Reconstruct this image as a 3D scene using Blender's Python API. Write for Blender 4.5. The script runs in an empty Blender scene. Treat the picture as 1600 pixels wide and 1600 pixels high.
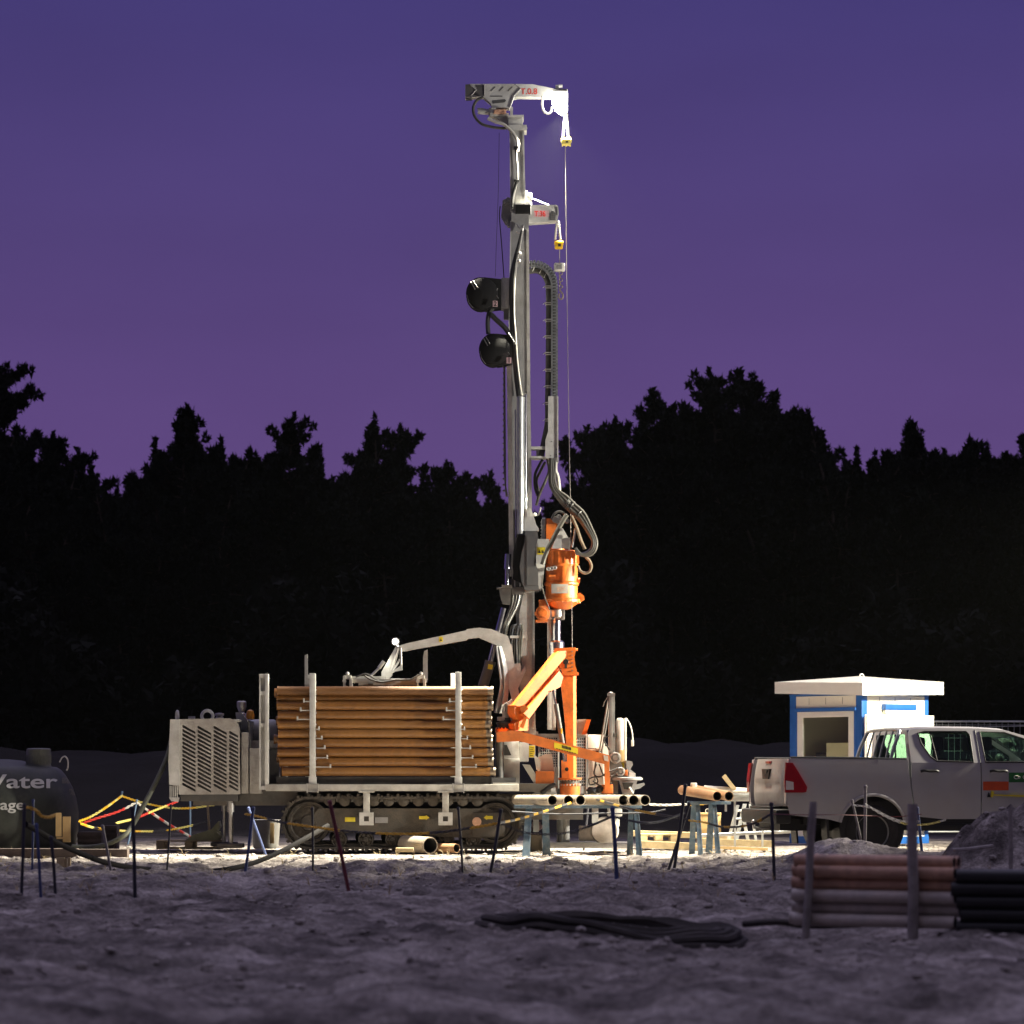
import bpy, bmesh, math, random
import numpy as np
from mathutils import Vector, Matrix, noise
from mathutils.geometry import tessellate_polygon
random.seed(7)
SC = bpy.context.scene
COL = SC.collection
V = Vector
D0, EYE, HOR, CX, S = 50.0, 1.15, 1215.0, 800.0, 100.0
R = math.radians

def P(px, py, Y=0.0):
    """point of the photograph (1600 px) at depth Y metres behind the rig's centre plane"""
    k = (D0 + Y) / D0
    return V(((px - CX) / S * k, Y, EYE + (HOR - py) / S * k))

def gy(yb):
    """depth at which level ground shows at image row yb"""
    return D0 * (115.0 / (yb - HOR) - 1)

# ---------------------------------------------------------------- ground shape
def n2(x, y, s=0.0):
    return noise.noise(V((x, y, s)))
def sm(a, b, t):
    t = max(0.0, min(1.0, (t - a) / (b - a)))
    return t * t * (3 - 2 * t)
def ground_z(x, y, fine=True):
    front = sm(-2.2, -7.0, y)
    pad = 1 - sm(9, 14, y)
    z = 0.034 * n2(x * .9, y * 1.3, 3) * pad - 0.015
    truck = 1.0
    if 2.8 < x < 10.5 and -8.0 < y < -1.2:
        truck = 1 - sm(2.8, 3.6, x) * sm(-8.0, -7.2, y) * (1 - sm(-2.4, -1.2, y))
    f = front * truck
    if f > 0:
        z += f * (0.12 * n2(x * .42 + 5, y * .30, 1) + 0.085 * n2(x * 1.1, y * .8, 2) + 0.035 * n2(x * 3.1, y * 2.6, 4))
        z += f * 0.05 * abs(n2(x * .8, y * .55, 9))
    z += 0.08 * math.exp(-((y + 5.2 - .35 * n2(x * .6, 1, 5)) / .55) ** 2) * max(0, .25 + n2(x * .55, 3.3, 6)) * truck
    if fine and -40 < y < 8:
        z += (0.010 + .016 * f) * n2(x * 7.5, y * 7.5, 7) + (.005 + .010 * f) * n2(x * 17, y * 17, 8) + (.03 + .05 * f) * abs(n2(x * 2.6, y * 3.4, 13)) - .01
    if f > 0 and abs(x) < 12:
        for (yc, sl, ph) in ((-8.6, .10, 0), (-10.35, .10, 0), (-20.6, -.13, 2), (-22.3, -.13, 2), (-14.5, .22, 4), (-16.2, .22, 4)):
            d = y - (yc + sl * x + .35 * math.sin(x * .45 + ph))
            if abs(d) < .8:
                e = math.exp(-(d / .17) ** 2); z += f * (-.10 * e * (1 + .35 * math.sin(x * 34 + d * 18)) + .065 * math.exp(-((abs(d) - .30) / .10) ** 2)) * (.6 + .8 * abs(n2(x * .5, yc, 40)))
    # raised ridge before the pickup and the heap of soil at the right
    z += 0.27 * math.exp(-((y + 10.0) / 1.0) ** 2) * sm(3.2, 4.1, x) * (1 + .25 * n2(x * 2, y * 2, 11))
    dx, dy = x - 5.9, y + 13.2
    z += 0.84 * math.exp(-abs(dx / .82) ** 3 - (dy / .9) ** 2) * (1 + .30 * n2(x * 3, y * 3, 12) + .14 * n2(x * 9, y * 9, 14))
    dx = x - 7.6
    z += 0.85 * math.exp(-(dx / 1.3) ** 4 - (dy / .9) ** 2) * (1 + .15 * n2(x * 3, y * 3, 12))
    # hollows in the foreground
    z -= 0.16 * math.exp(-((x - 1.9) / 1.1) ** 2 - ((y + 26.4) / 1.2) ** 2)
    z -= 0.10 * math.exp(-((x + 1.2) / 1.6) ** 2 - ((y + 24.5) / 1.0) ** 2)
    # soil bank in front of the wood
    b = sm(13, 24, y) * (1 - .55 * sm(34, 46, y))
    if b > 0:
        z += b * (1.75 + .75 * n2(x * .13, y * .1, 20) + .32 * n2(x * .55, y * .5, 21))
    return z

# ---------------------------------------------------------------- materials
MATS = {}
def lin(r, g, b):
    f = lambda c: (c / 255 / 12.92) if c / 255 <= .04045 else ((c / 255 + .055) / 1.055) ** 2.4
    return (f(r), f(g), f(b))
def pbr(name, col, rough=.55, metal=0.0, var=.14, scale=5.0, bump=0.0, dirt=None, dirt_amt=.35, dirt_scale=2.2, spec=.5, bscale=60.0):
    m = bpy.data.materials.new(name); m.use_nodes = True
    nt = m.node_tree; N = nt.nodes; L = nt.links
    b = N['Principled BSDF']
    tc = N.new('ShaderNodeTexCoord')
    nz = N.new('ShaderNodeTexNoise'); nz.inputs['Scale'].default_value = scale; nz.inputs['Detail'].default_value = 6; nz.inputs['Roughness'].default_value = .65
    L.new(tc.outputs['Object'], nz.inputs['Vector'])
    cr = N.new('ShaderNodeValToRGB')
    cr.color_ramp.elements[0].position = .32; cr.color_ramp.elements[1].position = .68
    cr.color_ramp.elements[0].color = (*[c * (1 - var) for c in col], 1)
    cr.color_ramp.elements[1].color = (*[min(1, c * (1 + var)) for c in col], 1)
    L.new(nz.outputs['Fac'], cr.inputs['Fac'])
    out = cr.outputs['Color']
    if dirt:
        n3 = N.new('ShaderNodeTexNoise'); n3.inputs['Scale'].default_value = dirt_scale; n3.inputs['Detail'].default_value = 9; n3.inputs['Roughness'].default_value = .75
        L.new(tc.outputs['Object'], n3.inputs['Vector'])
        r3 = N.new('ShaderNodeValToRGB'); r3.color_ramp.elements[0].position = .45; r3.color_ramp.elements[1].position = .75
        r3.color_ramp.elements[0].color = (0, 0, 0, 1); r3.color_ramp.elements[1].color = (dirt_amt, dirt_amt, dirt_amt, 1)
        L.new(n3.outputs['Fac'], r3.inputs['Fac'])
        mx = N.new('ShaderNodeMix'); mx.data_type = 'RGBA'
        L.new(r3.outputs['Color'], mx.inputs[0]); L.new(out, mx.inputs[6]); mx.inputs[7].default_value = (*dirt, 1)
        out = mx.outputs[2]
    L.new(out, b.inputs['Base Color'])
    rr = N.new('ShaderNodeMapRange'); rr.inputs[3].default_value = max(.02, rough - .1); rr.inputs[4].default_value = min(1, rough + .14)
    L.new(nz.outputs['Fac'], rr.inputs[0]); L.new(rr.outputs[0], b.inputs['Roughness'])
    b.inputs['Metallic'].default_value = metal
    b.inputs['Specular IOR Level'].default_value = spec
    if bump:
        bz = N.new('ShaderNodeTexNoise'); bz.inputs['Scale'].default_value = bscale; bz.inputs['Detail'].default_value = 5
        L.new(tc.outputs['Object'], bz.inputs['Vector'])
        bp = N.new('ShaderNodeBump'); bp.inputs['Strength'].default_value = bump; bp.inputs['Distance'].default_value = .02
        L.new(bz.outputs['Fac'], bp.inputs['Height']); L.new(bp.outputs[0], b.inputs['Normal'])
    MATS[name] = m
    return m
def glass(name, tint=(.8, .9, .85), refl=.09):
    m = bpy.data.materials.new(name); m.use_nodes = True
    nt = m.node_tree; N = nt.nodes; L = nt.links
    N.remove(N['Principled BSDF'])
    t = N.new('ShaderNodeBsdfTransparent'); t.inputs[0].default_value = (*tint, 1)
    g = N.new('ShaderNodeBsdfGlossy'); g.inputs['Roughness'].default_value = .03
    lw = N.new('ShaderNodeLayerWeight'); pw = N.new('ShaderNodeMath'); pw.operation = 'POWER'; pw.inputs[1].default_value = 4.5
    L.new(lw.outputs['Facing'], pw.inputs[0])
    mp = N.new('ShaderNodeMath'); mp.operation = 'MULTIPLY_ADD'; mp.inputs[1].default_value = .8; mp.inputs[2].default_value = refl - .03; mp.use_clamp = True
    L.new(pw.outputs[0], mp.inputs[0])
    mx = N.new('ShaderNodeMixShader')
    L.new(mp.outputs[0], mx.inputs[0]); L.new(t.outputs[0], mx.inputs[1]); L.new(g.outputs[0], mx.inputs[2])
    L.new(mx.outputs[0], N['Material Output'].inputs[0])
    MATS[name] = m; return m
def emis(name, col, st):
    m = bpy.data.materials.new(name); m.use_nodes = True
    b = m.node_tree.nodes['Principled BSDF']
    b.inputs['Base Color'].default_value = (.8, .8, .8, 1)
    b.inputs['Emission Color'].default_value = (*col, 1); b.inputs['Emission Strength'].default_value = st
    MATS[name] = m; return m

pbr('grey_paint', (.46, .46, .445), .45, dirt=(.16, .13, .10), dirt_amt=.55)
pbr('grey_dusty', (.39, .38, .355), .6, dirt=(.13, .105, .08), dirt_amt=.7, dirt_scale=3.5)
pbr('dark_grey', (.075, .075, .078), .5, dirt=(.2, .17, .13), dirt_amt=.3)
pbr('mid_grey', (.24, .24, .245), .45, dirt=(.12, .1, .08), dirt_amt=.4)
pbr('black_rubber', (.014, .014, .015), .5, var=.3)
pbr('black_cover', (.005, .005, .006), .85, var=.3, spec=.2)
pbr('hose_grey', (.06, .058, .052), .38, var=.3)
pbr('orange_paint', (.70, .17, .024), .42, dirt=(.11, .05, .025), dirt_amt=.8, dirt_scale=3.2)
pbr('orange_dull', (.58, .145, .022), .55, dirt=(.12, .06, .035), dirt_amt=.7, dirt_scale=3.0)
pbr('chrome', (.62, .62, .64), .16, 1.0, var=.05)
pbr('steel', (.42, .41, .40), .36, .85, var=.2, dirt=(.16, .11, .07), dirt_amt=.4)
pbr('galvanised', (.40, .42, .43), .42, .6, var=.2)
pbr('dark_steel', (.10, .095, .09), .5, .4, var=.3, dirt=(.17, .12, .08), dirt_amt=.6)
pbr('track_steel', (.036, .030, .025), .75, .1, var=.35, dirt=(.10, .08, .058), dirt_amt=.85, dirt_scale=6, bump=.5)
pbr('track_frame', (.052, .045, .037), .75, 0, var=.25, dirt=(.11, .088, .064), dirt_amt=.8, dirt_scale=4, bump=.4)
pbr('casing_ochre', (.20, .084, .015), .42, 0, var=.22, scale=9, dirt=(.12, .05, .02), dirt_amt=.6, dirt_scale=2.6, bump=.15)
pbr('casing_ochre_dark', (.145, .060, .013), .58, 0, var=.25, scale=8, dirt=(.09, .045, .02), dirt_amt=.8, dirt_scale=2.0, bump=.2)
pbr('casing_ochre_pale', (.235, .105, .022), .45, 0, var=.22, scale=7, dirt=(.13, .06, .025), dirt_amt=.7, dirt_scale=3.4, bump=.15)
pbr('casing_brown', (.36, .20, .095), .6, 0, var=.22, scale=9, dirt=(.16, .085, .04), dirt_amt=.6, bump=.2)
pbr('casing_end', (.22, .175, .13), .4, .5, var=.25)
pbr('pipe_pale', (.36, .31, .24), .55, .1, var=.25, dirt=(.17, .12, .08), dirt_amt=.6, bump=.2)
pbr('pipe_inside', (.012, .011, .010), .9)
pbr('rust', (.54, .31, .20), .50, 0, var=.35, scale=7, dirt=(.30, .22, .17), dirt_amt=.5, bump=.4)
pbr('rusty_grey', (.56, .51, .46), .38, .1, var=.3, scale=5, dirt=(.25, .12, .06), dirt_amt=.5, bump=.3)
pbr('blue_steel', (.075, .13, .185), .5, .2, var=.3, dirt=(.35, .36, .34), dirt_amt=.6, dirt_scale=9)
pbr('post_blue', (.05, .075, .19), .5, 0, var=.3)
pbr('post_pale_blue', (.16, .25, .40), .5, 0, var=.2)
pbr('post_red', (.16, .03, .035), .6, 0, var=.3)
pbr('post_dark', (.03, .03, .042), .6, 0, var=.3)
pbr('post_pale', (.22, .20, .21), .7, 0, var=.2)
pbr('timber', (.46, .36, .20), .75, 0, var=.22, scale=8, dirt=(.16, .11, .06), dirt_amt=.5, bump=.3)
pbr('plywood', (.50, .34, .15), .7, 0, var=.12, scale=5)
pbr('timber_dark', (.085, .062, .052), .85, 0, var=.3, bump=.4)
pbr('stake_wood', (.30, .27, .255), .85, 0, var=.3, scale=9, bump=.5)
pbr('yellow_sticker', (.62, .50, .02), .5)
pbr('yellow_plastic', (.72, .42, .015), .45, var=.08)
pbr('yellow_pale', (.70, .60, .16), .45, var=.08)
pbr('white_plastic', (.62, .60, .55), .45, var=.08)
pbr('red_plastic', (.60, .045, .03), .45, var=.08)
pbr('black_plastic', (.018, .018, .02), .45)
pbr('amber', (.75, .32, .04), .25)
pbr('ink_black', (.015, .013, .01), .7)
pbr('ink_red', (.55, .03, .02), .5)
pbr('label_pink', (.55, .36, .38), .6)
pbr('tank_green', (.020, .024, .017), .5, 0, var=.25, scale=4, dirt=(.12, .115, .09), dirt_amt=.4)
pbr('tank_cap', (.10, .105, .09), .45, var=.2)
pbr('tank_letter', (.50, .50, .47), .6, var=.1)
pbr('tank_letter_dim', (.20, .18, .11), .6, var=.1)
pbr('cabin_white', (.78, .76, .70), .45, var=.03)
pbr('cabin_blue', (.018, .115, .42), .4, var=.08)
pbr('truck_white', (.36, .35, .37), .30, 0, var=.03, scale=3, dirt=(.36, .31, .27), dirt_amt=.5, dirt_scale=1.4)
pbr('truck_dusty_dimmed', (.27, .255, .24), .42, 0, var=.12, scale=4, dirt=(.17, .14, .115), dirt_amt=.7, dirt_scale=3)  # dusty paint, also darkened to hold down the lamp light on the tailgate
pbr('truck_trim', (.013, .013, .014), .5, dirt=(.03, .026, .022), dirt_amt=.4, spec=.3)
pbr('tyre', (.014, .013, .013), .8, dirt=(.06, .05, .045), dirt_amt=.5, bump=.3)
pbr('tail_red', (.28, .006, .012), .12, var=.1)
pbr('tail_clear', (.55, .50, .50), .12, var=.05)
pbr('seat_black', (.012, .012, .014), .8)
pbr('green_sticker', (.012, .11, .022), .45)
pbr('orange_sticker', (.55, .07, .012), .45)
pbr('paper', (.75, .72, .62), .8, var=.03)
pbr('hose_black', (.012, .011, .011), .8, spec=.12)
pbr('hose_olive', (.075, .08, .058), .6, var=.2)
pbr('coil_black', (.055, .050, .046), .85, dirt=(.13, .115, .10), dirt_amt=.6, spec=.2)
pbr('wire_rope', (.22, .20, .19), .6, .2)
pbr('canvas_pale', (.36, .37, .24), .8, var=.2)
pbr('trunk_bark', (.06, .042, .03), .9, bump=.5)
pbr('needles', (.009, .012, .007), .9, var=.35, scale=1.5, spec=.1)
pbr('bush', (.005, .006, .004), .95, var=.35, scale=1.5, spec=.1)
pbr('clod', (.33, .30, .275), .95, var=.25, scale=3, spec=.2)
glass('window_glass', (.87, .88, .80), .05)
glass('car_glass', (.72, .86, .78), .06)
emis('lamp_face', (1, .95, .80), 55)
emis('lamp_face_small', (1, .96, .82), 14)

def soil_material():
    m = bpy.data.materials.new('soil'); m.use_nodes = True
    nt = m.node_tree; N = nt.nodes; L = nt.links; b = N['Principled BSDF']
    g = N.new('ShaderNodeNewGeometry')
    def nz(scale, det=8, rough=.62, dist=0.0):
        n = N.new('ShaderNodeTexNoise'); n.inputs['Scale'].default_value = scale; n.inputs['Detail'].default_value = det
        n.inputs['Roughness'].default_value = rough; n.inputs['Distortion'].default_value = dist
        L.new(g.outputs['Position'], n.inputs['Vector']); return n
    a = nz(.55, 8, .7, .4); c = nz(3.2, 10, .7); d = nz(24, 6, .7)
    r1 = N.new('ShaderNodeValToRGB')
    e = r1.color_ramp.elements
    e[0].position = .40; e[0].color = (.15, .132, .122, 1)
    e[1].position = .62; e[1].color = (.66, .61, .565, 1)
    x = r1.color_ramp.elements.new(.52); x.color = (.42, .38, .345, 1)
    ad = N.new('ShaderNodeMath'); ad.operation = 'ADD'
    m1 = N.new('ShaderNodeMath'); m1.operation = 'MULTIPLY'; m1.inputs[1].default_value = .45
    m2 = N.new('ShaderNodeMath'); m2.operation = 'MULTIPLY'; m2.inputs[1].default_value = .55
    L.new(a.outputs['Fac'], m1.inputs[0]); L.new(c.outputs['Fac'], m2.inputs[0])
    L.new(m1.outputs[0], ad.inputs[0]); L.new(m2.outputs[0], ad.inputs[1]); L.new(ad.outputs[0], r1.inputs['Fac'])
    mx = N.new('ShaderNodeMix'); mx.data_type = 'RGBA'; mx.blend_type = 'MULTIPLY'; mx.inputs[0].default_value = .75
    r2 = N.new('ShaderNodeValToRGB'); r2.color_ramp.elements[0].position = .3; r2.color_ramp.elements[1].position = .65
    r2.color_ramp.elements[0].color = (.30, .29, .28, 1); r2.color_ramp.elements[1].color = (1.35, 1.35, 1.35, 1)
    L.new(d.outputs['Fac'], r2.inputs['Fac']); L.new(r1.outputs['Color'], mx.inputs[6]); L.new(r2.outputs['Color'], mx.inputs[7])
    L.new(mx.outputs[2], b.inputs['Base Color'])
    pn = N.new('ShaderNodeMapping'); pn.inputs['Scale'].default_value = (.55, 1.5, 1); L.new(g.outputs['Position'], pn.inputs[0])
    pz = N.new('ShaderNodeTexNoise'); pz.inputs['Scale'].default_value = .9; pz.inputs['Detail'].default_value = 5; pz.inputs['Roughness'].default_value = .6; L.new(pn.outputs[0], pz.inputs['Vector'])
    pr = N.new('ShaderNodeValToRGB'); pr.color_ramp.elements[0].position = .40; pr.color_ramp.elements[1].position = .60
    pr.color_ramp.elements[0].color = (.58, .57, .58, 1); pr.color_ramp.elements[1].color = (1.22, 1.20, 1.22, 1); L.new(pz.outputs['Fac'], pr.inputs[0])
    m9 = N.new('ShaderNodeMix'); m9.data_type = 'RGBA'; m9.blend_type = 'MULTIPLY'; m9.inputs[0].default_value = .85; L.new(mx.outputs[2], m9.inputs[6]); L.new(pr.outputs['Color'], m9.inputs[7]); mx = m9
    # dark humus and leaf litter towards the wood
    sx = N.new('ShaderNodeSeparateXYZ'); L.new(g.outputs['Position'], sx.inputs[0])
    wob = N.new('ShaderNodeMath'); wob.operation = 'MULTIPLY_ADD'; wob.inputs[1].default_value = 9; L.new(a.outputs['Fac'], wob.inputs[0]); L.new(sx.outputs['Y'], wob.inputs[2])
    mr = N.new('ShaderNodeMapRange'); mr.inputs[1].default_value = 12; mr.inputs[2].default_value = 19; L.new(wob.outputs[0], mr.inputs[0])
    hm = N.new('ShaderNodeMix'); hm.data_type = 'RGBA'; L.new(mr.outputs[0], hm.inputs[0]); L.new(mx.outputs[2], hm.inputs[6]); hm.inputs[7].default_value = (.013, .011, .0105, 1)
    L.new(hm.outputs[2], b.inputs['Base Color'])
    b.inputs['Roughness'].default_value = .95; b.inputs['Specular IOR Level'].default_value = .15
    bp = N.new('ShaderNodeBump'); bp.inputs['Strength'].default_value = 1.0; bp.inputs['Distance'].default_value = .06
    h = N.new('ShaderNodeMath'); h.operation = 'ADD'
    L.new(c.outputs['Fac'], h.inputs[0]); L.new(d.outputs['Fac'], h.inputs[1])
    L.new(h.outputs[0], bp.inputs['Height']); L.new(bp.outputs[0], b.inputs['Normal'])
    MATS['soil'] = m
soil_material()

# ---------------------------------------------------------------- mesh builder
def spl(pts, n=6):
    """Catmull-Rom through points"""
    pts = [V(p) for p in pts]
    if len(pts) < 3: return pts
    q = [pts[0] * 2 - pts[1]] + pts + [pts[-1] * 2 - pts[-2]]
    out = []
    for i in range(1, len(q) - 2):
        a, b, c, d = q[i - 1], q[i], q[i + 1], q[i + 2]
        for k in range(n):
            t = k / n
            out.append(.5 * ((2 * b) + (c - a) * t + (2 * a - 5 * b + 4 * c - d) * t * t + (3 * b - a - 3 * c + d) * t ** 3))
    out.append(pts[-1])
    return out

class MB:
    def __init__(s):
        s.v = []; s.f = []; s.mi = []; s.cur = 0
    def face(s, idx):
        s.f.append(tuple(idx)); s.mi.append(s.cur)
    def add(s, vs, fs):
        o = len(s.v); s.v += [tuple(x) for x in vs]
        for f in fs: s.face([o + i for i in f])
        return s
    def box(s, a, b, ch=0.0):
        x0, x1 = sorted((a[0], b[0])); y0, y1 = sorted((a[1], b[1])); z0, z1 = sorted((a[2], b[2]))
        if ch <= 0:
            vs = [(x, y, z) for x in (x0, x1) for y in (y0, y1) for z in (z0, z1)]
            return s.add(vs, [(0, 1, 3, 2), (4, 6, 7, 5), (0, 4, 5, 1), (2, 3, 7, 6), (0, 2, 6, 4), (1, 5, 7, 3)])
        ch = min(ch, (x1 - x0) * .45, (y1 - y0) * .45, (z1 - z0) * .45)
        bm = bmesh.new(); bmesh.ops.create_cube(bm, size=1)
        bmesh.ops.scale(bm, vec=(x1 - x0, y1 - y0, z1 - z0), verts=bm.verts)
        bmesh.ops.translate(bm, vec=((x0 + x1) / 2, (y0 + y1) / 2, (z0 + z1) / 2), verts=bm.verts)
        bmesh.ops.bevel(bm, geom=list(bm.edges), offset=ch, segments=2, affect='EDGES', profile=.6)
        s.bm(bm); bm.free(); return s
    def bm(s, bm, M=None):
        bm.verts.index_update()
        s.add([(M @ v.co if M else v.co) for v in bm.verts], [[v.index for v in f.verts] for f in bm.faces])
    def bx(s, x0, y0, x1, y1, Y0, Y1, ch=0.0):
        a = P(x0, y0, Y0); b = P(x1, y1, Y0)
        return s.box((a.x, Y0, a.z), (b.x, Y1, b.z), ch)
    def prism(s, pts, vec):
        n = len(pts); vec = V(vec)
        vs = [V(p) for p in pts] + [V(p) + vec for p in pts]
        tri = tessellate_polygon([[V(p) for p in pts]])
        fs = [tuple(t) for t in tri] + [tuple(n + i for i in reversed(t)) for t in tri]
        fs += [(i, (i + 1) % n, n + (i + 1) % n, n + i) for i in range(n)]
        return s.add(vs, fs)
    def pp(s, poly, Y0, Y1):
        return s.prism([P(x, y, Y0) for x, y in poly], (0, Y1 - Y0, 0))
    def pps(s, poly, Y0, Y1, d):
        """slab whose front turns: its left end lies at depth Y0, its right end at Y1"""
        xa, xb = min(p[0] for p in poly), max(p[0] for p in poly)
        f = [P(x, y, Y0 + (Y1 - Y0) * (x - xa) / (xb - xa)) for x, y in poly]
        t = V((P(xb, 0, Y1).x - P(xa, 0, Y0).x, Y1 - Y0, 0)).normalized()
        return s.prism(f, V((-t.y, t.x, 0)) * d)
    def plate(s, outer, holes, F, G):
        loops = [outer] + holes
        flat = [p for l in loops for p in l]
        tri = tessellate_polygon([[V((p[0], p[1], 0)) for p in l] for l in loops])
        n = len(flat)
        vs = [F(*p) for p in flat] + [G(*p) for p in flat]
        fs = [tuple(t) for t in tri] + [tuple(n + i for i in reversed(t)) for t in tri]
        o = 0
        for l in loops:
            k = len(l)
            fs += [(o + i, o + (i + 1) % k, n + o + (i + 1) % k, n + o + i) for i in range(k)]
            o += k
        return s.add(vs, fs)
    def tube(s, pts, r, seg=8, closed=False, cap=True):
        pts = [V(p) for p in pts]; n = len(pts)
        rs = r if isinstance(r, (list, tuple)) else [r] * n
        T = []
        for i in range(n):
            if closed: t = pts[(i + 1) % n] - pts[i - 1]
            else: t = pts[min(i + 1, n - 1)] - pts[max(i - 1, 0)]
            T.append(t.normalized() if t.length > 1e-9 else V((0, 0, 1)))
        u = T[0].orthogonal().normalized(); vs = []
        for i in range(n):
            u = (u - T[i] * u.dot(T[i]))
            u = u.normalized() if u.length > 1e-6 else T[i].orthogonal().normalized()
            w = T[i].cross(u)
            for k in range(seg):
                a = 2 * math.pi * k / seg
                vs.append(pts[i] + (u * math.cos(a) + w * math.sin(a)) * rs[i])
        fs = []
        for i in range(n if closed else n - 1):
            j = (i + 1) % n
            for k in range(seg):
                k2 = (k + 1) % seg
                fs.append((i * seg + k, i * seg + k2, j * seg + k2, j * seg + k))
        if cap and not closed:
            fs.append(tuple(range(seg - 1, -1, -1))); fs.append(tuple((n - 1) * seg + k for k in range(seg)))
        return s.add(vs, fs)
    def cyl(s, a, b, r, r2=None, seg=16):
        return s.tube([a, b], [r, r if r2 is None else r2], seg)
    def tpx(s, pts, Y, r, seg=8, n=5):
        """smooth tube through image points; a point may carry its own depth"""
        return s.tube(spl([P(p[0], p[1], p[2] if len(p) > 2 else Y) for p in pts], n), r, seg)
    def hollow(s, a, b, ro, ri, seg=20):
        a = V(a); b = V(b); d = (b - a).normalized(); u = d.orthogonal().normalized(); w = d.cross(u); vs = []
        for c, r in ((a, ro), (b, ro), (b, ri), (a, ri)):
            for k in range(seg):
                t = 2 * math.pi * k / seg; vs.append(c + (u * math.cos(t) + w * math.sin(t)) * r)
        fs = []
        for i in range(4):
            j = (i + 1) % 4
            for k in range(seg):
                k2 = (k + 1) % seg; fs.append((i * seg + k, i * seg + k2, j * seg + k2, j * seg + k))
        return s.add(vs, fs)
    def lathe(s, c, prof, axis=(0, 0, 1), seg=24):
        """prof = [(radius, height)] along axis from c"""
        c = V(c); d = V(axis).normalized(); u = d.orthogonal().normalized(); w = d.cross(u); vs = []
        for r, h in prof:
            for k in range(seg):
                t = 2 * math.pi * k / seg; vs.append(c + d * h + (u * math.cos(t) + w * math.sin(t)) * max(r, .0005))
        fs = []
        for i in range(len(prof) - 1):
            for k in range(seg):
                k2 = (k + 1) % seg; fs.append((i * seg + k, i * seg + k2, (i + 1) * seg + k2, (i + 1) * seg + k))
        fs.append(tuple(range(seg - 1, -1, -1))); fs.append(tuple((len(prof) - 1) * seg + k for k in range(seg)))
        return s.add(vs, fs)
    def ball(s, c, r, sub=2, sc=(1, 1, 1), jit=0.0):
        bm = bmesh.new(); bmesh.ops.create_icosphere(bm, subdivisions=sub, radius=1)
        for v in bm.verts:
            k = 1 + jit * noise.noise(v.co * 1.7 + V(c))
            v.co = V((v.co.x * sc[0], v.co.y * sc[1], v.co.z * sc[2])) * r * k + V(c)
        s.bm(bm); bm.free(); return s
    def ring(s, c, rad, r, axis=(0, 1, 0), seg=20, ts=8):
        d = V(axis).normalized(); u = d.orthogonal().normalized(); w = d.cross(u); c = V(c)
        return s.tube([c + (u * math.cos(t) + w * math.sin(t)) * rad for t in [2 * math.pi * k / seg for k in range(seg)]], r, ts, closed=True)
    def mesh(s, name, mats, M=None, smooth=35):
        me = bpy.data.meshes.new(name)
        vs = s.v if M is None else [tuple(M @ V(p)) for p in s.v]
        me.from_pydata(vs, [], s.f)
        for m in mats: me.materials.append(MATS[m])
        me.polygons.foreach_set('material_index', s.mi)
        b = bmesh.new(); b.from_mesh(me); bmesh.ops.recalc_face_normals(b, faces=b.faces); b.to_mesh(me); b.free()
        if smooth:
            me.polygons.foreach_set('use_smooth', [True] * len(me.polygons))
            me.set_sharp_from_angle(angle=R(smooth))
        me.update()
        return me
    def build(s, name, mat, parent=None, loc=None, smooth=35, label=None):
        mats = mat if isinstance(mat, (list, tuple)) else [mat]
        if parent is not None:
            Mw = WM[parent.name]
            o = bpy.data.objects.new(name, s.mesh(name, mats, Mw.inverted() if Mw is not None else None, smooth))
            COL.objects.link(o); o.parent = parent; WM[o.name] = Mw
        else:
            loc = V(loc) if loc is not None else V((0, 0, 0))
            M = Matrix.Translation(loc)
            o = bpy.data.objects.new(name, s.mesh(name, mats, M.inverted(), smooth))
            COL.objects.link(o); o.location = loc; WM[o.name] = M
        if label: o['label'] = label
        return o
WM = {}
def tag(o, label, cat, group=None, kind=None):
    if label: o['label'] = label
    if cat: o['category'] = cat
    if group: o['group'] = group
    if kind: o['kind'] = kind
    return o
def empty(name, loc, label, cat, group=None, M=None, local=False):
    """an Empty at a thing's base. local=True: its parts are written in its own coordinates"""
    o = bpy.data.objects.new(name, None); COL.objects.link(o); o.empty_display_size = .1
    M = M if M is not None else Matrix.Translation(V(loc))
    o.matrix_world = M; o.location, o.rotation_euler = M.to_translation(), M.to_euler()
    WM[o.name] = None if local else M
    return tag(o, label, cat, group)
def copy_tree(o, parent=None):
    c = o.copy(); COL.objects.link(c)
    if parent is not None: c.parent = parent
    for ch in list(o.children): copy_tree(ch, c)
    return c
def text_mesh(txt, size, bold=0.0, align='LEFT'):
    cu = bpy.data.curves.new('t', 'FONT'); cu.body = txt; cu.size = size; cu.offset = bold; cu.align_x = align; cu.extrude = 0
    o = bpy.data.objects.new('t', cu); COL.objects.link(o)
    bpy.context.view_layer.update()
    me = bpy.data.meshes.new_from_object(o.evaluated_get(bpy.context.evaluated_depsgraph_get()))
    vs = [v.co.copy() for v in me.vertices]; fs = [tuple(p.vertices) for p in me.polygons]
    bpy.data.objects.remove(o); bpy.data.curves.remove(cu); bpy.data.meshes.remove(me)
    return vs, fs
def text(mb, txt, size, F, bold=0.0, sx=1.0):
    vs, fs = text_mesh(txt, size, bold)
    mb.add([F(v.x * sx, v.y) for v in vs], fs); return mb
# ================================================================ THE DRILL RIG
rig = empty('drill_rig', (0, 0, 0), 'tall white and orange tracked drilling rig with its mast raised and lit', 'drill rig')
def part(mb, name, mat, parent=rig, **k): return mb.build(name, mat, parent, **k)
GP, GD = 'grey_paint', 'grey_dusty'

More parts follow.
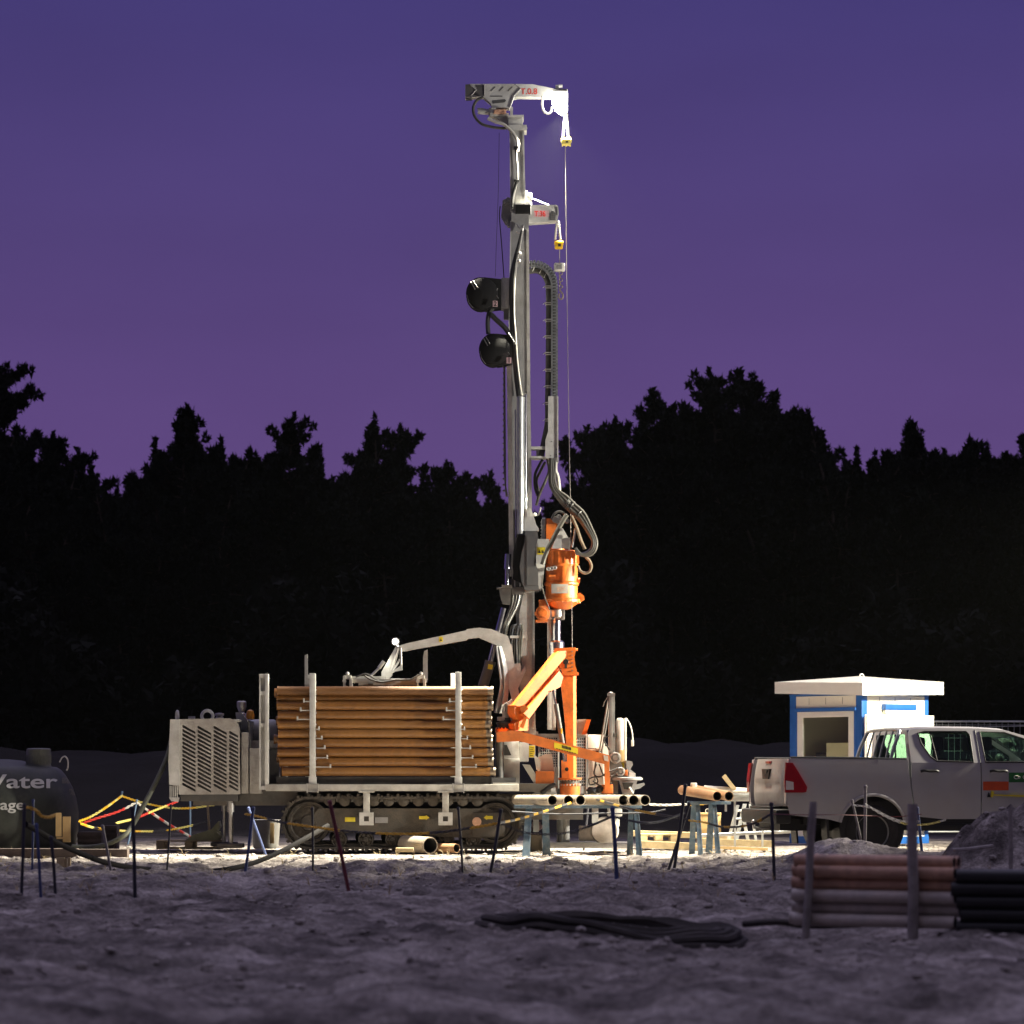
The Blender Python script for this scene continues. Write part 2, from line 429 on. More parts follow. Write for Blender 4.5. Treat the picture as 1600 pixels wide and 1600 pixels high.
# ---- tracks -----------------------------------------------------
def stadium(t, xa, xb, z0, z1):
    r = (z1 - z0) / 2; st = (xb - xa) - 2 * r; per = 2 * st + 2 * math.pi * r; d = (t % 1) * per; zc = (z0 + z1) / 2
    if d < st: return V((xa + r + d, 0, z1)), V((1, 0, 0))
    d -= st
    if d < math.pi * r:
        a = math.pi / 2 - d / r; return V((xb - r + r * math.cos(a), 0, zc + r * math.sin(a))), V((math.sin(a), 0, -math.cos(a)))
    d -= math.pi * r
    if d < st: return V((xb - r - d, 0, z0)), V((-1, 0, 0))
    d -= st; a = -math.pi / 2 - d / r
    return V((xa + r + r * math.cos(a), 0, zc + r * math.sin(a))), V((math.sin(a), 0, -math.cos(a)))
for Yn, Yf in ((-1.28, -.80), (.80, 1.28)):
    xa, xb, z0, z1 = P(441, 0, Yn).x, P(815, 0, Yn).x, .06, .86
    NS = 54
    b = MB()
    for i in range(NS):
        p, t = stadium(i / NS, xa, xb, z0, z1); nrm = V((-t.z, 0, t.x)); L = .155
        for (o0, o1, l0, l1) in ((-.035, .0, -.5, .5), (0, .045, -.16, .10), (0, .02, .28, .42)):
            q = [p + t * (L * l0) + nrm * o0, p + t * (L * l1) + nrm * o0, p + t * (L * l1) + nrm * o1, p + t * (L * l0) + nrm * o1]
            b.prism([c + V((0, Yn, 0)) for c in q], (0, Yf - Yn, 0))
    tr = part(b, 'track', 'track_steel')
    b = MB(); b.tube([stadium(i / 60, xa + .05, xb - .05, z0 + .05, z1 - .05)[0] + V((0, (Yn + Yf) / 2, 0)) for i in range(60)], .045, 6, closed=True)
    b.build('track_chain', 'dark_steel', tr)
    b = MB()
    b.prism([(xa + .52, Yn + .07, .33), (xa + .40, Yn + .07, .50), (xa + .55, Yn + .07, .68), (xb - .50, Yn + .07, .68), (xb - .28, Yn + .07, .55), (xb - .28, Yn + .07, .28), (xb - .55, Yn + .07, .22)], (0, Yf - Yn - .14, 0))
    b.box((xa + 2.9, Yn + .03, .25), (xb - .25, Yn + .07, .62), .01)
    fr = b.build('track_frame', 'track_frame', tr)
    def wheel(x, z, r, nm, holes=8):
        b = MB(); b.lathe((x, Yn + .10, z), [(.0, -.03), (r * .35, -.03), (r * .4, 0), (r * .8, .015), (r * .86, -.03), (r, -.03), (r, .28), (0, .28)], (0, 1, 0), 26)
        for k in range(holes):
            a = 2 * math.pi * k / holes; b.cyl((x + r * .6 * math.cos(a), Yn + .075, z + r * .6 * math.sin(a)), (x + r * .6 * math.cos(a), Yn + .12, z + r * .6 * math.sin(a)), .022, seg=8)
        b.build(nm, 'track_steel', tr)
    wheel(xa + .40, .46, .325, 'drive_sprocket'); wheel(xb - .40, .46, .31, 'idler_wheel')
    for i in range(6): wheel(xa + .86 + i * .41, .205, .115, 'track_roller', 6)
    for i in range(11):
        x = xa + .72 + i * .225
        b = MB(); b.lathe((x, Yn + .02, .80), [(.05, 0), (.085, .02), (.09, .1), (.085, .3), (.05, .32)], (0, 1, 0), 14)
        b.build('carrier_roller', 'track_frame', tr)
    if Yn < 0:
        for (x0, y0, x1, y1, mt) in ((539, 1277, 555, 1284, 'yellow_sticker'), (586, 1277, 606, 1286, 'mid_grey')):
            b = MB(); b.bx(x0, y0, x1, y1, Yn + .062, Yn + .068); b.build('decal', mt, tr)
        for x0, x1, d in ((655, 671, 1), (756, 770, -1)):
            b = MB(); xs = (x0, x1) if d > 0 else (x1, x0); w = (x1 - x0) * d
            b.pp([(xs[0], 1275), (xs[0] + w * .65, 1275), (xs[0] + w * .65, 1273.5), (xs[1], 1277.5), (xs[0] + w * .65, 1281.5), (xs[0] + w * .65, 1280), (xs[0], 1280)], Yn + .018, Yn + .024)
            b.build('decal', 'yellow_sticker', tr)
        b = MB(); c = P(745, 1284, Yn); b.lathe((c.x, Yn + .0, c.z), [(.035, 0), (.07, 0), (.07, .07), (.035, .07)], (0, 1, 0), 16); b.build('lashing_ring', 'rust', tr)
# ---- chassis ----------------------------------------------------
b = MB(); b.box((-5.2, -.95, .93), (.6, .95, 1.06)); b.box((-3.2, -.72, .30), (-.2, .72, .93)); b.box((-4.9, -.8, .72), (-3.3, .8, .93)); b.box((-.2, -.55, .5), (1.1, .55, .9))
part(b, 'chassis', 'dark_steel')
b = MB(); b.bx(415, 1225.5, 811, 1236, -1.34, -1.22, .008); b.bx(770, 1223, 811, 1225, -1.30, -.6); b.bx(415, 1225, 811, 1236, 1.0, 1.12)
part(b, 'rack_beam', GD)
b = MB(); b.bx(432, 1214, 772, 1225.4, -1.12, 1.05); b.bx(438, 1085, 441, 1214, -.3, .95); part(b, 'rack_floor', 'dark_steel')
for x in (572.5, 696):
    b = MB(); b.bx(x - 5, 1236, x + 5, 1270, -1.35, -1.25, .006)
    b.bx(x - 12, 1236, x + 12, 1238.5, -1.36, -1.2)
    br = part(b, 'side_bracket', GD)
    b = MB(); Yp = -1.38
    q = lambda w, h: [P(x - w, 1279.5 - h, Yp), P(x + w, 1279.5 - h, Yp), P(x + w, 1279.5 + h, Yp), P(x - w, 1279.5 + h, Yp)]
    o = [(p.x, p.z) for p in q(11, 10)]; h = [(p.x, p.z) for p in q(4, 4)]
    b.plate(o, [h], lambda u, w: V((u, Yp, w)), lambda u, w: V((u, Yp + .06, w)))
    for sx in (-8, 8):
        for sy in (-7, 7):
            c = P(x + sx, 1279.5 + sy, Yp); b.cyl(c, c + V((0, -.015, 0)), .012, seg=6)
    b.build('socket_plate', 'grey_paint', br)
# ---- engine housing --------------------------------------------
b = MB(); b.bx(272, 1127, 373, 1240, -.98, 1.05, .02); b.bx(282, 1236, 372, 1252, -.95, .95); b.bx(264.5, 1168, 276, 1246, -1.02, 1.05, .03)
eng = part(b, 'engine_housing', 'dark_grey')
Yg = -1.09
X = lambda px: P(px, 0, Yg).x
Z = lambda py: P(0, py, Yg).z
z6 = lambda x, y: (X(240 + x / 4.444), Z(980 + y / 4.444))
outer = [z6(*p) for p in ((135, 640), (530, 632), (575, 650), (598, 700), (602, 1160), (175, 1163), (172, 1105), (133, 1100))]
holes = []
for ci, (xa_, xb_) in enumerate(((197, 292), (303, 400), (414, 508), (522, 588))):
    for k in range(15):
        y = 682 + k * 28.6 + (0, 2, 2, 4)[ci] * 3; s_ = (xb_ - xa_) * .52
        if ci == 3 and k == 0: continue
        holes.append([z6(xa_, y), z6(xa_ + 8, y - 3), z6(xb_, y + s_ - 3), z6(xb_ - 2, y + s_ + 11), z6(xa_ + 4, y + 15)])
b = MB(); b.plate(outer, holes, lambda u, w: V((u, Yg, w)), lambda u, w: V((u, Yg + .03, w)))
part(b, 'grille_panel', GD, eng, smooth=0)
b = MB(); b.bx(270, 1124, 374, 1128, -1.06, 1.05, .01); part(b, 'housing_lid', GP, eng)
b = MB(); b.pp([(266, 1124), (280, 1124), (280, 1228), (264.5, 1226), (263, 1190)], -1.12, -1.0); part(b, 'corner_guard', GP, eng)
b = MB()
for k in range(5): b.bx(265 + k * 2.8, 1228, 266.4 + k * 2.8, 1249, -1.1, -1.06)
b.pp([(264, 1246), (280, 1246), (278, 1253), (268, 1252)], -1.11, -1.0); part(b, 'tail_lamp_guard', GP, eng)
b = MB(); b.ring(P(324, 1119, -.9), .085, .026, seg=22); part(b, 'lifting_eye', GP, eng)
b = MB(); b.ring(P(277, 1120, -.9), .085, .022, axis=(1, .25, 0), seg=18); part(b, 'lifting_eye', GP, eng)
b = MB(); b.lathe(P(343, 1124, -.7), [(.06, 0), (.06, .03), (.045, .05), (.07, .06), (.07, .09), (.02, .1)]); part(b, 'filler_cap', 'steel', eng); part(MB().bx(294, 1119, 304, 1124, -.8, -.7), 'lid_catch', 'steel', eng)
b = MB(); b.pp([(368, 1113), (377, 1113), (386, 1125), (386, 1141), (371, 1141)], -.6, .3); part(b, 'side_cover', 'mid_grey', eng)
b = MB(); c = P(377.5, 1124, -.4); b.lathe(c, [(.055, -.1), (.055, .09), (.04, .11), (.075, .2), (.075, .27), (.06, .285)]); part(b, 'air_intake', 'steel')
b = MB(); c = P(391, 1124, -.3); b.lathe(c, [(.065, 0), (.065, .07), (.05, .13), (.02, .15)]); part(b, 'warning_beacon', 'amber')
b = MB(); b.bx(377, 1144, 388, 1240, -1.02, .9, .01); b.bx(390, 1169, 409, 1240, -1.0, .9, .012); b.bx(390, 1157, 432, 1170, -.7, .7); part(b, 'side_panel', GD)
b = MB(); b.bx(387, 1126, 390, 1241, -.9, .8); b.bx(409, 1168, 436, 1240, -.7, .7); part(b, 'bulkhead', 'dark_grey')
b = MB(); c = P(390, 1142, 0); b.lathe(c, [(.1, 0), (.17, .02), (.18, .1), (.18, .38), (.15, .44)], (1, 0, 0), 28); part(b, 'air_tank', GP)
# ---- stabilisers ------------------------------------------------
for x0, x1, ya, yy in ((356.5, 364, 1250, -.85), (347.5, 353, 1250, .4)):
    b = MB(); c0 = P((x0 + x1) / 2, ya, yy); r = (x1 - x0) / 200
    b.cyl((c0.x, yy, .98), (c0.x, yy, .14), r); b.cyl((c0.x, yy, .98), (c0.x, yy, .62), r * 1.5)
    s_ = part(b, 'stabiliser', 'steel')
    b = MB(); b.box((c0.x - .2, yy - .2, .07), (c0.x + .2, yy + .2, .14), .015); b.build('foot_plate', 'dark_steel', s_)
# ---- rack posts and latches --------------------------------------
for (x0, x1, yt, Y, inner) in ((405, 419.5, 1053, -1.33, True), (483.5, 493, 1052, -1.34, False), (711.5, 720.5, 1050, -1.34, False), (704, 712, 1052, 1.02, False), (477, 487, 1054, 1.02, False)):
    b = MB()
    if inner:
        xo = (x0 + x1) / 2
        b.bx(x0, yt, x0 + 2.2, 1234, Y, Y + .12); b.bx(x1 - 5.5, yt, x1, 1234, Y, Y + .12, .004); b.bx(x0 + 2.2, yt, x1 - 5.5, 1234, Y + .08, Y + .12)
        for yy in (yt, 1080, 1130, 1228): b.bx(x0 + 2.2, yy, x1 - 5.5, yy + 6, Y + .01, Y + .08)
    else:
        b.bx(x0, yt, x1, 1226, Y, Y + .10, .006); b.bx(x0 - 1.2, 1214, x1 + 1.2, 1226, Y - .004, Y + .11, .004)
    po = part(b, 'rack_post', GP)
    if not inner and Y < 0:
        xm = (x0 + x1) / 2
        b = MB(); Yb = Y - .03
        for xx in (xm - 8.5, xm + 8.5): b.tube([P(xx, 1224, Yb), P(xx, 1239, Yb)], .009, 8)
        for yy in (1225.5, 1236.5): b.bx(xm - 9.5, yy - 1, xm + 9.5, yy + 1, Yb - .008, Yb + .012)
        b.build('clamp', 'steel', po)
        for k in range(8):
            yy = 1078 + k * 18; c = P(x1 + .6, yy, Y + .05); b2 = MB(); b2.cyl(c, c + V((.012, 0, 0)), .012, seg=6); b2.build('bolt', 'steel', po)
        for k, yc in enumerate((1096, 1110, 1124, 1139.5, 1154, 1169, 1184, 1198.5)):
            e = (-9, -14, -19, 5, 9.5, 14, 18, 23)[k]
            xs = x0 if e < 0 else x1; xe = xs + e
            b = MB(); b.bx(min(xs, xe), yc - .9, max(xs, xe), yc + .9, Y + .02, Y + .07); b.bx(xe - 1, yc - 5 if e < 0 else yc - 4.5, xe + 1, yc + 1.5, Y - .02, Y + .08)
            b.build('latch', GP, po)
b = MB(); b.pp([(476, 1024), (480.5, 1022), (481, 1083), (476, 1085)], -.5, -.44); b.bx(481, 1060, 486, 1078, -.5, -.4); part(b, 'post_extension', GD)
b = MB(); b.pp([(663, 1017), (668, 1015), (668, 1062), (661, 1062), (661, 1027)], -.5, -.42); b.bx(659, 1058, 667, 1066, -.55, -.4); part(b, 'post_extension', GD)
# ---- pipe loading crane ---------------------------------------------
b = MB(); b.pp([(624, 1009), (634, 1005.5), (728, 985), (729.5, 983), (748, 980.8), (768, 983), (794, 994), (796.5, 1003), (800, 1010), (806, 1055), (813, 1092), (800, 1094), (786, 1042), (776, 1008), (748, 996), (731, 997.8), (729, 1000), (628, 1018)], -.62, -.44)
boom = part(b, 'loading_boom', GP)
b = MB(); b.bx(686, 995, 692, 1003, -.624, -.621); b.build('decal', 'yellow_sticker', boom)
b = MB(); b.pp([(687.5, 1001.5), (689, 997), (690.5, 1001.5)], -.628, -.625); b.build('decal', 'ink_black', boom)
b = MB(); b.pp([(619, 1009), (625, 1010), (617, 1038), (612, 1056), (604, 1064), (596, 1062), (596, 1050)], -.6, -.48); part(b, 'gripper_link', GP)
b = MB()
for a, c in (((626, 1012), (627, 1042)), ((627, 1042), (610, 1052)), ((610, 1052), (622, 1012)), ((625, 1030), (614, 1049))): b.tube([P(*a, -.66), P(*c, -.66)], .018, 6)
b.pp([(615, 1048), (628, 1038), (629, 1047), (613, 1050)], -.68, -.6); part(b, 'link_bracket', GP)
b = MB(); b.tube([P(596, 1040, -.7), P(579, 1057, -.7)], .02); b.tube([P(600, 1033, -.7), P(592, 1044, -.7)], .03); part(b, 'gripper_ram', 'steel')
b = MB(); b.bx(548, 1060, 660, 1067, -.85, -.72, .006); b.bx(545, 1056.5, 604, 1059.5, -.78, -.72); b.bx(560, 1067, 650, 1071, -.84, -.74)
gb = part(b, 'gripper_beam', GD)
for x in (541, 656):
    b = MB(); b.bx(x - 4, 1055, x + 7, 1061, -.9, -.68); b.bx(x - 5, 1056, x - 2, 1076, -.92, -.66); b.bx(x + 5, 1060, x + 9, 1078, -.92, -.66); b.pp([(x - 4, 1070), (x + 8, 1074), (x + 7, 1082), (x, 1080)], -.9, -.7)
    c = P(x + 2, 1052.5, -.8); b.ball(c, .03); b.cyl(P(x - 3, 1064, -.94), P(x - 3, 1064, -.6), .03)
    b.build('pipe_claw', GD, gb)
b = MB(); b.bx(575, 1068, 583, 1070, -.9, -.7); b.tpx([(570, 1056), (580, 1062), (598, 1066), (615, 1063), (640, 1062), (655, 1054)], -.95, .015); b.tpx([(556, 1058), (572, 1053), (590, 1063), (606, 1064)], -.93, .012); b.build('hydraulic_hose', 'hose_grey', gb)
b = MB(); c = P(617.7, 1002.5, -.6); b.lathe(c + V((0, .06, 0)), [(.02, 0), (.06, -.01), (.068, -.06), (.064, -.075)], (0, 1, 0), 18)
wl = part(b, 'work_lamp', 'dark_grey', boom)
b = MB(); b.ball(c + V((0, -.02, 0)), .046, 2, (1, .5, 1)); b.tube([c + V((0, .05, 0)), P(622, 1010, -.5)], .012); b.cur = 0
b.build('lamp_lens', 'lamp_face_small', boom)
# hose bundle wrapped in plastic film down the boom leg
b = MB(); random.seed(3)
for k in range(6):
    o = k * 2.0 - 5; b.tpx([(779 + o * .6, 1010), (785 + o, 1040), (788 + o, 1070), (784 + o * 1.3, 1098), (779 + o, 1114)], -.66 + .02 * (k % 3), .02)
part(b, 'wrapped_hose_bundle', 'galvanised')
b = MB(); b.pp([(803, 1037), (813, 1036), (814, 1050), (806, 1062)], -.5, -.3); b.pp([(806, 1062), (820, 1040), (822, 1047), (810, 1075)], -.45, -.3); part(b, 'crane_bracket', GP)
# ---- tilt cylinder -------------------------------------------------------
b = MB(); b.cyl(P(787, 950, -.42), P(764, 1042, -.42), .042); tc = part(b, 'tilt_cylinder', 'chrome')
b = MB(); b.cyl(P(765.5, 1036, -.42), P(748, 1095, -.42), .078, .082); b.cyl(P(766.5, 1033, -.42), P(765, 1039, -.42), .085); b.build('cylinder_barrel', 'dark_grey', tc)
b = MB(); b.pp([(763, 1037.5), (770.5, 1039), (769, 1046.5), (762, 1045)], -.506, -.50); b.build('decal', 'yellow_sticker', tc)

# ---- mast ----------------------------------------------------------------
b = MB()
b.pp([(797.5, 198), (818.5, 198), (821, 322), (799, 322)], -.16, .16)                 # slim top section
mast = part(b, 'mast', GP)
b = MB(); b.pp([(816.2, 205), (818.8, 205), (821.4, 320), (818.4, 320)], -.18, -.158); b.pp([(796.2, 205), (797.6, 205), (799, 330), (797.4, 330)], -.18, .1); b.build('edge_rail', GP, mast)
b = MB(); b.pp([(799, 318), (826, 318), (828.5, 640), (832, 835), (834, 1140), (815, 1140), (800, 835), (798, 640)], -.20, .24)   # main section
b.build('mast_column', 'mid_grey', mast)
b = MB(); b.pp([(822.5, 360), (826.5, 360), (829, 640), (823.5, 640)], -.215, -.195); b.pp([(823.5, 640), (829, 640), (832, 838), (826, 838)], -.225, -.195); b.build('slide_rail', GD, mast)
b = MB(); b.pp([(797.5, 345), (799, 345), (799.5, 640), (801, 900), (796, 900), (792.5, 640)], -.2, -.1)
b.pp([(791.5, 572), (799, 572), (803, 880), (800, 918), (799, 840), (793, 640)], -.24, -.1); b.build('side_rail', GP, mast)
b = MB(); b.pp([(786.5, 570), (789.5, 570), (791, 760), (794, 775), (790, 775), (787, 735)], -.15, -.02)
for k in range(22): b.bx(785.5, 572 + k * 9.2, 789.2, 573.6 + k * 9.2, -.17, .0)
b.build('cable_guide', 'dark_grey', mast)
b = MB(); b.pp([(819, 922), (835, 922), (835.5, 1060), (837, 1140), (820, 1140), (812, 1060), (811, 960)], -.30, -.21); b.build('mast_foot', 'grey_dusty', mast)
b = MB()
for k in range(46): b.bx(832.2, 925 + k * 4.5, 835, 927.8 + k * 4.5, -.33, -.28)
b.bx(831.4, 925, 833, 1135, -.33, -.28); b.build('feed_rack', 'steel', mast)
b = MB()
b.cyl(P(812.8, 620, -.34), P(813.2, 834, -.34), .052, seg=20); fc = b.build('feed_cylinder', 'galvanised', mast)
b = MB(); b.cyl(P(820.5, 616, -.31), P(821, 832, -.31), .028); b.cyl(P(805.5, 640, -.29), P(806.5, 840, -.29), .012); b.build('cylinder_rod', 'chrome', mast)
b = MB()
b.bx(794, 180, 817, 197, -.18, .18, .01); b.bx(793.5, 179.5, 818.5, 182.5, -.21, .21); b.bx(796, 195, 823, 203, -.2, .2); b.cyl(P(820.5, 200, -.2), P(820.5, 200, .2), .035); b.bx(797, 167, 801.5, 180, -.1, -.02)
hd = b.build('mast_head', GP, mast)
b = MB()
b.pp([(727, 132), (735, 131), (806, 131), (832, 131.6), (864, 138), (884, 139), (884, 151.5), (862, 151.2), (808, 151), (802, 152.8), (796, 169), (769, 168), (766.5, 161), (755, 151.2), (745, 151), (727, 152.6)], -.10, .10)
jib = part(b, 'jib', GP)
b = MB(); b.pp([(727.5, 132.5), (737, 132.2), (744, 140.5), (737, 149), (727.5, 150.5)], -.112, -.1); b.pp([(743, 133), (757, 133), (757, 150), (746, 150), (738, 147), (746, 140)], -.106, -.1); b.bx(728, 150, 737, 154, -.08, .08); b.build('end_plate', 'dark_grey', jib)
b = MB()
for x in (766, 779, 793): b.pp([(x, 142), (x + 7, 135.3), (x + 8.2, 136), (x + 1.2, 142.8)], -.104, -.099)
b.pp([(769, 157), (789, 155), (791, 157.5), (788, 160), (770, 162)], -.104, -.099); b.bx(766, 149.5, 785, 151, -.104, -.099); b.build('pressed_slot', 'dark_grey', jib)
b = MB(); b.tube([P(735, 132.5, -.115), P(744, 140.5, -.115), P(736.5, 149, -.115)], .008, 6); b.tube([P(757, 132.5, -.112), P(757, 149, -.112)], .006, 6); b.tube([P(806, 132, -.112), P(814, 138, -.112), P(803, 150, -.112), P(797, 168, -.112)], .008, 6); b.build('weld_seam', GP, jib)
b = MB(); o = P(813.5, 147, -.104); text(b, 'T.0.8', .128, lambda u, w: o + V((u, 0, w)), .0015, 1.0); b.build('lettering', 'ink_red', jib)
b = MB(); b.cyl(P(747, 174, -.05), P(770, 175.5, -.05), .045); b.cyl(P(746, 170.5, -.05), P(757, 171, -.05), .02); b.bx(768, 168.5, 775, 176, -.15, .1); b.bx(764, 168, 772, 181, -.1, .1, .01); b.bx(766, 176.5, 795, 181, -.12, .12); b.pp([(770, 181), (796, 181), (796, 196), (788, 192)], -.1, .1); part(b, 'slew_motor', 'grey_paint')
b = MB(); b.bx(771.5, 171, 791, 177.5, -.16, .1, .006)
for x in (774, 780, 788): c = P(x, 174, -.16); b.cyl(c, c + V((0, -.01, 0)), .012, seg=6)
part(b, 'valve_box', 'rust')
b = MB(); b.tpx([(755, 151.5), (745, 157), (739.5, 168), (741, 180), (748, 190), (757, 195.5), (775, 199.5), (792, 200.5)], -.14, .022); part(b, 'hydraulic_hose', 'hose_grey')
b = MB(); b.tpx([(762, 185), (773, 190), (785, 193.5), (794, 200), (803, 210), (809, 223), (808.5, 236)], -.2, .024); part(b, 'hydraulic_hose', 'grey_dusty')
b = MB(); b.tpx([(806, 232), (807, 245), (809, 270), (808.5, 284)], -.2, .016); b.tpx([(807.5, 284), (803, 300), (801, 316), (800.5, 326)], -.2, .026)
for yy in (230, 282): b.bx(803, yy - 1.5, 811, yy + 1.5, -.24, -.15)
part(b, 'mast_hose', 'black_rubber')
# flood lamp under the jib tip
lc = P(874, 159, -.13)
b = MB(); b.bx(864, 141.5, 886, 146, -.2, .16, .01); b.bx(868, 132.5, 876, 141, -.06, .05); b.bx(884.5, 139, 887, 176, -.12, .14); b.cyl(P(873, 134.5, -.1), P(879, 134.5, -.1), .03)
fl = part(b, 'flood_lamp', GP)
b = MB(); b.pp([(863, 143), (886, 143), (886.4, 174.5), (877, 174.5), (868, 168), (863, 157)], -.15, .12); b.build('lamp_lens', 'lamp_face', fl)
b = MB(); b.tpx([(848, 150), (847, 164), (850, 174), (856, 177.5), (861, 174), (862, 167)], -.1, .018); part(b, 'lamp_cable', GP)
def sheave_rope(x0, y0, x1, y1, Y, name):
    b = MB(); c = ((x0 + x1) / 2)
    for s_, w in ((-1, 4), (1, 4)):
        b.tpx([(c, y0, Y), (c + s_ * w * .45, y0 + (y1 - y0) * .3, Y), (c + s_ * w * .8, y0 + (y1 - y0) * .65, Y), (c + s_ * w, y1, Y)], Y, .016, 7)
        for k in range(7):
            t = (k + .5) / 7; b.ring(P(c + s_ * w * (.3 + .7 * t), y0 + (y1 - y0) * t, Y), .014, .007, axis=(.4 * s_, .6, 1), seg=8, ts=5)
    return part(b, name, 'white_plastic')
sheave_rope(881, 176, 888, 214, -.05, 'chain_sling')
b = MB(); b.bx(878, 215.5, 892, 225.5, -.12, .02, .02); b.bx(876.6, 216.5, 893.6, 219.5, -.14, .04, .008)
for x in (879, 885, 891): b.bx(x - 1, 213.8, x + 1, 227, -.1, 0)
wt = part(b, 'rope_weight', 'yellow_pale')
b = MB(); b.bx(884, 219.5, 888, 223, -.125, -.118); b.build('recess', 'ink_black', wt)
b = MB(); b.tube([P(883.3, 226, -.05), P(885.5, 420, -.05), P(888.4, 640, -.05), P(891.5, 800, -.12), P(894.2, 1012, -.4)], .0052, 6); part(b, 'winch_rope', 'wire_rope')
# T.36 bracket
b = MB(); b.pp([(829, 320.5), (869, 320), (872, 322), (873, 331), (870.5, 343), (868, 345.5), (826, 348.5), (820, 348), (820, 333), (829, 333)], -.12, .10)
t36 = part(b, 'winch_bracket', GP)
b = MB(); b.pp([(834.5, 329.2), (857.5, 329.2), (857.5, 338.8), (834.5, 338.8)], -.125, -.12); b.build('number_plate', 'label_pink', t36)
b = MB(); o = P(835.2, 338, -.128); text(b, 'T.36', .118, lambda u, w: o + V((u, 0, w)), .0015, .80); b.build('lettering', 'ink_red', t36)
b = MB(); c = P(863.5, 334, -.13); b.cyl(c, c + V((0, .02, 0)), .045); b.bx(859, 334, 868, 344, -.128, -.12); b.bx(869, 322, 871, 336, -.13, -.118); b.build('sheave', 'dark_grey', t36)
b = MB(); b.bx(805.5, 318.3, 829.4, 332.5, -.3, -.12, .01); part(b, 'control_box', 'black_cover')
b = MB(); b.bx(806, 317, 829, 319, -.29, .1); b.pp([(800.5, 319), (805, 300), (809.5, 291), (813, 297), (818.5, 317)], -.2, -.17); part(b, 'mast_bracket', GP)
b = MB(); b.bx(819, 301, 831, 316.5, -.15, .1, .01); b.tube([P(821, 299, -.1), P(822, 312, -.1)], .02); part(b, 'sensor_box', GP)
b = MB(); b.tube([P(831, 310, -.14), P(857, 320.5, -.14)], .007, 6); part(b, 'stay_rod', GP)
b = MB()
for x, y, r in ((789, 315, .04), (794, 311.5, .035), (797, 318, .03), (791, 345, .03), (795, 350, .03)): c = P(x, y, -.15); b.cyl(c, c + V((0, .2, 0)), r, seg=12)
b.pp([(785, 318), (797, 314), (800, 348), (790, 350), (783, 338)], -.1, .05); part(b, 'rope_sheave', 'mid_grey')
b = MB(); b.tpx([(781.5, 322), (780.5, 340), (784, 385), (787.5, 434)], -.1, .008, 6); part(b, 'reel_cable', 'black_rubber')
b = MB(); b.tpx([(780, 208), (778.5, 300), (775.5, 380), (774, 432)], -.05, .0035, 5); part(b, 'reel_cable', 'hose_grey')
# reel 2, reel 1
for nm, px0, py0, px1, py1, num, lx, ly in (('2', 728, 433, 783, 483.5, '2', 770, 470), ('1', 748.5, 521, 800, 571, '1', 791.5, 558.5)):
    w, h = px1 - px0, py1 - py0
    poly = []
    for k in range(15):
        a = R(70 + k * 15.5); poly.append((px0 + w * .42 + w * .42 * math.cos(a) * 1.0, py0 + h * .5 - h * .5 * math.sin(a)))
    poly = [(px0 + w * .5, py0)] + poly + [(px0 + w * .55, py1), (px1, py1 - h * .06), (px1, py0 + h * .06)]
    b = MB(); b.pp(poly, -.34, -.02)
    # rounded cover in front
    c = P(px0 + w * .47, py0 + h * .5, -.34); b.lathe(c + V((0, .03, 0)), [(h / 200 * .98, 0), (h / 200 * .93, -.05), (h / 200 * .7, -.085), (0, -.1)], (0, 1, 0), 28)
    reel = part(b, 'hose_reel', 'black_cover')
    b = MB()
    b.tube([P(px0 + w * .13, py0 + h * .14, -.42), P(px0 + w * .26, py0 + h * .38, -.45)], .008, 6); b.tube([P(px0 + w * .20, py0 + h * .10, -.42), P(px0 + w * .33, py0 + h * .33, -.45)], .008, 6)
    b.tube([P(px0 + w * .03, py0 + h * .55, -.36), P(px0 + w * .09, py0 + h * .8, -.36), P(px0 + w * .2, py0 + h * .95, -.36)], .006, 6)
    b.tube(spl([P(px1 - w * .1, py0 + h * .34, -.36), P(px1 - w * .15, py0 + h * .5, -.36), P(px1 - w * .08, py0 + h * .66, -.36)]), .007, 6); b.build('strap', 'dark_grey', reel)
    b = MB(); b.bx(lx, ly, lx + 7.4, ly + 9.2, -.455, -.45); b.build('number_plate', 'label_pink', reel)
    b = MB(); o = P(lx + 1.4, ly + 8.2, -.46); text(b, num, .105, lambda u, v_: o + V((u, 0, v_)), .002); b.build('lettering', 'ink_black', reel)
b = MB(); b.bx(783, 434, 796.8, 481, -.26, .1, .008); b.bx(787, 481, 796, 498, -.1, .05); part(b, 'reel_plate', GP)
b = MB(); b.tpx([(770, 481), (764, 490), (762, 505), (763, 522)], -.28, .035); b.tpx([(767, 491), (776, 500), (788, 511), (796, 522)], -.3, .04); part(b, 'reel_hose', 'black_rubber')
b = MB()
for k in range(5): b.ring(P(797 + k * 1.6, 524 + k * 2.6, -.33), .05, .008, axis=(.8, 0, .5), seg=12, ts=5)
part(b, 'hose_tie', 'galvanised')
b = MB(); pts = [(815, 360), (810, 385), (804, 412), (800.5, 440), (800.5, 490), (802.5, 525), (804.5, 555), (808.5, 595), (811.5, 619)]
b.tube(spl([P(x, y, -.28) for x, y in pts], 6), [.014 + .034 * min(1, i / 14) for i in range(49)], 10); part(b, 'black_hose_sleeve', 'black_rubber')
b = MB(); b.tpx([(817, 360), (812.5, 388), (808, 412), (804.6, 445), (803.6, 490), (806, 520), (808.5, 560), (812, 592), (816, 618)], -.335, .0065, 6); part(b, 'air_line', 'white_plastic')
b = MB()
for x, y in ((812, 396), (811, 408)): b.ball(P(x, y, -.33), .03, 1)
b.tpx([(808, 350), (812, 356), (818, 352), (814, 364), (806, 362)], -.26, .012, 6); part(b, 'hose_fitting', 'steel')
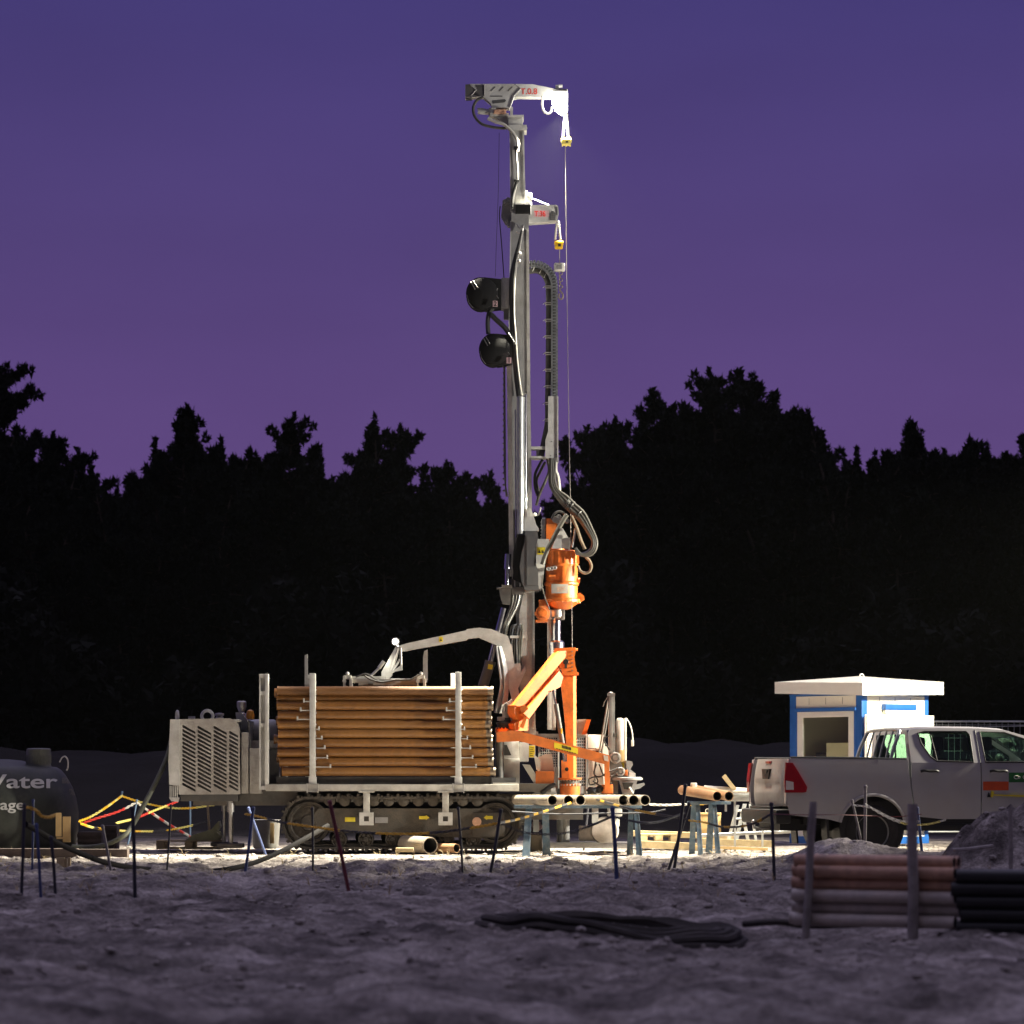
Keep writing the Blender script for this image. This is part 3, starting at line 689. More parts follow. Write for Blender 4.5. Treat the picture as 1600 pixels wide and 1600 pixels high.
# energy chain
cpts = spl([P(x, y, -.08) for x, y in ((826, 415), (836, 413), (846, 415.5), (856, 421.5), (862.5, 431), (865.8, 444), (866.3, 470), (866.3, 520), (866.3, 580), (866.2, 622))], 10)
b = MB(); b.tube(cpts, .03, 8); ec = part(b, 'energy_chain', 'mid_grey')
b = MB(); acc = 0; last = cpts[0]
for i in range(1, len(cpts)):
    seg = cpts[i] - last
    while seg.length >= .048:
        t = seg.normalized(); last = last + t * .048; seg = cpts[i] - last; nn = V((t.z, 0, -t.x))
        for s_ in (-1, 1):
            q = [last + nn * (.052 * s_) - t * .02, last + nn * (.052 * s_) + t * .02, last + nn * (.028 * s_) + t * .02, last + nn * (.028 * s_) - t * .02]
            b.prism([p + V((0, -.09, 0)) for p in q], (0, .18, 0))
        b.prism([last - t * .008 + nn * .05 + V((0, -.09, 0)), last + t * .008 + nn * .05 + V((0, -.09, 0)), last + t * .008 - nn * .05 + V((0, -.09, 0)), last - t * .008 - nn * .05 + V((0, -.09, 0))], (0, .012, 0))
b.build('chain_link', 'galvanised', ec)
b = MB(); b.tpx([(826, 424), (838, 423), (848, 428), (854.5, 438), (857, 452), (857.5, 500), (857, 560), (856, 625), (855.5, 660), (850, 690), (845, 715)], -.05, .045, 10); bh = part(b, 'bundled_hose', 'hose_grey')
b = MB()
for yy in range(446, 680, 26):
    b.bx(851.5, yy, 861.5, yy + 1.3, -.12, .03); b.bx(852.5, yy + 3, 861.5, yy + 4.2, -.12, .03); b.tube([P(852, yy + 1, -.1), P(848.5, yy + 3.5, -.12)], .006, 5)
for (x, y) in ((835, 418), (846, 421), (853, 428)): b.tube([P(x - 3, y + 6, -.12), P(x + 2, y - 4, -.12)], .007, 5)
b.build('cable_tie', 'white_plastic', bh)
b = MB(); b.pp([(856.5, 619), (871.6, 619), (872.6, 721.6), (868, 721.6), (852, 715.5), (852, 687.5), (856.5, 673.5)], -.2, .04); b.bx(870.4, 619.5, 872.4, 721, -.22, .06); cg = part(b, 'chain_guide', GP)
b = MB()
for x, y in ((860.5, 712), (869, 710), (869.5, 702), (862, 690)): c = P(x, y, -.2); b.cyl(c, c + V((0, -.01, 0)), .009, seg=8)
b.build('bolt', 'dark_grey', cg)
b = MB(); b.bx(829, 697.5, 852.5, 702, -.18, .02, .004); b.bx(829, 712.5, 852.5, 717, -.18, .02, .004); b.bx(838, 702, 843, 712.5, -.05, .0); part(b, 'guide_arm', GP)
# hook of the T.36 winch
sheave_rope(867, 345, 876, 375, -.06, 'chain_sling')
b = MB(); b.bx(867, 375.5, 879.5, 387.5, -.13, .02, .02); b.bx(866, 377, 880.5, 380.5, -.14, .03, .008); hw = part(b, 'rope_weight', 'yellow_plastic')
b = MB(); b.bx(872, 381, 876.5, 385, -.135, -.128); b.build('recess', 'ink_black', hw)
b = MB(); b.tube([P(874.4, 388, -.06), P(874.3, 411, -.06)], .006, 6); part(b, 'hook_rope', 'wire_rope')
b = MB(); b.bx(865.5, 410, 883, 423, -.14, .02, .03); hb = part(b, 'hook_block', 'white_plastic')
b = MB(); b.bx(870, 413.5, 878, 420.5, -.146, -.138); b.cyl(P(867.5, 412.6, -.145), P(867.5, 412.6, -.13), .012); b.cyl(P(877, 413, -.15), P(877, 413, -.13), .012); b.build('recess', 'mid_grey', hb)
b = MB()
for k in range(6): b.ring(P(875.5 + .7 * (-1) ** k, 427 + k * 5.2, -.06), .026, .008, axis=(1, .2, .2) if k % 2 else (.2, 1, 0), seg=12, ts=6)
b.tube(spl([P(x, y, -.06) for x, y in ((876, 455), (879.5, 460), (879, 466), (875.5, 467.5), (873, 463), (874.5, 458))], 5), .012, 7); part(b, 'lifting_hook', 'casing_end')

# ---- drill head ------------------------------------------------------------
b = MB(); b.pp([(819.5, 794), (829, 794), (833, 803), (838, 820), (842, 826), (842, 829.5), (819, 829.5)], -.36, -.15); b.bx(823, 797.5, 829, 808, -.375, -.355); c = P(836, 804, -.3); b.ball(c, .03); part(b, 'cylinder_mount', GP)
b = MB(); b.pp([(820, 829.5), (840, 829.5), (841, 839.5), (836, 860.5), (836, 878), (841, 892), (841, 916.5), (842.5, 922), (820.6, 922), (815, 909.5), (812, 885), (815, 864), (820, 846.5)], -.40, .12); b.pp([(823, 836), (837, 836), (834, 860), (834, 880), (838, 895), (838, 914), (823, 914)], -.415, -.4); part(b, 'feed_carriage', 'dark_grey')
b = MB(); b.pp([(838, 842), (858, 842), (858, 850), (852, 880), (846, 920), (842, 920), (838, 890), (837, 862)], -.25, .2); b.pp([(862, 857), (865.5, 848), (877, 825), (880, 826), (891, 846), (890.5, 857)], -.48, -.44); hb_ = part(b, 'head_bracket', GP)
c = P(876.5, 838.5, -.48)
b = MB(); b.cyl(c, c + V((0, -.015, 0)), .03); b.cyl(P(877, 828, -.48), P(877, 828, -.5), .02); b.bx(888.5, 840, 890.5, 860, -.52, -.48); b.build('pivot_pin', 'steel', hb_)
b = MB(); b.bx(839.5, 855, 852, 866.5, -.262, -.255); dk = part(b, 'decal', 'yellow_sticker', hb_)
b = MB(); b.pp([(841, 864), (843, 859), (845, 864)], -.27, -.264); b.pp([(846.5, 864), (848.5, 859), (850.5, 864)], -.27, -.264); b.build('decal', 'ink_black', hb_)
hx = P(877.5, 900, 0).x
zz = lambda y: P(0, y, 0).z
dh = MB()
dh.lathe((hx, 0, 0), [(.20, zz(860)), (.255, zz(862)), (.26, zz(880)), (.262, zz(882.5))], seg=32)
head = part(dh, 'drill_head', 'orange_paint')
b = MB(); b.lathe((hx, 0, 0), [(.255, zz(882.4)), (.262, zz(884)), (.25, zz(887)), (.25, zz(909)), (.27, zz(911)), (.27, zz(914)), (.25, zz(916)), (.255, zz(935)), (.30, zz(937)), (.30, zz(941)), (.24, zz(944)), (.14, zz(951)), (.10, zz(952.5))], seg=32); b.build('gearbox', 'orange_paint', head)
b = MB()
for k in range(9):
    a = R(200 + k * 20); r_ = .262
    b.box((hx + r_ * math.cos(a) - .010, r_ * math.sin(a) - .012, zz(881)), (hx + r_ * math.cos(a) + .010, r_ * math.sin(a) + .012, zz(863)))
for k in range(20):
    a = R(k * 18); p = V((hx + .285 * math.cos(a), .285 * math.sin(a), zz(942.5))); b.cyl(p, p + V((0, 0, .06)), .013, seg=6)
b.bx(879, 884, 882, 910, -.29, -.24); b.bx(858, 898, 868, 901, -.3, -.2); b.cyl(P(902, 907, -.05), P(906, 907, -.05), .04); b.build('cooling_rib', 'orange_paint', head)
b = MB(); b.bx(861.5, 912.5, 888, 927, -.285, -.262, .003); pl = b.build('type_plate', 'grey_dusty', head)
b = MB()
for k in range(4): b.bx(870, 917 + k * 2.0, 870 + (14, 11, 15, 9)[k], 918 + k * 2.0, -.289, -.285)
b.build('printed_line', 'rust', pl)
b = MB(); b.pp([(853.5, 810), (862, 810), (868, 815), (873.5, 824), (873.5, 842), (853.5, 842)], -.25, .12); b.cyl(P(866, 846, .0), P(866, 860, 0), .16); mo = b.build('drive_motor', 'orange_paint', head)
b = MB(); b.cyl(P(847, 813, -.15), P(852, 813, -.15), .04); b.bx(846, 811, 852.5, 842, -.22, .05, .008)
for k in range(6): b.cyl(P(846, 816 + k * 5, -.24), P(846, 816 + k * 5, -.1), .016, seg=8)
b.build('valve_block', 'steel', head)
b = MB()
for x, y, r in ((868, 812, .045), (873, 808, .035), (872, 815, .03), (886, 814, .03), (884, 806, .028), (862, 888, .025), (867, 887, .025), (857, 889, .025)): b = MB(); c = P(x, y, -.32); b.cyl(c, c + V((0, .14, 0)), r, seg=10); b.ring(c, r, .01, seg=10, ts=5); b.build('hose_coupling', 'steel', head)
b = MB(); b.pp([(894, 938), (898, 930), (906, 926), (912.5, 931), (913.5, 936.5), (908, 940)], -.08, .06); b.bx(887, 936.5, 904, 941.5, -.15, .15)
c = P(909.5, 934, -.085); b.cyl(c, c + V((0, .02, 0)), .022); b.build('lifting_lug', 'orange_paint', head)
b = MB(); c = P(848, 958.5, -.12); b.lathe(c + V((0, -.16, 0)), [(.04, -.02), (.07, -.02), (.075, 0), (.115, .01), (.115, .28), (.08, .3)], (0, 1, 0), 22); b.bx(837, 968.5, 856, 971.5, -.26, .12); b.bx(842, 937, 858, 951, -.16, .1, .01); b.bx(835, 956, 839, 961, -.3, .0); pm = b.build('hydraulic_pump', 'orange_dull', head)
b = MB(); b.lathe(c + V((0, -.2, 0)), [(.0, 0), (.062, .004), (.062, .02)], (0, 1, 0), 6); b.build('pump_cap', 'orange_paint', head)
b = MB(); sx = P(869.5, 960, 0).x; b.lathe((sx, 0, 0), [(.115, zz(953)), (.12, zz(955)), (.12, zz(964)), (.09, zz(965.5)), (.075, zz(966.5))][::-1], seg=24)
for x in (858.5, 879.5): b.bx(x - 3, 952.5, x + 3, 968, -.1, .1, .01)
part(b, 'spindle_flange', 'steel')
b = MB(); b.lathe((sx, 0, 0), [(.068, zz(1012)), (.068, zz(966))], seg=24); b.lathe((sx, 0, 0), [(.12, zz(1030)), (.125, zz(1004)), (.10, zz(1001))], seg=24); part(b, 'drill_rod', 'chrome')
b = MB(); b.bx(855.3, 967, 862, 1140, -.02, .14, .004); b.bx(862, 1060, 868.5, 1140.5, -.02, .14, .004); part(b, 'guide_tube', 'grey_paint')
b = MB(); b.bx(833, 1246, 842, 1300, -.1, .1); b.cyl((P(880, 0, 0).x, 0, .98), (P(880, 0, 0).x, 0, .05), .10); part(b, 'casing_string', 'galvanised')
# hoses at the head
random.seed(11)
for k in range(9):
    o = (k - 4) * 1.15; dy = (k % 3) * .06
    b = MB(); b.tpx([(860 + k * 1.0, 716), (861 + k * .9 - 2, 738 + k), (866 + o * 1.2, 760 + k * .6), (880 + o, 779 - o), (893 + o * 1.1, 792 - o), (908 + o, 806 - o), (920 + o * .9, 826 - o * .4), (929 + o * .75, 846), (925 + o * .8, 861 + o * .3), (912 + o, 867 + o * .4), (899, 860 + o)], -.22 - dy, .021, 8)
    part(b, 'hydraulic_hose', 'casing_end' if k % 4 == 3 else 'hose_grey')
b = MB()
for (x, y, ax) in ((888, 787, (.7, 0, -.6)), (893, 791, (.7, 0, -.6)), (886, 785, (.7, 0, -.6)), (905, 803, (.7, 0, -.7))): b.ring(P(x, y, -.28), .085, .012, axis=ax, seg=14, ts=6)
part(b, 'hose_clamp', 'black_rubber')
for pts, Yh, r, mt in ((((903, 884), (907, 892), (914, 895.5), (921, 893), (924, 885), (921, 876), (915, 870)), -.2, .022, 'casing_end'), (((862, 812), (866, 803), (874, 799), (882, 802)), -.3, .02, 'hose_grey'), (((893, 806), (901, 824), (907, 842), (914, 858)), -.34, .026, 'casing_end'), (((899, 826), (897, 840), (894, 855)), -.3, .018, 'galvanised'),
    (((845, 793), (842, 803), (838, 806)), -.2, .012, 'white_plastic'), (((855, 716), (858, 735), (853, 750), (846, 765), (840, 780)), -.12, .022, 'hose_grey'), (((848, 718), (842, 728), (836, 742), (836, 760), (840, 775)), -.1, .022, 'black_rubber'), (((852, 722), (845, 735), (838, 752), (842, 770), (838, 790)), -.05, .022, 'hose_grey'),
    (((868, 722), (868, 735), (872, 748), (874, 770)), -.12, .03, 'white_plastic'), (((848.5, 898), (847, 915), (852, 935), (859, 953)), -.33, .010, 'hose_grey')):
    b = MB(); b.tpx(list(pts), Yh, r, 8); part(b, 'hydraulic_hose', mt)
b = MB(); b.tpx([(886, 804), (880, 813), (871, 829), (863, 845), (855, 860), (850, 873), (847.5, 882)], -.42, .036, 10); part(b, 'sleeved_hose', 'hose_grey')
b = MB(); b.pp([(809, 836), (820, 836), (814, 862), (812, 885), (816, 912), (803, 906), (801, 885), (802, 862)], -.36, -.15); part(b, 'cable_cover', 'black_cover')
b = MB(); b.cyl(P(792.5, 889, -.3), P(792.5, 915, -.3), .035); b.cyl(P(794, 866, -.28), P(792.5, 889, -.3), .05); part(b, 'mast_ram', 'chrome')
b = MB(); b.bx(784, 914, 800, 918.5, -.4, -.2); b.pp([(780, 918), (799, 918), (797, 945), (785, 943), (781, 930)], -.36, -.2); b.cyl(P(776, 919, -.36), P(785, 919, -.36), .016); b.bx(799, 917, 820, 929, -.34, -.26, .006); part(b, 'manifold', 'dark_steel')
for k in range(7):
    b = MB(); x = 799 + k * 2.6
    b.tpx([(x, 905), (x + .3, 928), (x - 1.5 - k * .5, 946), (x - 7 - k, 962), (786 + k * 1.3, 978), (782 + k * 1.5, 992), (785 + k, 1004)], -.30 - .015 * (k % 2), .013, 7); part(b, 'hydraulic_hose', ('hose_grey', 'hose_grey', 'galvanised')[k % 3])
for k in range(5):
    b = MB(); x = 797 + k * 4
    b.tpx([(x - 3 + k, 1040), (x - 1, 1010), (x, 990), (x + 3, 978 - k * .5), (x + 9 - k * 1.5, 978), (x + 11 - k * 2, 990), (x + 10 - k * 2.2, 1010), (809 + k, 1036)], -.34 - .02 * k, .014, 7); part(b, 'hydraulic_hose', 'galvanised' if k % 2 else 'hose_grey')
b = MB(); b.bx(797, 993, 820, 997, -.42, -.3); part(b, 'hose_rail', GP)

# ---- orange rod handler --------------------------------------------------
OR, OD = 'orange_paint', 'orange_dull'
b = MB(); b.pp([(875, 1052), (895.5, 1052), (896, 1216), (888, 1216), (883, 1130)], -.66, -.36); b.prism([P(895.5, 1052, -.66), P(896, 1216, -.66), P(900.8, 1216, -.60), P(900.3, 1052, -.60)], (0, .2, 0)); col = part(b, 'handler_column', OR)
b = MB(); b.pp([(866, 1013), (899, 1011.5), (900, 1016), (897.5, 1026), (899, 1040), (902, 1050), (902, 1055), (880, 1055), (876, 1044), (866, 1024)], -.70, -.34)
for x, y in ((901, 1015), (902, 1053), (868, 1018)): b.cyl(P(x - 3, y, -.6), P(x + 2, y, -.6), .02, seg=8)
b.build('column_head', OR, col)
b = MB(); c = P(884, 1034, -.71); b.ring(c, .035, .01, seg=12, ts=5); b.bx(882, 1030, 886, 1044, -.715, -.70); b.cyl(c, c + V((0, .03, 0)), .03); b.build('recess', 'ink_black', col)
b = MB()
for k in range(6):
    for y in (1018 + k * 6,): b.cyl(P(894, y, -.72), P(894, y, -.69), .012, seg=6)
b.build('bolt', 'steel', col)
b = MB(); b.pps([(804, 1102), (869, 1021), (875, 1017), (885, 1017), (884, 1027), (816, 1105)], -1.16, -.70, .12); b1 = part(b, 'handler_boom', OR)
b = MB(); b.pps([(819, 1115), (828, 1103), (874, 1048), (880, 1058), (876, 1073), (870, 1076), (856, 1083), (852, 1089), (827, 1123)], -1.18, -.74, .16); part(b, 'handler_boom', OR)
b = MB()
b.tube([P(822, 1107, -1.0), P(880, 1036, -.62)], .03); b.tube([P(819, 1103, -1.04), P(878, 1030, -.66)], .018)
for t in (.2, .42, .65, .85): b.bx(820 + 55 * t, 1103 - 68 * t - 2, 824 + 55 * t, 1103 - 68 * t + 5, -1.08 + .4 * t, -1.0 + .4 * t)
part(b, 'boom_ram', 'orange_dull')
b = MB(); b.pps([(804, 1102), (816, 1100), (822, 1108), (826, 1120), (825, 1142), (805, 1142), (804, 1130), (810, 1126), (804, 1114)], -1.12, -.98, .2); b.cyl(P(819, 1108, -1.14), P(819, 1108, -.8), .06); b.pp([(812, 1136), (822, 1112), (825, 1116), (818, 1138)], -1.14, -1.08); part(b, 'elbow_joint', OR)
b = MB(); c = P(790, 1142, -.85); b.lathe(c, [(.15, -.02), (.15, .03), (.13, .035), (.13, .10), (.145, .105), (.145, .13), (.1, .14), (.1, .2)], seg=28); tt = part(b, 'turntable', 'black_rubber')
b = MB(); b.lathe(c, [(.165, -.025), (.165, .03)], seg=28)
for k in range(16): a = R(k * 22.5); q = c + V((.15 * math.cos(a), .15 * math.sin(a), -.04)); b.cyl(q, q + V((0, 0, .09)), .01, seg=6)
b.build('turntable_ring', OR, tt)
b = MB(); b.cyl(P(783, 1120, -.9), P(783, 1126, -.9), .06); b.cyl(P(790, 1112, -.85), P(790, 1124, -.85), .05)
for k in range(4): b.tpx([(788 + k * 2, 1125), (786 + k * 3, 1108 - k), (792 + k * 2.4, 1099 - k * 2), (797 + k * 1.5, 1110), (799 + k, 1126)], -.95 + .02 * k, .011, 6)
b.build('swivel_motor', 'steel', tt)
b = MB(); b.pp([(776, 1143.5), (800, 1141), (822, 1145), (952, 1180), (952.5, 1184), (952, 1208), (945, 1208), (944.5, 1194), (820, 1160), (812, 1158), (776, 1159.5)], -1.14, -.98); ha = part(b, 'handler_arm', OD)
b = MB(); sq = [(866, 1160), (903, 1169.5), (903, 1178.5), (866, 1169)]; b.pp(sq, -1.147, -1.14); b.build('decal', 'yellow_sticker', ha)
b = MB()
for k in range(7): b.pp([(878 + k * 2.1, 1164.2 + k * .55), (879.6 + k * 2.1, 1164.6 + k * .55), (879.6 + k * 2.1, 1169 + k * .55), (878 + k * 2.1, 1168.6 + k * .55)], -1.151, -1.147)
for k in range(8): b.pp([(869 + k * 4, 1169 + k * 1.02), (872 + k * 4, 1169.8 + k * 1.02), (872 + k * 4, 1170.7 + k * 1.02), (869 + k * 4, 1169.9 + k * 1.02)], -1.151, -1.147)
b.build('lettering', 'ink_black', ha)
b = MB(); b.pp([(943, 1180), (950, 1181), (951, 1190), (944, 1188)], -1.148, -1.14); b.build('wear_plate', 'rusty_grey', ha)
b = MB(); b.bx(945, 1207, 953, 1240, -1.1, -.95); b.bx(940, 1226, 958, 1240, -1.05, -.85, .01); part(b, 'handler_foot', OD)
b = MB(); b.tube([P(864, 1078, -.9), P(869, 1104, -.9)], .016); gs = part(b, 'boom_strut', 'chrome')
b = MB(); b.tube([P(868.5, 1100, -.9), P(880, 1168, -.9)], .038, 12); b.build('strut_barrel', 'dark_grey', gs); b = MB(); b.tube([P(880, 1166, -.9), P(883, 1190, -.9)], .03); b.build('strut_rod', 'chrome', gs)
b = MB(); b.bx(876.5, 1138, 879, 1146, -.95, -.94); b.build('decal', 'yellow_sticker', gs)
b = MB(); b.pp([(877, 1188), (887, 1188), (891, 1216), (878, 1216)], -.80, -.66); bk = part(b, 'strut_bracket', OR)
b = MB(); c = P(885.5, 1202, -.805); b.lathe(c, [(0, 0), (.03, .002), (.03, .02)], (0, 1, 0), 14); b.build('recess', 'ink_black', bk)
b = MB(); c = P(890.5, 1242, -.52); b.lathe(c, [(.155, 0), (.155, .155), (.165, .16), (.165, .17)], seg=30); cb = part(b, 'column_base', OR)
b = MB(); b.lathe(c + V((0, 0, .17)), [(.15, 0), (.15, .06)], seg=30); b.build('slew_ring', 'dark_steel', cb)
b = MB(); b.lathe(c + V((0, 0, .23)), [(.17, 0), (.185, .01), (.185, .035)], seg=30); b.build('base_flange', OR, cb)
b = MB()
for k in range(20):
    a = R(k * 18)
    for h in (.14, .215): q = c + V((.16 * math.cos(a), .16 * math.sin(a), h)); b.cyl(q, q + V((0, 0, .03)), .011, seg=6)
b.build('bolt', 'steel', cb)
b = MB(); b.cyl(P(848, 1238, -.85), P(868, 1238, -.85), .07); b.bx(834, 1237, 870, 1246, -.9, -.5); part(b, 'gear_motor', 'mid_grey')
b = MB(); b.tpx([(846, 1240), (853, 1234), (862, 1228), (868, 1226)], -.95, .035); part(b, 'drive_hose', 'black_rubber')
b = MB(); b.pp([(837, 1205), (866, 1205), (866, 1222), (858, 1231), (837, 1231)], -.85, -.55); part(b, 'tool_box', OD)
b = MB(); b.pp([(816, 1194), (828, 1195), (840, 1214), (838, 1228), (833, 1222)], -.84, -.76); b.pp([(834, 1178), (845, 1188), (844, 1208), (838, 1202)], -.8, -.72); part(b, 'guard_arm', GP)
b = MB(); b.pp([(838, 1185), (852, 1178), (862, 1178), (866, 1205), (840, 1205)], -.5, -.46); part(b, 'splash_guard', 'white_plastic')
# guard cage behind the handler
Yc = .35
def cage(x0, y0, x1, y1, nx, ny, Y, yh):
    b = MB(); Xp = lambda x: P(x, 0, Y).x; Zp = lambda y: P(0, y, Y).z
    o = [(Xp(x0), Zp(y0)), (Xp(x1), Zp(y0)), (Xp(x1), Zp(y1)), (Xp(x0), Zp(y1))]; hs = []
    wx = (x1 - x0 - 4) / nx; wy = (yh - y0 - 5) / ny
    for i in range(nx):
        for j in range(ny):
            a = x0 + 2 + i * wx; c = y0 + 4 + j * wy
            hs.append([(Xp(a + wx * .18), Zp(c + wy * .15)), (Xp(a + wx * .82), Zp(c + wy * .15)), (Xp(a + wx * .82), Zp(c + wy * .85)), (Xp(a + wx * .18), Zp(c + wy * .85))])
    b.plate(o, hs, lambda u, w: V((u, Y, w)), lambda u, w: V((u, Y + .03, w)))
    b.bx(x0 - 1, y0 - 1.5, x1 + 1, y0 + 1.5, Y - .03, Y + .05); b.bx(x0 - 1, y0, x0 + 1, y1, Y - .02, Y + .05); b.bx(x1 - 1, y0, x1 + 1, y1, Y - .02, Y + .05)
    return part(b, 'guard_screen', GP, smooth=0)
cage(842, 1148, 873, 1240, 8, 12, Yc, 1200); cage(898, 1148, 917, 1240, 5, 16, Yc, 1230)
b = MB(); b.bx(919, 1148, 932, 1169, Yc, Yc + .08, .006); b.bx(919, 1176, 946, 1240, Yc, Yc + .06, .006); b.bx(932, 1148, 945, 1170, Yc + .02, Yc + .07); b.pp([(940, 1166), (948, 1166), (953, 1180), (953, 1240), (944, 1240)], Yc - .1, Yc); part(b, 'guard_panel', 'white_plastic')
b = MB(); b.bx(916, 1170, 940, 1173, Yc - .02, Yc); part(b, 'guard_rail', 'rust')
b = MB(); b.pp([(902, 1124), (917, 1124), (909, 1147), (902, 1147)], -.1, .3); sh = part(b, 'tilted_shield', GP)
b = MB(); b.pp([(917, 1124), (923.5, 1124.5), (916, 1147.5), (909, 1147)], -.14, .34); b.build('shield_edge', 'orange_paint', sh)
b = MB(); b.cyl(P(780.5, 1137, -.85), P(780.5, 1217, -.85), .068); b.bx(768, 1215, 806, 1224, -1.2, -.3); part(b, 'handler_pedestal', 'dark_grey')
b = MB(); b.bx(787, 1158, 811, 1185, -.72, .5, .01); b.bx(787, 1185, 812, 1224, -.74, .5, .01); b.bx(811, 1160, 826, 1190, -.6, .5, .01); cab = part(b, 'control_cabinet', GP)
b = MB(); b.pp([(787.5, 1164), (792, 1164), (799, 1180), (787.5, 1180)], -.73, -.72); b.build('recess', 'ink_black', cab)
b = MB(); b.bx(826, 1164, 836.5, 1184, -.5, -.3, .004); dc = b.build('decal_plate', 'grey_paint', cab)
b = MB(); b.bx(826.6, 1165, 835.6, 1183, -.506, -.5); b.build('decal', 'yellow_sticker', cab)
b = MB()
for k in range(5): b.bx(828, 1168 + k * 3, 828 + (6, 5, 6.5, 4, 5)[k], 1168.8 + k * 3, -.51, -.506)
b.build('printed_line', 'ink_black', cab)
b = MB(); b.pp([(820, 1096), (830, 1110), (837, 1138), (840, 1150), (820, 1150)], -.2, .1); b.bx(826, 1138, 838, 1162, -.25, .1, .01); b.bx(816, 1238, 835, 1250, -.4, .3, .01); b.bx(838.5, 1143, 841, 1150, -.2, -.1); part(b, 'mast_base', GP)
# clamp and breaker machinery at the right
b = MB(); b.bx(951, 1084, 957.5, 1178, -.35, -.2, .004); b.bx(957.5, 1084, 960.5, 1176, -.3, -.2, .004); b.lathe(P(954.5, 1084, -.28), [(.035, 0), (.04, .015), (.02, .03)], seg=16); b.bx(949.5, 1083, 961, 1087, -.37, -.18); part(b, 'breakout_post', 'steel')
b = MB(); b.tube([P(951.5, 1086, -.32), P(936, 1178, -.45)], .014); b.tube([P(953.5, 1092, -.32), P(940, 1178, -.42)], .014); b.tpx([(950, 1088), (945, 1096), (942, 1104)], -.35, .006, 6); part(b, 'breakout_stay', 'dark_steel')
b = MB(); c = P(969, 1180, -.2); b.lathe(c, [(.072, -.3), (.075, 0), (.075, .53), (.06, .565), (.02, .58)], seg=24); bc = part(b, 'clamp_cylinder', 'rusty_grey')
b = MB(); b.bx(975, 1122, 979, 1206, -.26, -.14, .006); b.build('side_rail', 'white_plastic', bc)
b = MB(); b.bx(956, 1146, 963, 1152, -.3, -.2); b.build('clamp', 'dark_steel', bc)
b = MB(); b.bx(967.5, 1172, 975.5, 1191, -.3, -.28, .002); b.build('decal', 'plywood', bc); b = MB(); b.bx(968, 1192, 975.5, 1202, -.302, -.28); b.build('decal', 'yellow_sticker', bc)
b = MB(); b.tpx([(978.5, 1122), (984, 1131), (987.5, 1143), (989, 1158)], -.2, .009); b.bx(986.5, 1156, 990.5, 1166, -.23, -.17, .006); part(b, 'dangling_cable', 'white_plastic')
b = MB(); b.tpx([(951, 1150), (945, 1153), (945, 1160), (953, 1172)], -.4, .012, 6)
b.tpx([(932, 1194), (928, 1208), (936, 1214), (952, 1206), (966, 1200)], -1.0, .012, 6); b.tpx([(936, 1194), (944, 1212), (958, 1212), (966, 1201)], -1.02, .012, 6); b.tpx([(920, 1217), (922, 1226), (934, 1222), (930, 1214), (920, 1217)], -1.05, .010, 6); b.tpx([(926, 1220), (940, 1228), (956, 1224)], -1.04, .012, 6); b.tpx([(931, 1190), (929, 1205), (930, 1220)], -.9, .012, 6); part(b, 'loose_hose', 'black_rubber')
b = MB(); c = P(961.5, 1184, -.45); b.ring(c, .07, .02, seg=20); b.cyl(c + V((0, -.05, 0)), c + V((0, .1, 0)), .045); c2 = P(969.5, 1205.5, -.5); b.ring(c2, .055, .018, seg=20); b.cyl(c2 + V((0, -.03, 0)), c2 + V((0, .1, 0)), .03); part(b, 'clamp_wheel', 'steel')
b = MB(); b.pp([(952, 1176), (962, 1176), (970, 1190), (978, 1212), (954, 1212)], -.4, -.1); b.bx(954, 1212, 966, 1240, -.4, -.1, .01); part(b, 'clamp_frame', 'dark_steel')
b = MB(); b.bx(976, 1203, 981, 1212, -.5, -.42, .006); part(b, 'grease_cap', 'orange_dull')
b = MB(); b.lathe(P(980, 1217, -.35), [(.20, -.03), (.24, -.015), (.24, .015), (.20, .03)], seg=28); b.pp([(968, 1219), (996, 1219), (990, 1241), (974, 1241)], -.55, -.15); b.pp([(984, 1228), (1006, 1223), (1008, 1226), (1000, 1232), (990, 1234)], -.45, -.3); b.pp([(978, 1188), (988, 1190), (989, 1195), (985, 1202), (992, 1208), (993, 1214), (980, 1214)], -.35, -.25); ct = part(b, 'clamp_table', 'mid_grey')
b = MB(); b.pp([(972, 1223), (990, 1223), (985, 1234), (975, 1233)], -.56, -.55); b.build('recess', 'ink_black', ct)
b = MB(); b.tube([P(983, 1230, -.58), P(989, 1240, -.58)], .02); b.pp([(983, 1206), (993, 1208), (993, 1214), (983, 1214)], -.4, -.35); b.build('clamp_handle', GP, ct)
b = MB(); c = P(926, 1235, -1.0); b.ball(c, .09, 2, (1.1, .8, .6), .5); b.ball(c + V((.12, 0, .02)), .07, 2, (1, 1, .9), .5); part(b, 'hose_coil', 'black_rubber')
# lower drilling gear seen under the trestle
b = MB(); b.cyl(P(885, 1262, -.2), P(885, 1312, -.2), .05); b.bx(862, 1258, 975, 1263, -.3, .3); b.bx(925, 1262, 935, 1286, -.3, -.1); b.bx(950, 1262, 972, 1276, -.3, .1, .02); b.bx(958, 1276, 968, 1292, -.2, 0, .02); part(b, 'lower_frame', 'grey_paint')
b = MB(); c = P(945, 1298, -.25); b.lathe(c, [(.05, -.05), (.20, -.04), (.22, 0), (.20, .2), (.05, .22)], (0, 1, 0), 26); b.bx(905, 1290, 930, 1314, -.2, .2, .02); part(b, 'lower_clamp', 'rusty_grey')
b = MB(); b.bx(855, 1317, 985, 1325, -.5, .5, .01); part(b, 'ground_plate', 'steel')
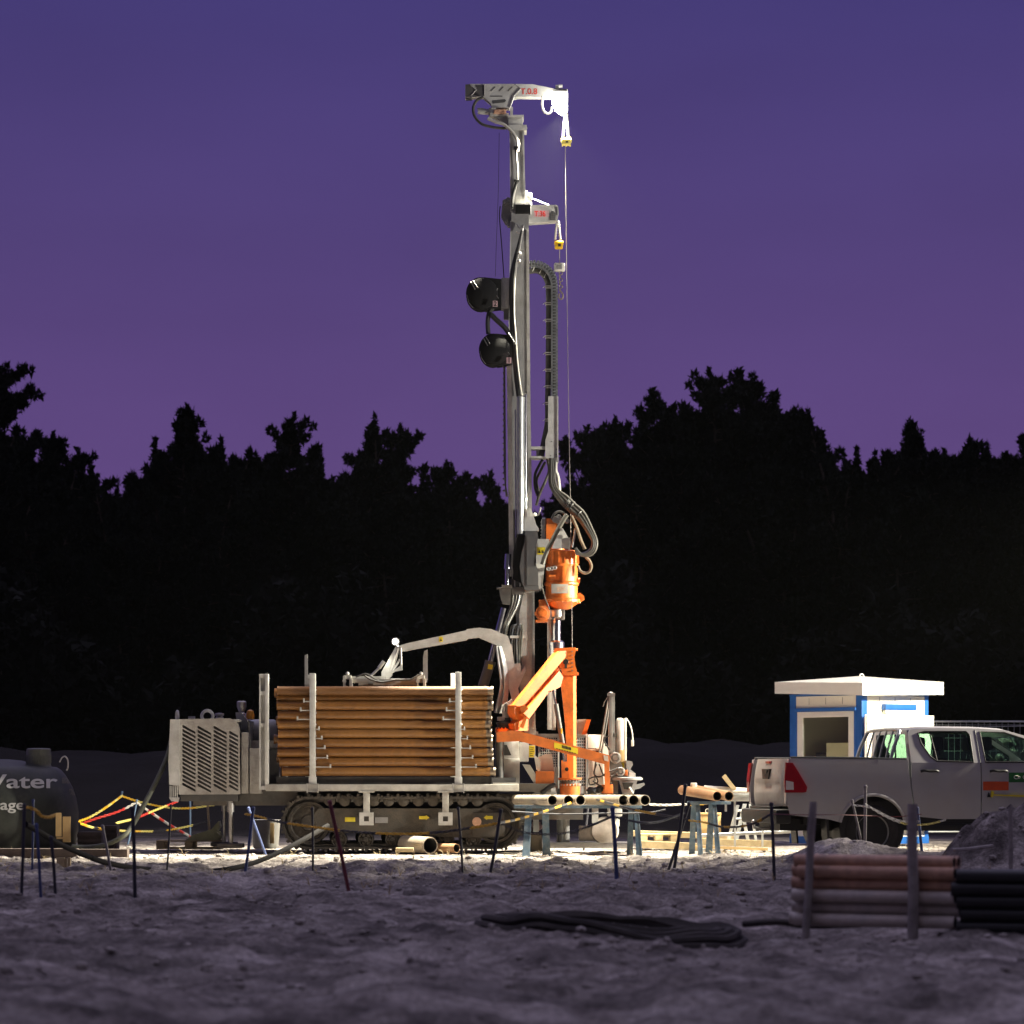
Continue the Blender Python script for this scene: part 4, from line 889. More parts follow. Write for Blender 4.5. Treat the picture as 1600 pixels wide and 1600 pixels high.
# ================================================================ CASING PIPES IN THE RACK
RANK = ['topmost', 'second', 'third', 'fourth', 'fifth', 'sixth', 'seventh', 'eighth', 'ninth', 'lowest']
rows = [(1079.5, 433, 770), (1091, 432, 769), (1102.8, 432, 770), (1117.3, 434, 767), (1132, 435, 766), (1146.2, 434, 767.5), (1161, 434, 769), (1175.8, 435, 769.5), (1190.5, 437, 770.5), (1205.6, 440, 774)]
r0 = .0685
def casing(px0, px1, py, Y, label, group, name='casing_pipe', mat='casing_ochre'):
    a, c = P(px0, py, Y), P(px1, py, Y)
    b = MB(); b.hollow(a, c, r0, r0 - .012, 22); b.lathe(a, [(r0 - .014, .01), (r0 - .014, .012)], (1, 0, 0), 22)
    for t in (.0, .985): q = a.lerp(c, t); b.hollow(q, q + V((.03, 0, 0)), r0 + .004, r0 - .002, 22)
    if mat == 'casing_ochre': mat = rd.choice(('casing_ochre', 'casing_ochre', 'casing_ochre_dark', 'casing_ochre_pale'))
    o = b.build(name, mat, loc=a.lerp(c, .5)); tag(o, label, 'casing pipe', group)
    b = MB(); b.hollow(c, c + V((.07, 0, 0)), r0 - .006, r0 - .02, 22); b.hollow(c + V((.05, 0, 0)), c + V((.085, 0, 0)), r0 + .003, r0 - .02, 22); b.build('coupling', 'casing_end', o)
    return o
rd = random.Random(5)
for i, (y, a, c) in enumerate(rows):
    Y = -1.16 if i != 1 else -1.08
    casing(a + rd.uniform(-1, 1), c - 8, y, Y, f'ochre steel casing pipe, {RANK[i]} of the ten in the rig rack\'s front layer', 'casing pipes stacked in the rig rack')
for i in range(10):
    casing(431 + rd.uniform(-3, 3), 760 + rd.uniform(-2, 2), 1083 + i * 14.4, -1.0 + .0 + .005, 'ochre steel casing pipe in the rack\'s hidden second layer behind the front pipes', 'casing pipes in the rack\'s rear layers') if i in (0, 3, 5, 7) else None
for yy in (-.82, -.66, -.5):
    casing(434, 757, 1084, yy, 'ochre steel casing pipe in the rack\'s top layer behind the front pipes', 'casing pipes in the rack\'s rear layers')

# ================================================================ LOOSE PIPES BY THE TRACK
def pipe_thing(a, c, ro, ri, mat, label, cat, group=None, name='steel_pipe', seg=28):
    b = MB(); b.hollow(a, c, ro, ri, seg); o = b.build(name, mat, loc=V(a).lerp(V(c), .5)); tag(o, label, cat, group)
    d = (V(c) - V(a)).normalized()
    b = MB(); b.hollow(V(a) + d * .02, V(c) - d * .004, ri + .001, ri - .006, seg); b.lathe(V(a) + d * .05, [(ri, 0), (ri, .01)], d, seg); b.build('bore', 'pipe_inside', o)
    return o
e = P(672.2, 1321, -1.95); pipe_thing(e + V((-.40, .75, 0.01)), e, .128, .112, 'pipe_pale', 'short wide pale steel pipe lying on the lit ground before the track', 'steel pipe')
e = P(713.5, 1325.5, -1.75); pipe_thing(e + V((-.75, .75, 0.0)), e, .070, .060, 'casing_brown', 'short narrow brown pipe lying beside the wide pale one', 'steel pipe')
b = MB(); b.bx(618, 1325, 646, 1331.5, -2.1, -1.85, .006); tag(b.build('timber_block', 'timber', loc=P(632, 1331, -2)), 'small pale timber block wedged beside the wide pipe on the ground', 'timber block')

# ================================================================ WATER TANK
tc_ = V((P(-16, 0, .6).x, .6, 0)); tk = empty('water_tank', tc_, 'dark green round plastic water tank lettered Water Storage', 'water tank')
RT = 1.39
def tr_(py): return P(0, py, .6).z
prof = [(RT - .10, .02), (RT - .03, .10), (RT, .30), (RT, .62), (RT - .03, .82), (RT - .09, 1.0), (RT - .20, 1.19), (RT - .27, 1.27), (RT - .34, 1.315), (RT - .6, 1.34), (.5, 1.42), (.3, 1.44)]
b = MB(); b.lathe(tc_, prof, seg=72)
for k in range(24):
    a = R(k * 15)
part(b, 'tank_shell', 'tank_green', tk, smooth=50)
def tank_r(z):
    for (r1, z1), (r2, z2) in zip(prof, prof[1:]):
        if z1 <= z <= z2: return r1 + (r2 - r1) * (z - z1) / (z2 - z1)
    return RT
def on_tank(px, py):
    """point on the tank's shell seen at an image point"""
    z = tr_(py); r = tank_r(z) + .016
    y = .6 - r
    for _ in range(6):
        x = (px - CX) / S * (D0 + y) / D0
        dx = max(-r * .999, min(r * .999, x - tc_.x)); y = .6 - math.sqrt(r * r - dx * dx)
        z = EYE + (HOR - py) / S * (D0 + y) / D0; r = tank_r(z) + .016
    return V((dx + tc_.x, y, z))
lc_ = P(60.5, 1188, .35)
b = MB(); b.lathe((lc_.x, lc_.y, 1.30), [(.215, 0), (.20, .03), (.192, .05), (.192, tr_(1171) - 1.30), (.17, tr_(1169.6) - 1.30), (.1, tr_(1169.2) - 1.30)], seg=30)
for k in range(30):
    a = R(k * 12); p = V((lc_.x + .192 * math.cos(a), lc_.y + .192 * math.sin(a), 1.37)); b.cyl(p, p + V((0, 0, .13)), .007, seg=5)
part(b, 'tank_lid', 'tank_cap', tk)
b = MB(); b.tube(spl([P(93, 1191, .45), P(97, 1184, .45), P(102, 1182, .45), (P(106, 1188, .45)), P(106, 1199, .45), P(104, 1204, .45)], 5), .012, 6); part(b, 'tank_handle', 'white_plastic', tk)
def tank_text(mb, s_, size, px, py, bold, sx):
    vs, fs = text_mesh(s_, size, bold)
    # subdivide the letters so that they follow the round shell
    bm = bmesh.new(); bv = [bm.verts.new(v) for v in vs]
    for f in fs:
        try: bm.faces.new([bv[i] for i in f])
        except ValueError: pass
    bmesh.ops.triangulate(bm, faces=bm.faces[:])
    for v in bm.verts: v.co.x *= sx
    for _ in range(4):
        lg = [e for e in bm.edges if e.calc_length() > .035]
        if lg: bmesh.ops.subdivide_edges(bm, edges=lg, cuts=1); bmesh.ops.triangulate(bm, faces=bm.faces[:])
    bm.verts.index_update()
    mb.add([on_tank(px + v.co.x * 100, py - v.co.y * 100) for v in bm.verts], [[v.index for v in f.verts] for f in bm.faces]); bm.free()
b = MB(); tank_text(b, 'Water', .30, -41, 1231, .005, 1.62); part(b, 'lettering', 'tank_letter', tk, smooth=0)
b = MB(); tank_text(b, 'Storage', .225, -50, 1265, .0035, 1.28); part(b, 'lettering', 'tank_letter', tk, smooth=0)
b = MB(); tank_text(b, '6000 Ltr', .13, 97, 1224, .0, .50); tank_text(b, 'Dia', .13, 111, 1242, .0, .4); part(b, 'lettering', 'tank_letter_dim', tk, smooth=0)
b = MB(); b.bx(87, 1270, 95.5, 1307, -.98, -.94); b.bx(98, 1276, 110, 1316, -.95, -.91); b.bx(88, 1308, 110, 1311, -.97, -.95)
tag(b.build('orange_board', 'plywood', loc=P(98, 1318, -.95)), 'orange board propped against the foot of the dark green tank', 'board')
for (x0, y0, x1, y1, Y, lb) in ((121, 1300, 158, 1332, .2, 'low dark crate standing behind the hose right of the water tank'), (162, 1290, 182, 1330, .9, 'narrow dark crate behind the left hose and blue post')):
    b = MB(); b.bx(x0, y0, x1, y1, Y, Y + .4, .01)
    for k in range(3): b.bx(x0 - .6, y0 + 3 + k * 9, x1 + .6, y0 + 8 + k * 9, Y - .015, Y - .002, .003)
    tag(b.build('crate', 'timber_dark', loc=P((x0 + x1) / 2, y1, Y + .2)), lb, 'crate')
Yb = -5.6
b = MB(); b.bx(-40, 1326, 120, 1345, Yb, Yb + .25, .012)
tag(b.build('timber_sleeper', 'timber_dark', loc=P(40, 1345, Yb)), 'long dark timber sleeper lying before the water tank', 'timber sleeper')
b = MB(); b.bx(121, 1327, 199, 1344.5, Yb + .06, Yb + .3, .012)
tag(b.build('timber_sleeper', 'timber_dark', loc=P(160, 1345, Yb)), 'shorter dark timber sleeper beyond the tank, end to end with the long one', 'timber sleeper')
b = MB(); b.bx(101, 1341, 104, 1368, -10.6, -10.55, .003); b.bx(88, 1340, 100.5, 1369, -10.62, -10.57, .004); b.bx(105, 1340, 110, 1369, -10.6, -10.54, .004)
tag(b.build('marker_board', 'timber', loc=P(100, 1369, -10.6)), 'low upright marker board standing in the sand before the sleepers', 'board')

# ================================================================ TRESTLES, PIPES ON THEM
def trestle(name, legs, ytop, x0, x1, Y, lb):
    base = P((x0 + x1) / 2, 1330, Y); base.z = 0
    o = empty(name, base, lb, 'trestle', 'pipe trestles')
    b = MB(); b.bx(x0, ytop, x1, ytop + 5, Y - .06, Y + .06, .004); part(b, 'top_beam', 'blue_steel', o)
    for (xt, xb, w, dy) in legs:
        b = MB(); t = P(xt, ytop + 4, Y); f = P(xb, 1330, Y); f.z = -.03; f.y += dy
        hw = w / 200
        b.prism([t + V((-hw, 0, 0)), t + V((hw, 0, 0)), f + V((hw * 1.25, 0, 0)), f + V((-hw * 1.25, 0, 0))], (0, .05, 0)); b.prism([t + V((hw * .7, -.01, 0)), t + V((hw * 1.1, -.01, 0)), f + V((hw * 1.35, -.01, 0)), f + V((hw * .9, -.01, 0))], (0, .07, 0))
        part(b, 'leg', 'blue_steel', o)
    return o
trestle('pipe_trestle', [(826, 821.5, 9, -.25), (852, 854, 9, .3), (986, 985, 7, .3), (994, 998, 7, -.25)], 1258, 803, 1003, -2.2, 'blue steel trestle carrying six dark-mouthed pipes before the drill head')
trestle('pipe_trestle', [(1084, 1082.5, 7, .3), (1090, 1093, 6, -.25), (1112, 1109, 8, .3), (1116, 1120.5, 6, -.25)], 1252, 1074, 1142, -1.9, 'blue steel trestle carrying two brown pipes left of the pickup')
GRP = 'pipes lying on the trestles'
e0 = P(863, 1250.2, -2.95); L0 = P(806, 1249.6, -1.6)
for k, (px, lb) in enumerate(((863, 'pale steel pipe on the trestle, leftmost of three mouths under the orange column'), (888, 'pale steel pipe on the trestle, middle of three mouths under the orange column'), (907, 'pale steel pipe on the trestle, third mouth right of the orange column base'))):
    e = P(px, 1250.4, -2.8 - .05 * k); st = P(px - 58, 1249.8, -1.2)
    pipe_thing(st, e, .0765, .068, 'pipe_pale', lb, 'steel pipe', GRP)
for k, (px, lb) in enumerate(((974, 'dusty steel pipe on the trestle below the green clamp, left mouth of its three'), (990, 'dusty steel pipe on the trestle below the green clamp, between its two neighbours'), (1008, 'dusty steel pipe at the far right end of the long trestle'))):
    e = P(px, 1250.3, -2.85 - .04 * k); st = P(px - 60, 1249.8, -1.2)
    pipe_thing(st, e, .0785, .070, 'pipe_pale', lb, 'steel pipe', GRP)
for px, sx_, lb in ((1120.5, 1066, 'brown pipe on the right trestle, left of its two dark mouths'), (1139, 1088, 'brown pipe on the right trestle, nearest the pickup tailgate')):
    pipe_thing(P(sx_, 1234.5, -.9), P(px, 1244, -2.5), .0735, .065, 'casing_brown', lb, 'steel pipe', GRP)
b = MB(); b.bx(1079.5, 1223, 1089, 1230, -1.2, -1.1, .01); b.bx(1082, 1224.5, 1086.5, 1230.5, -1.22, -1.2); tag(b.build('steel_bracket', 'white_plastic', loc=P(1084, 1230, -1.15)), 'small pale steel bracket lying on the brown trestle pipes', 'bracket')
b = MB(); b.prism([P(1128.6, 1214, -.7), P(1133.5, 1209.5, -.7), P(1151.5, 1233, -.7), P(1144, 1234, -.7)], (0, .12, 0)); tag(b.build('timber_plank', 'timber', loc=P(1140, 1234, -.65)), 'pale timber plank leaning upward behind the brown pipes', 'plank')
b = MB(); b.cyl(P(1100, 1230.5, -.6), P(1185, 1236, -.6), .035, seg=12); b.cyl(P(1142, 1236, -.62), P(1185, 1237, -.62), .03, seg=12); tag(b.build('steel_tube', 'white_plastic', loc=P(1150, 1236, -.6)), 'pale steel tubes lashed behind the trestle pipes', 'steel tube')
b = MB(); b.bx(1143, 1240, 1200, 1252, -.5, -.2, .02); b.bx(1143, 1244, 1200, 1246, -.52, -.5)
rk = empty('pipe_rack', P(1170, 1330, -.35), 'galvanised pipe rack standing behind the pickup tailgate', 'pipe rack'); part(b, 'rail', 'galvanised', rk)
b = MB(); b.bx(1133, 1250, 1136, 1268, -.4, -.3); b.bx(1147, 1252, 1150, 1330, -.4, -.33); b.bx(1190, 1252, 1193, 1330, -.4, -.33); part(b, 'leg', 'galvanised', rk)
# step ladder
ld = empty('step_ladder', P(1160, 1300, .9), 'aluminium step ladder standing open behind the right trestle', 'step ladder')
for (xt, yt, xb, yb, w, Y) in ((1153, 1258, 1134, 1302, 5, .5), (1164, 1256, 1147, 1302, 6, .9), (1160, 1268, 1172, 1302, 5, .5), (1172, 1256, 1184, 1302, 4, .9)):
    b = MB(); t = P(xt, yt, Y); f = P(xb, 1325.5, Y) if False else P(xb, yb, Y); f.z = 0.0; hw = w / 200
    b.prism([t + V((-hw, 0, 0)), t + V((hw, 0, 0)), f + V((hw, 0, 0)), f + V((-hw, 0, 0))], (0, .06, 0)); part(b, 'stile', 'galvanised', ld)
for k in range(5):
    t = .15 + k * .2; b = MB(); a = P(1153, 1258, .52).lerp(P(1134, 1320, .52), t); c = P(1164, 1256, .92).lerp(P(1147, 1320, .92), t); b.tube([a, c], .018, 6); part(b, 'rung', 'galvanised', ld)
# box, timbers, tubes on the ground right of the rig
b = MB(); b.bx(1095.5, 1271, 1126.5, 1304, 1.0, 1.35, .01); b.bx(1095, 1270, 1127, 1273, .98, 1.37, .005); bx_ = b.build('wooden_box', 'plywood', loc=P(1111, 1304, 1.2)); tag(bx_, 'pale plywood box standing under the brown trestle pipes', 'wooden box')
b = MB(); b.cyl(P(1106, 1267, 1.15), P(1108, 1268.5, 1.6), .035, seg=16); b.hollow(P(1105.5, 1267, 1.0), P(1106, 1267, 1.2), .037, .028, 16); tag(b.build('steel_collar', 'white_plastic', loc=P(1106, 1271, 1.1)), 'pale round pipe collar resting on the plywood box', 'collar')
def timber(x0, y0, x1, y1, h, Y0, Y1, dep, mat, lb, name='timber_beam'):
    a, c = P(x0, y0, Y0), P(x1, y1, Y1); b = MB(); hh = h / 100
    b.prism([a, c, c + V((0, 0, -hh)), a + V((0, 0, -hh))], (0, dep, 0))
    tag(b.build(name, mat, loc=a.lerp(c, .5) - V((0, 0, hh))), lb, 'timber beam', 'timbers lying right of the rig')
timber(985, 1298, 1150, 1303, 9, 2.0, 1.4, .5, 'timber', 'long pale timber beam lying behind the right trestle legs')
timber(1090, 1310, 1210, 1314, 10, .4, .2, .2, 'timber', 'yellowish timber beam ending just before the pickup wheel')
timber(1085, 1321, 1200, 1325, 4, -.5, -.5, .15, 'plywood', 'thin plank lying on the lit ground below the yellowish beam')
timber(1000, 1314, 1095, 1318, 11, .9, .7, .3, 'timber', 'thick timber block under the long pale beam')
b = MB(); b.cyl(P(1090, 1305.5, .2), P(1240, 1299, -.3), .028, seg=10); tag(b.build('steel_tube', 'galvanised', loc=P(1165, 1303, 0)), 'thin galvanised tube lying across the timbers towards the pickup', 'steel tube')
def pallet(x0, x1, ytop, Y, lb, nblk=3):
    z = P(0, ytop, Y).z; xa, xb = P(x0, 0, Y).x, P(x1, 0, Y).x; b = MB(); d = .8
    for k in range(5): b.box((xa, Y + k * .17, z - .022), (xb, Y + k * .17 + .12, z), .003)
    for k in range(nblk):
        x = xa + (xb - xa - .12) * k / (nblk - 1)
        for j in (0, .34, .68): b.box((x, Y + j, z - .115), (x + .12, Y + j + .12, z - .024))
    for j in (0, .34, .68): b.box((xa, Y + j, z - .14), (xb, Y + j + .12, z - .117))
    tag(b.build('wooden_pallet', 'timber', loc=V(((xa + xb) / 2, Y + .4, z - .14))), lb, 'pallet', 'wooden pallets')
pallet(244, 345, 1313, .4, 'wooden pallet on the lit ground below the engine housing')
pallet(1000, 1060, 1303, 1.2, 'wooden pallet lying behind the trestle legs right of the rig')
b = MB(); b.pp([(288, 1314), (300, 1305), (330, 1296), (341, 1283), (343, 1292), (338, 1300), (346, 1308), (340, 1314)], .5, .9); b.ring(P(341, 1304, .48), .05, .012, seg=12, ts=5)
tag(b.build('canvas_bag', 'canvas_pale', loc=P(315, 1314, .7)), 'pale crumpled canvas sheet heaped on the pallet under the engine', 'canvas sheet')
b = MB(); b.cyl(P(324, 1252, 1.2), P(328, 1312, .9), .018); tag(b.build('wooden_prop', 'timber', loc=P(328, 1312, .9)), 'thin pale wooden prop standing behind the pallet below the engine', 'prop')
b = MB(); b.lathe(P(415, 1326, 1.9), [(.19, 0), (.21, .05), (.24, .45), (.25, .47)], seg=24); bk_ = b.build('plastic_barrel', 'mid_grey', loc=P(415, 1326, 1.9)); tag(bk_, 'pale open barrel in the light behind the rig\'s stabiliser', 'barrel')
b = MB(); b.bx(422, 1286, 428, 1318, 1.6, 1.66, .004); tag(b.build('orange_stake', 'plywood', loc=P(425, 1318, 1.63)), 'short orange stake beside the pale barrel by the track', 'stake')
b = MB(); b.ball(P(838, 1292, .2), .10, 2, (1, .6, .8), .6); tag(b.build('rag_heap', 'label_pink', loc=P(838, 1300, .2)), 'crumpled pink rag between the trestle legs', 'rag')
b = MB(); b.pp([(828, 1302), (846, 1302), (848, 1330), (826, 1330)], .0, .4); tag(b.build('sand_sack', 'pipe_pale', loc=P(837, 1330, .2)), 'full sand coloured sack between the left trestle legs', 'sack')

# ================================================================ SITE CABIN
uD, vD = V((.7545, .6563, 0)), V((-.6563, .7545, 0)); K0 = V((P(1346.5, 0, 4).x, 4.0, 0))
Mc = Matrix.Translation(K0) @ Matrix(((uD.x, vD.x, 0, 0), (uD.y, vD.y, 0, 0), (0, 0, 1, 0), (0, 0, 0, 1)))
cab_ = empty('site_cabin', K0, 'small white site cabin with blue corner posts and a broad flat roof', 'cabin', M=Mc, local=True)
WM['site_cabin'] = None
def cpart(b, name, mat, parent=cab_, **k): return b.build(name, mat, parent, **k)
# local axes: x along the right-hand face, y along the left-hand face
A = 1.67; HW = 2.545
WL = [(.14, 1.05), (.14, 2.30)]
b = MB()
wy0, wy1, wz0, wz1 = .17, 1.50, 1.02, 2.28       # left face window opening
b.plate([(0.02, .1), (A - .02, .1), (A - .02, HW), (0.02, HW)], [[(wy0, wz0), (wy1, wz0), (wy1, wz1), (wy0, wz1)]], lambda u, w: V((0.01, u, w)), lambda u, w: V((.06, u, w)))
b.plate([(0.065, .1), (A - .02, .1), (A - .02, HW), (0.065, HW)], [[(.55, 1.3), (1.35, 1.3), (1.35, 2.2), (.55, 2.2)]], lambda u, w: V((u, .01, w)), lambda u, w: V((u, .06, w)))
b.plate([(0.065, .1), (A - .065, .1), (A - .065, HW), (0.065, HW)], [], lambda u, w: V((u, A - .06, w)), lambda u, w: V((u, A - .01, w)))
b.plate([(0.02, .1), (A - .02, .1), (A - .02, HW), (0.02, HW)], [], lambda u, w: V((A - .06, u, w)), lambda u, w: V((A - .01, u, w)))
wl_ = cpart(b, 'wall', 'cabin_white', smooth=0)
b = MB()
for q in (.45, .84, 1.23): b.box((.004, q - .003, wz1 + .12), (.0098, q + .003, HW - .03)); b.box((q - .003, .004, 2.44), (q + .003, .0098, HW - .03))
b.box((.0, wy0 - .02, 1.0), (.0095, wy0 - .014, 2.2)); b.build('panel_joint', 'mid_grey', wl_)
for (x, y, w) in ((0, 0, .13), (0, A, .13), (A, 0, .08), (A, A, .13)):
    b = MB(); sx = 1 if x == 0 else -1; sy = 1 if y == 0 else -1
    b.box((x - .006 * sx, y - .006 * sy, .04), (x + w * sx, y + .02 * sy, HW + .04), .004); b.box((x - .006 * sx, y + .021 * sy, .04), (x + .02 * sx, y + w * sy, HW + .04), .004)
    cpart(b, 'corner_post', 'cabin_blue')
cpart(MB().box((-.012, -.012, HW + .005), (A + .012, A + .012, HW + .035)), 'band', 'cabin_blue'); cpart(MB().box((-.01, -.01, .02), (A + .01, A + .01, .14)), 'base_frame', 'cabin_blue')
# window, left face
b = MB(); t = .055
b.plate([(wy0 - t, wz0 - t), (wy1 + t, wz0 - t), (wy1 + t, wz1 + .045), (wy0 - t, wz1 + .045)], [[(wy0, wz0), (wy1, wz0), (wy1, wz1), (wy0, wz1)]], lambda u, w: V((-.012, u, w)), lambda u, w: V((.0095, u, w))); b.box((-.04, wy0 - t, wz1 + .012), (-.013, wy1 + t, wz1 + .062), .004)
wn = cpart(b, 'window', 'cabin_blue', smooth=0)
b = MB(); f1, f2 = .10, .13
b.plate([(wy0 + .003, wz0 + .003), (wy1 - .003, wz0 + .003), (wy1 - .003, wz1 - .003), (wy0 + .003, wz1 - .003)], [[(wy0 + f2, wz0 + f1), (wy1 - f2, wz0 + f1), (wy1 - f2, wz1 - f1), (wy0 + f2, wz1 - f1)]], lambda u, w: V((-.008, u, w)), lambda u, w: V((.05, u, w))); b.build('frame', 'cabin_white', wn, smooth=0)
b = MB(); b.box((.02, wy0 + f2 - .02, wz0 + f1 - .02), (.026, wy1 - f2 + .02, wz1 - f1 + .02)); b.build('glass_pane', 'window_glass', wn)
b = MB(); b.box((.035, wy0 + f2 + .02, wz0 + .1), (.037, wy0 + f2 + .55, wz0 + .72)); b.build('notice_sheet', 'paper', wn)
# interior
b = MB(); b.box((.07, .07, .14), (A - .07, A - .07, .18)); b.box((.07, .07, HW - .06), (A - .07, A - .07, HW - .03)); cpart(b, 'interior_lining', 'grey_dusty')
cpart(MB().box((.25, .95, .18), (.62, 1.55, 1.50), .01), 'desk', 'cabin_white'); cpart(MB().box((.30, 1.1, 1.50), (.55, 1.35, 1.58), .01), 'screen_box', 'dark_grey'); cpart(MB().box((.25, .30, .18), (.60, .80, 1.56), .02), 'cupboard', 'cabin_white')
# right face: shutter box and pale board
b = MB(); b.box((.50, -.09, 2.30), (1.28, .009, 2.40), .01); cpart(b, 'awning_rail', 'cabin_blue')
b = MB(); b.box((.52, -.075, 2.20), (1.36, .009, 2.295), .01); b.box((.52, -.02, 1.25), (.56, .009, 2.2)); cpart(b, 'shutter_box', 'cabin_white')
b = MB(); b.box((-.03, -.11, .25), (A + .03, -.085, 2.215), .004); b.box((.25, -.118, .3), (.262, -.111, 2.2)); b.box((-.02, -.135, .25), (.02, -.112, 2.2)); cpart(b, 'side_board', 'cabin_white')
# roof
o_ = .19
cz = {'n': (2.532, 2.745), 'l': (2.60, 2.80), 'r': (2.575, 2.795), 'f': (2.62, 2.83)}
b = MB()
crn = [(-o_, -o_, 'n'), (A + o_, -o_, 'r'), (A + o_, A + o_, 'f'), (-o_, A + o_, 'l')]
vs = [V((x, y, cz[k][0])) for x, y, k in crn] + [V((x, y, cz[k][1])) for x, y, k in crn] + [V((A / 2, A / 2, 2.90)), V((A / 2, A / 2, 2.60))]
fs = [(0, 1, 5, 4), (1, 2, 6, 5), (2, 3, 7, 6), (3, 0, 4, 7)] + [(4 + i, 4 + (i + 1) % 4, 8) for i in range(4)] + [((i + 1) % 4, i, 9) for i in range(4)]
b.add(vs, fs); rf = cpart(b, 'roof', 'cabin_white', smooth=0)
b = MB(); b.box((-.0, -o_ - .006, 2.66), (A + .12, -o_ + .003, 2.672)); b.build('gutter_seam', 'grey_paint', rf)
b = MB(); b.ring(V((.02, .02, 2.86)), .038, .012, axis=(.2, 1, 0), seg=18); b.cyl((.02, .02, 2.75), (.02, .02, 2.83), .015); b.build('lifting_eye', 'cabin_white', rf)

# ================================================================ MESH FENCE PANEL
Yf_ = 9.0; zf = P(0, 1127.5, Yf_).z
fe = empty('mesh_fence', (8, Yf_, 0), 'galvanised wire mesh fence panel behind the pickup roof', 'fence')
for k in range(2):
    xa = P(1440, 0, Yf_).x + k * 3.45; xb = xa + 3.4
    b = MB(); b.tube([(xa, Yf_, 0), (xa, Yf_, zf), (xb, Yf_, zf), (xb, Yf_, 0)], .021, 8); b.tube([(xa, Yf_, .15), (xb, Yf_, .15)], .018, 8); pf = part(b, 'frame', 'galvanised', fe)
    b = MB()
    for j in range(31): x = xa + .11 * (j + .5); b.tube([(x, Yf_, .15), (x, Yf_, zf)], .005, 5, cap=False)
    for j in range(9): b.tube([(xa, Yf_ - .006, .2 + j * .24), (xb, Yf_ - .006, .2 + j * .24)], .005, 5, cap=False)
    b.tube([(xa, Yf_ - .02, zf - .13), (xb, Yf_ - .02, zf - .04)], .008, 5); b.build('wire_mesh', 'galvanised', pf)
# ================================================================ PICKUP
th = R(11.8)
Mt = Matrix.Translation(V((4.748, -5.355, 0.02))) @ Matrix.Rotation(th, 4, 'Z')
tk_ = empty('pickup_truck', (0, 0, 0), 'white double-cab pickup truck parked with its tailgate towards the rig', 'pickup truck', M=Mt, local=True)
WM['pickup_truck'] = None
def tp(b, name, mat, parent=tk_, **k): return b.build(name, mat, parent, **k)
HWID = .92
def hw(z):      # half width of the lower body at height z
    return HWID - .03 * max(0, (z - 1.0) / .4) ** 2 - .035 * max(0, (.85 - z) / .4)
def arch(cx, r, z0, n=18, cz=.42):
    pts = []
    a0 = math.asin(max(-1, min(1, (z0 - cz) / r)))
    for k in range(n + 1):
        a = math.pi - a0 - (math.pi - 2 * a0) * k / n
        pts.append((cx + r * math.cos(a), cz + r * math.sin(a)))
    return pts
def slab(outer, s, off=0.0, t=.03):
    """body side panel on side s of the truck, following hw(z)"""
    return MB().plate(outer, [], lambda u, w: V((u, s * (hw(w) + off), w)), lambda u, w: V((u, s * (hw(w) + off - t), w)))
def densify(poly, d=.09):
    out = []
    for i, p in enumerate(poly):
        q = poly[(i + 1) % len(poly)]; n = max(1, int(math.dist(p, q) / d))
        for k in range(n): out.append((p[0] + (q[0] - p[0]) * k / n, p[1] + (q[1] - p[1]) * k / n))
    return out
RA = .475
# bed side
bed = [(-1.17, .62), (-1.22, .80), (-1.235, 1.0), (-1.21, 1.25), (-1.16, 1.395), (.50, 1.375), (.515, 1.2), (.56, .9), (.60, .52), (.50, .50)]
ar = arch(0, RA, .52)
bedp = [(-1.17, .62), (-1.22, .80), (-1.235, 1.0), (-1.21, 1.25), (-1.16, 1.395), (.50, 1.375), (.515, 1.2), (.56, .9), (.60, .52)] + [p for p in reversed(ar)] + [(-.62, .56)]
bd = None
for s in (1, -1):
    bd = tp(slab(densify(bedp), s), 'bed_side', 'truck_white', smooth=40)
    tp(MB().tube([(-1.16, s * .87, 1.397), (-.3, s * .872, 1.392), (.49, s * .872, 1.377)], .022, 8), 'bed_rail', 'truck_trim', bd)
    b = MB(); b.tube([V((x, s * (hw(z) + .006), z)) for x, z in ar], .022, 8); b.tube([V((.085, s * (hw(1.38) + .001), 1.38)), V((.085, s * (hw(.95) + .001), .93))], .004, 5); tp(b, 'arch_lip', 'truck_white', bd)
b = MB(); b.box((-1.15, -.86, .78), (.48, .86, .82)); b.box((.44, -.86, .82), (.48, .86, 1.36)); b.box((-1.15, .80, .8), (.48, .87, 1.36)); b.box((-1.15, -.87, .8), (.48, -.80, 1.36)); tp(b, 'bed_liner', 'truck_trim')
# wheel housings
for cx in (0, 3.085):
    for s in (-1, 1): tp(MB().lathe((cx, s * .45, .44), [(.01, 0), (.46, 0), (.465, .42)], (0, s, 0), 24), 'wheel_housing', 'truck_trim')
# tailgate
def tgx(z): return -1.252 + .055 * (max(0, z - .98) / .4) ** 2 + .02 * (max(0, .95 - z) / .2) ** 2
b = MB(); ny_, nz_ = 26, 16; tv = []
for k in range(2):
    for j in range(nz_ + 1):
        z = .74 + .65 * j / nz_
        for i in range(ny_ + 1):
            y = -.832 + 1.664 * i / ny_; tv.append(V((tgx(z) + .085 * abs(y / .832) ** 6 + .05 * k + (.012 if abs(z - 1.02) < .05 and abs(y) < .6 else 0), y, z)))
m_ = (ny_ + 1); o_2 = m_ * (nz_ + 1); tf = []
for j in range(nz_):
    for i in range(ny_): q = j * m_ + i; tf += [(q, q + 1, q + m_ + 1, q + m_), (o_2 + q, o_2 + q + m_, o_2 + q + m_ + 1, o_2 + q + 1)]
rim = [i for i in range(m_)] + [j * m_ + ny_ for j in range(1, nz_ + 1)] + [nz_ * m_ + i for i in range(ny_ - 1, -1, -1)] + [j * m_ for j in range(nz_ - 1, 0, -1)]
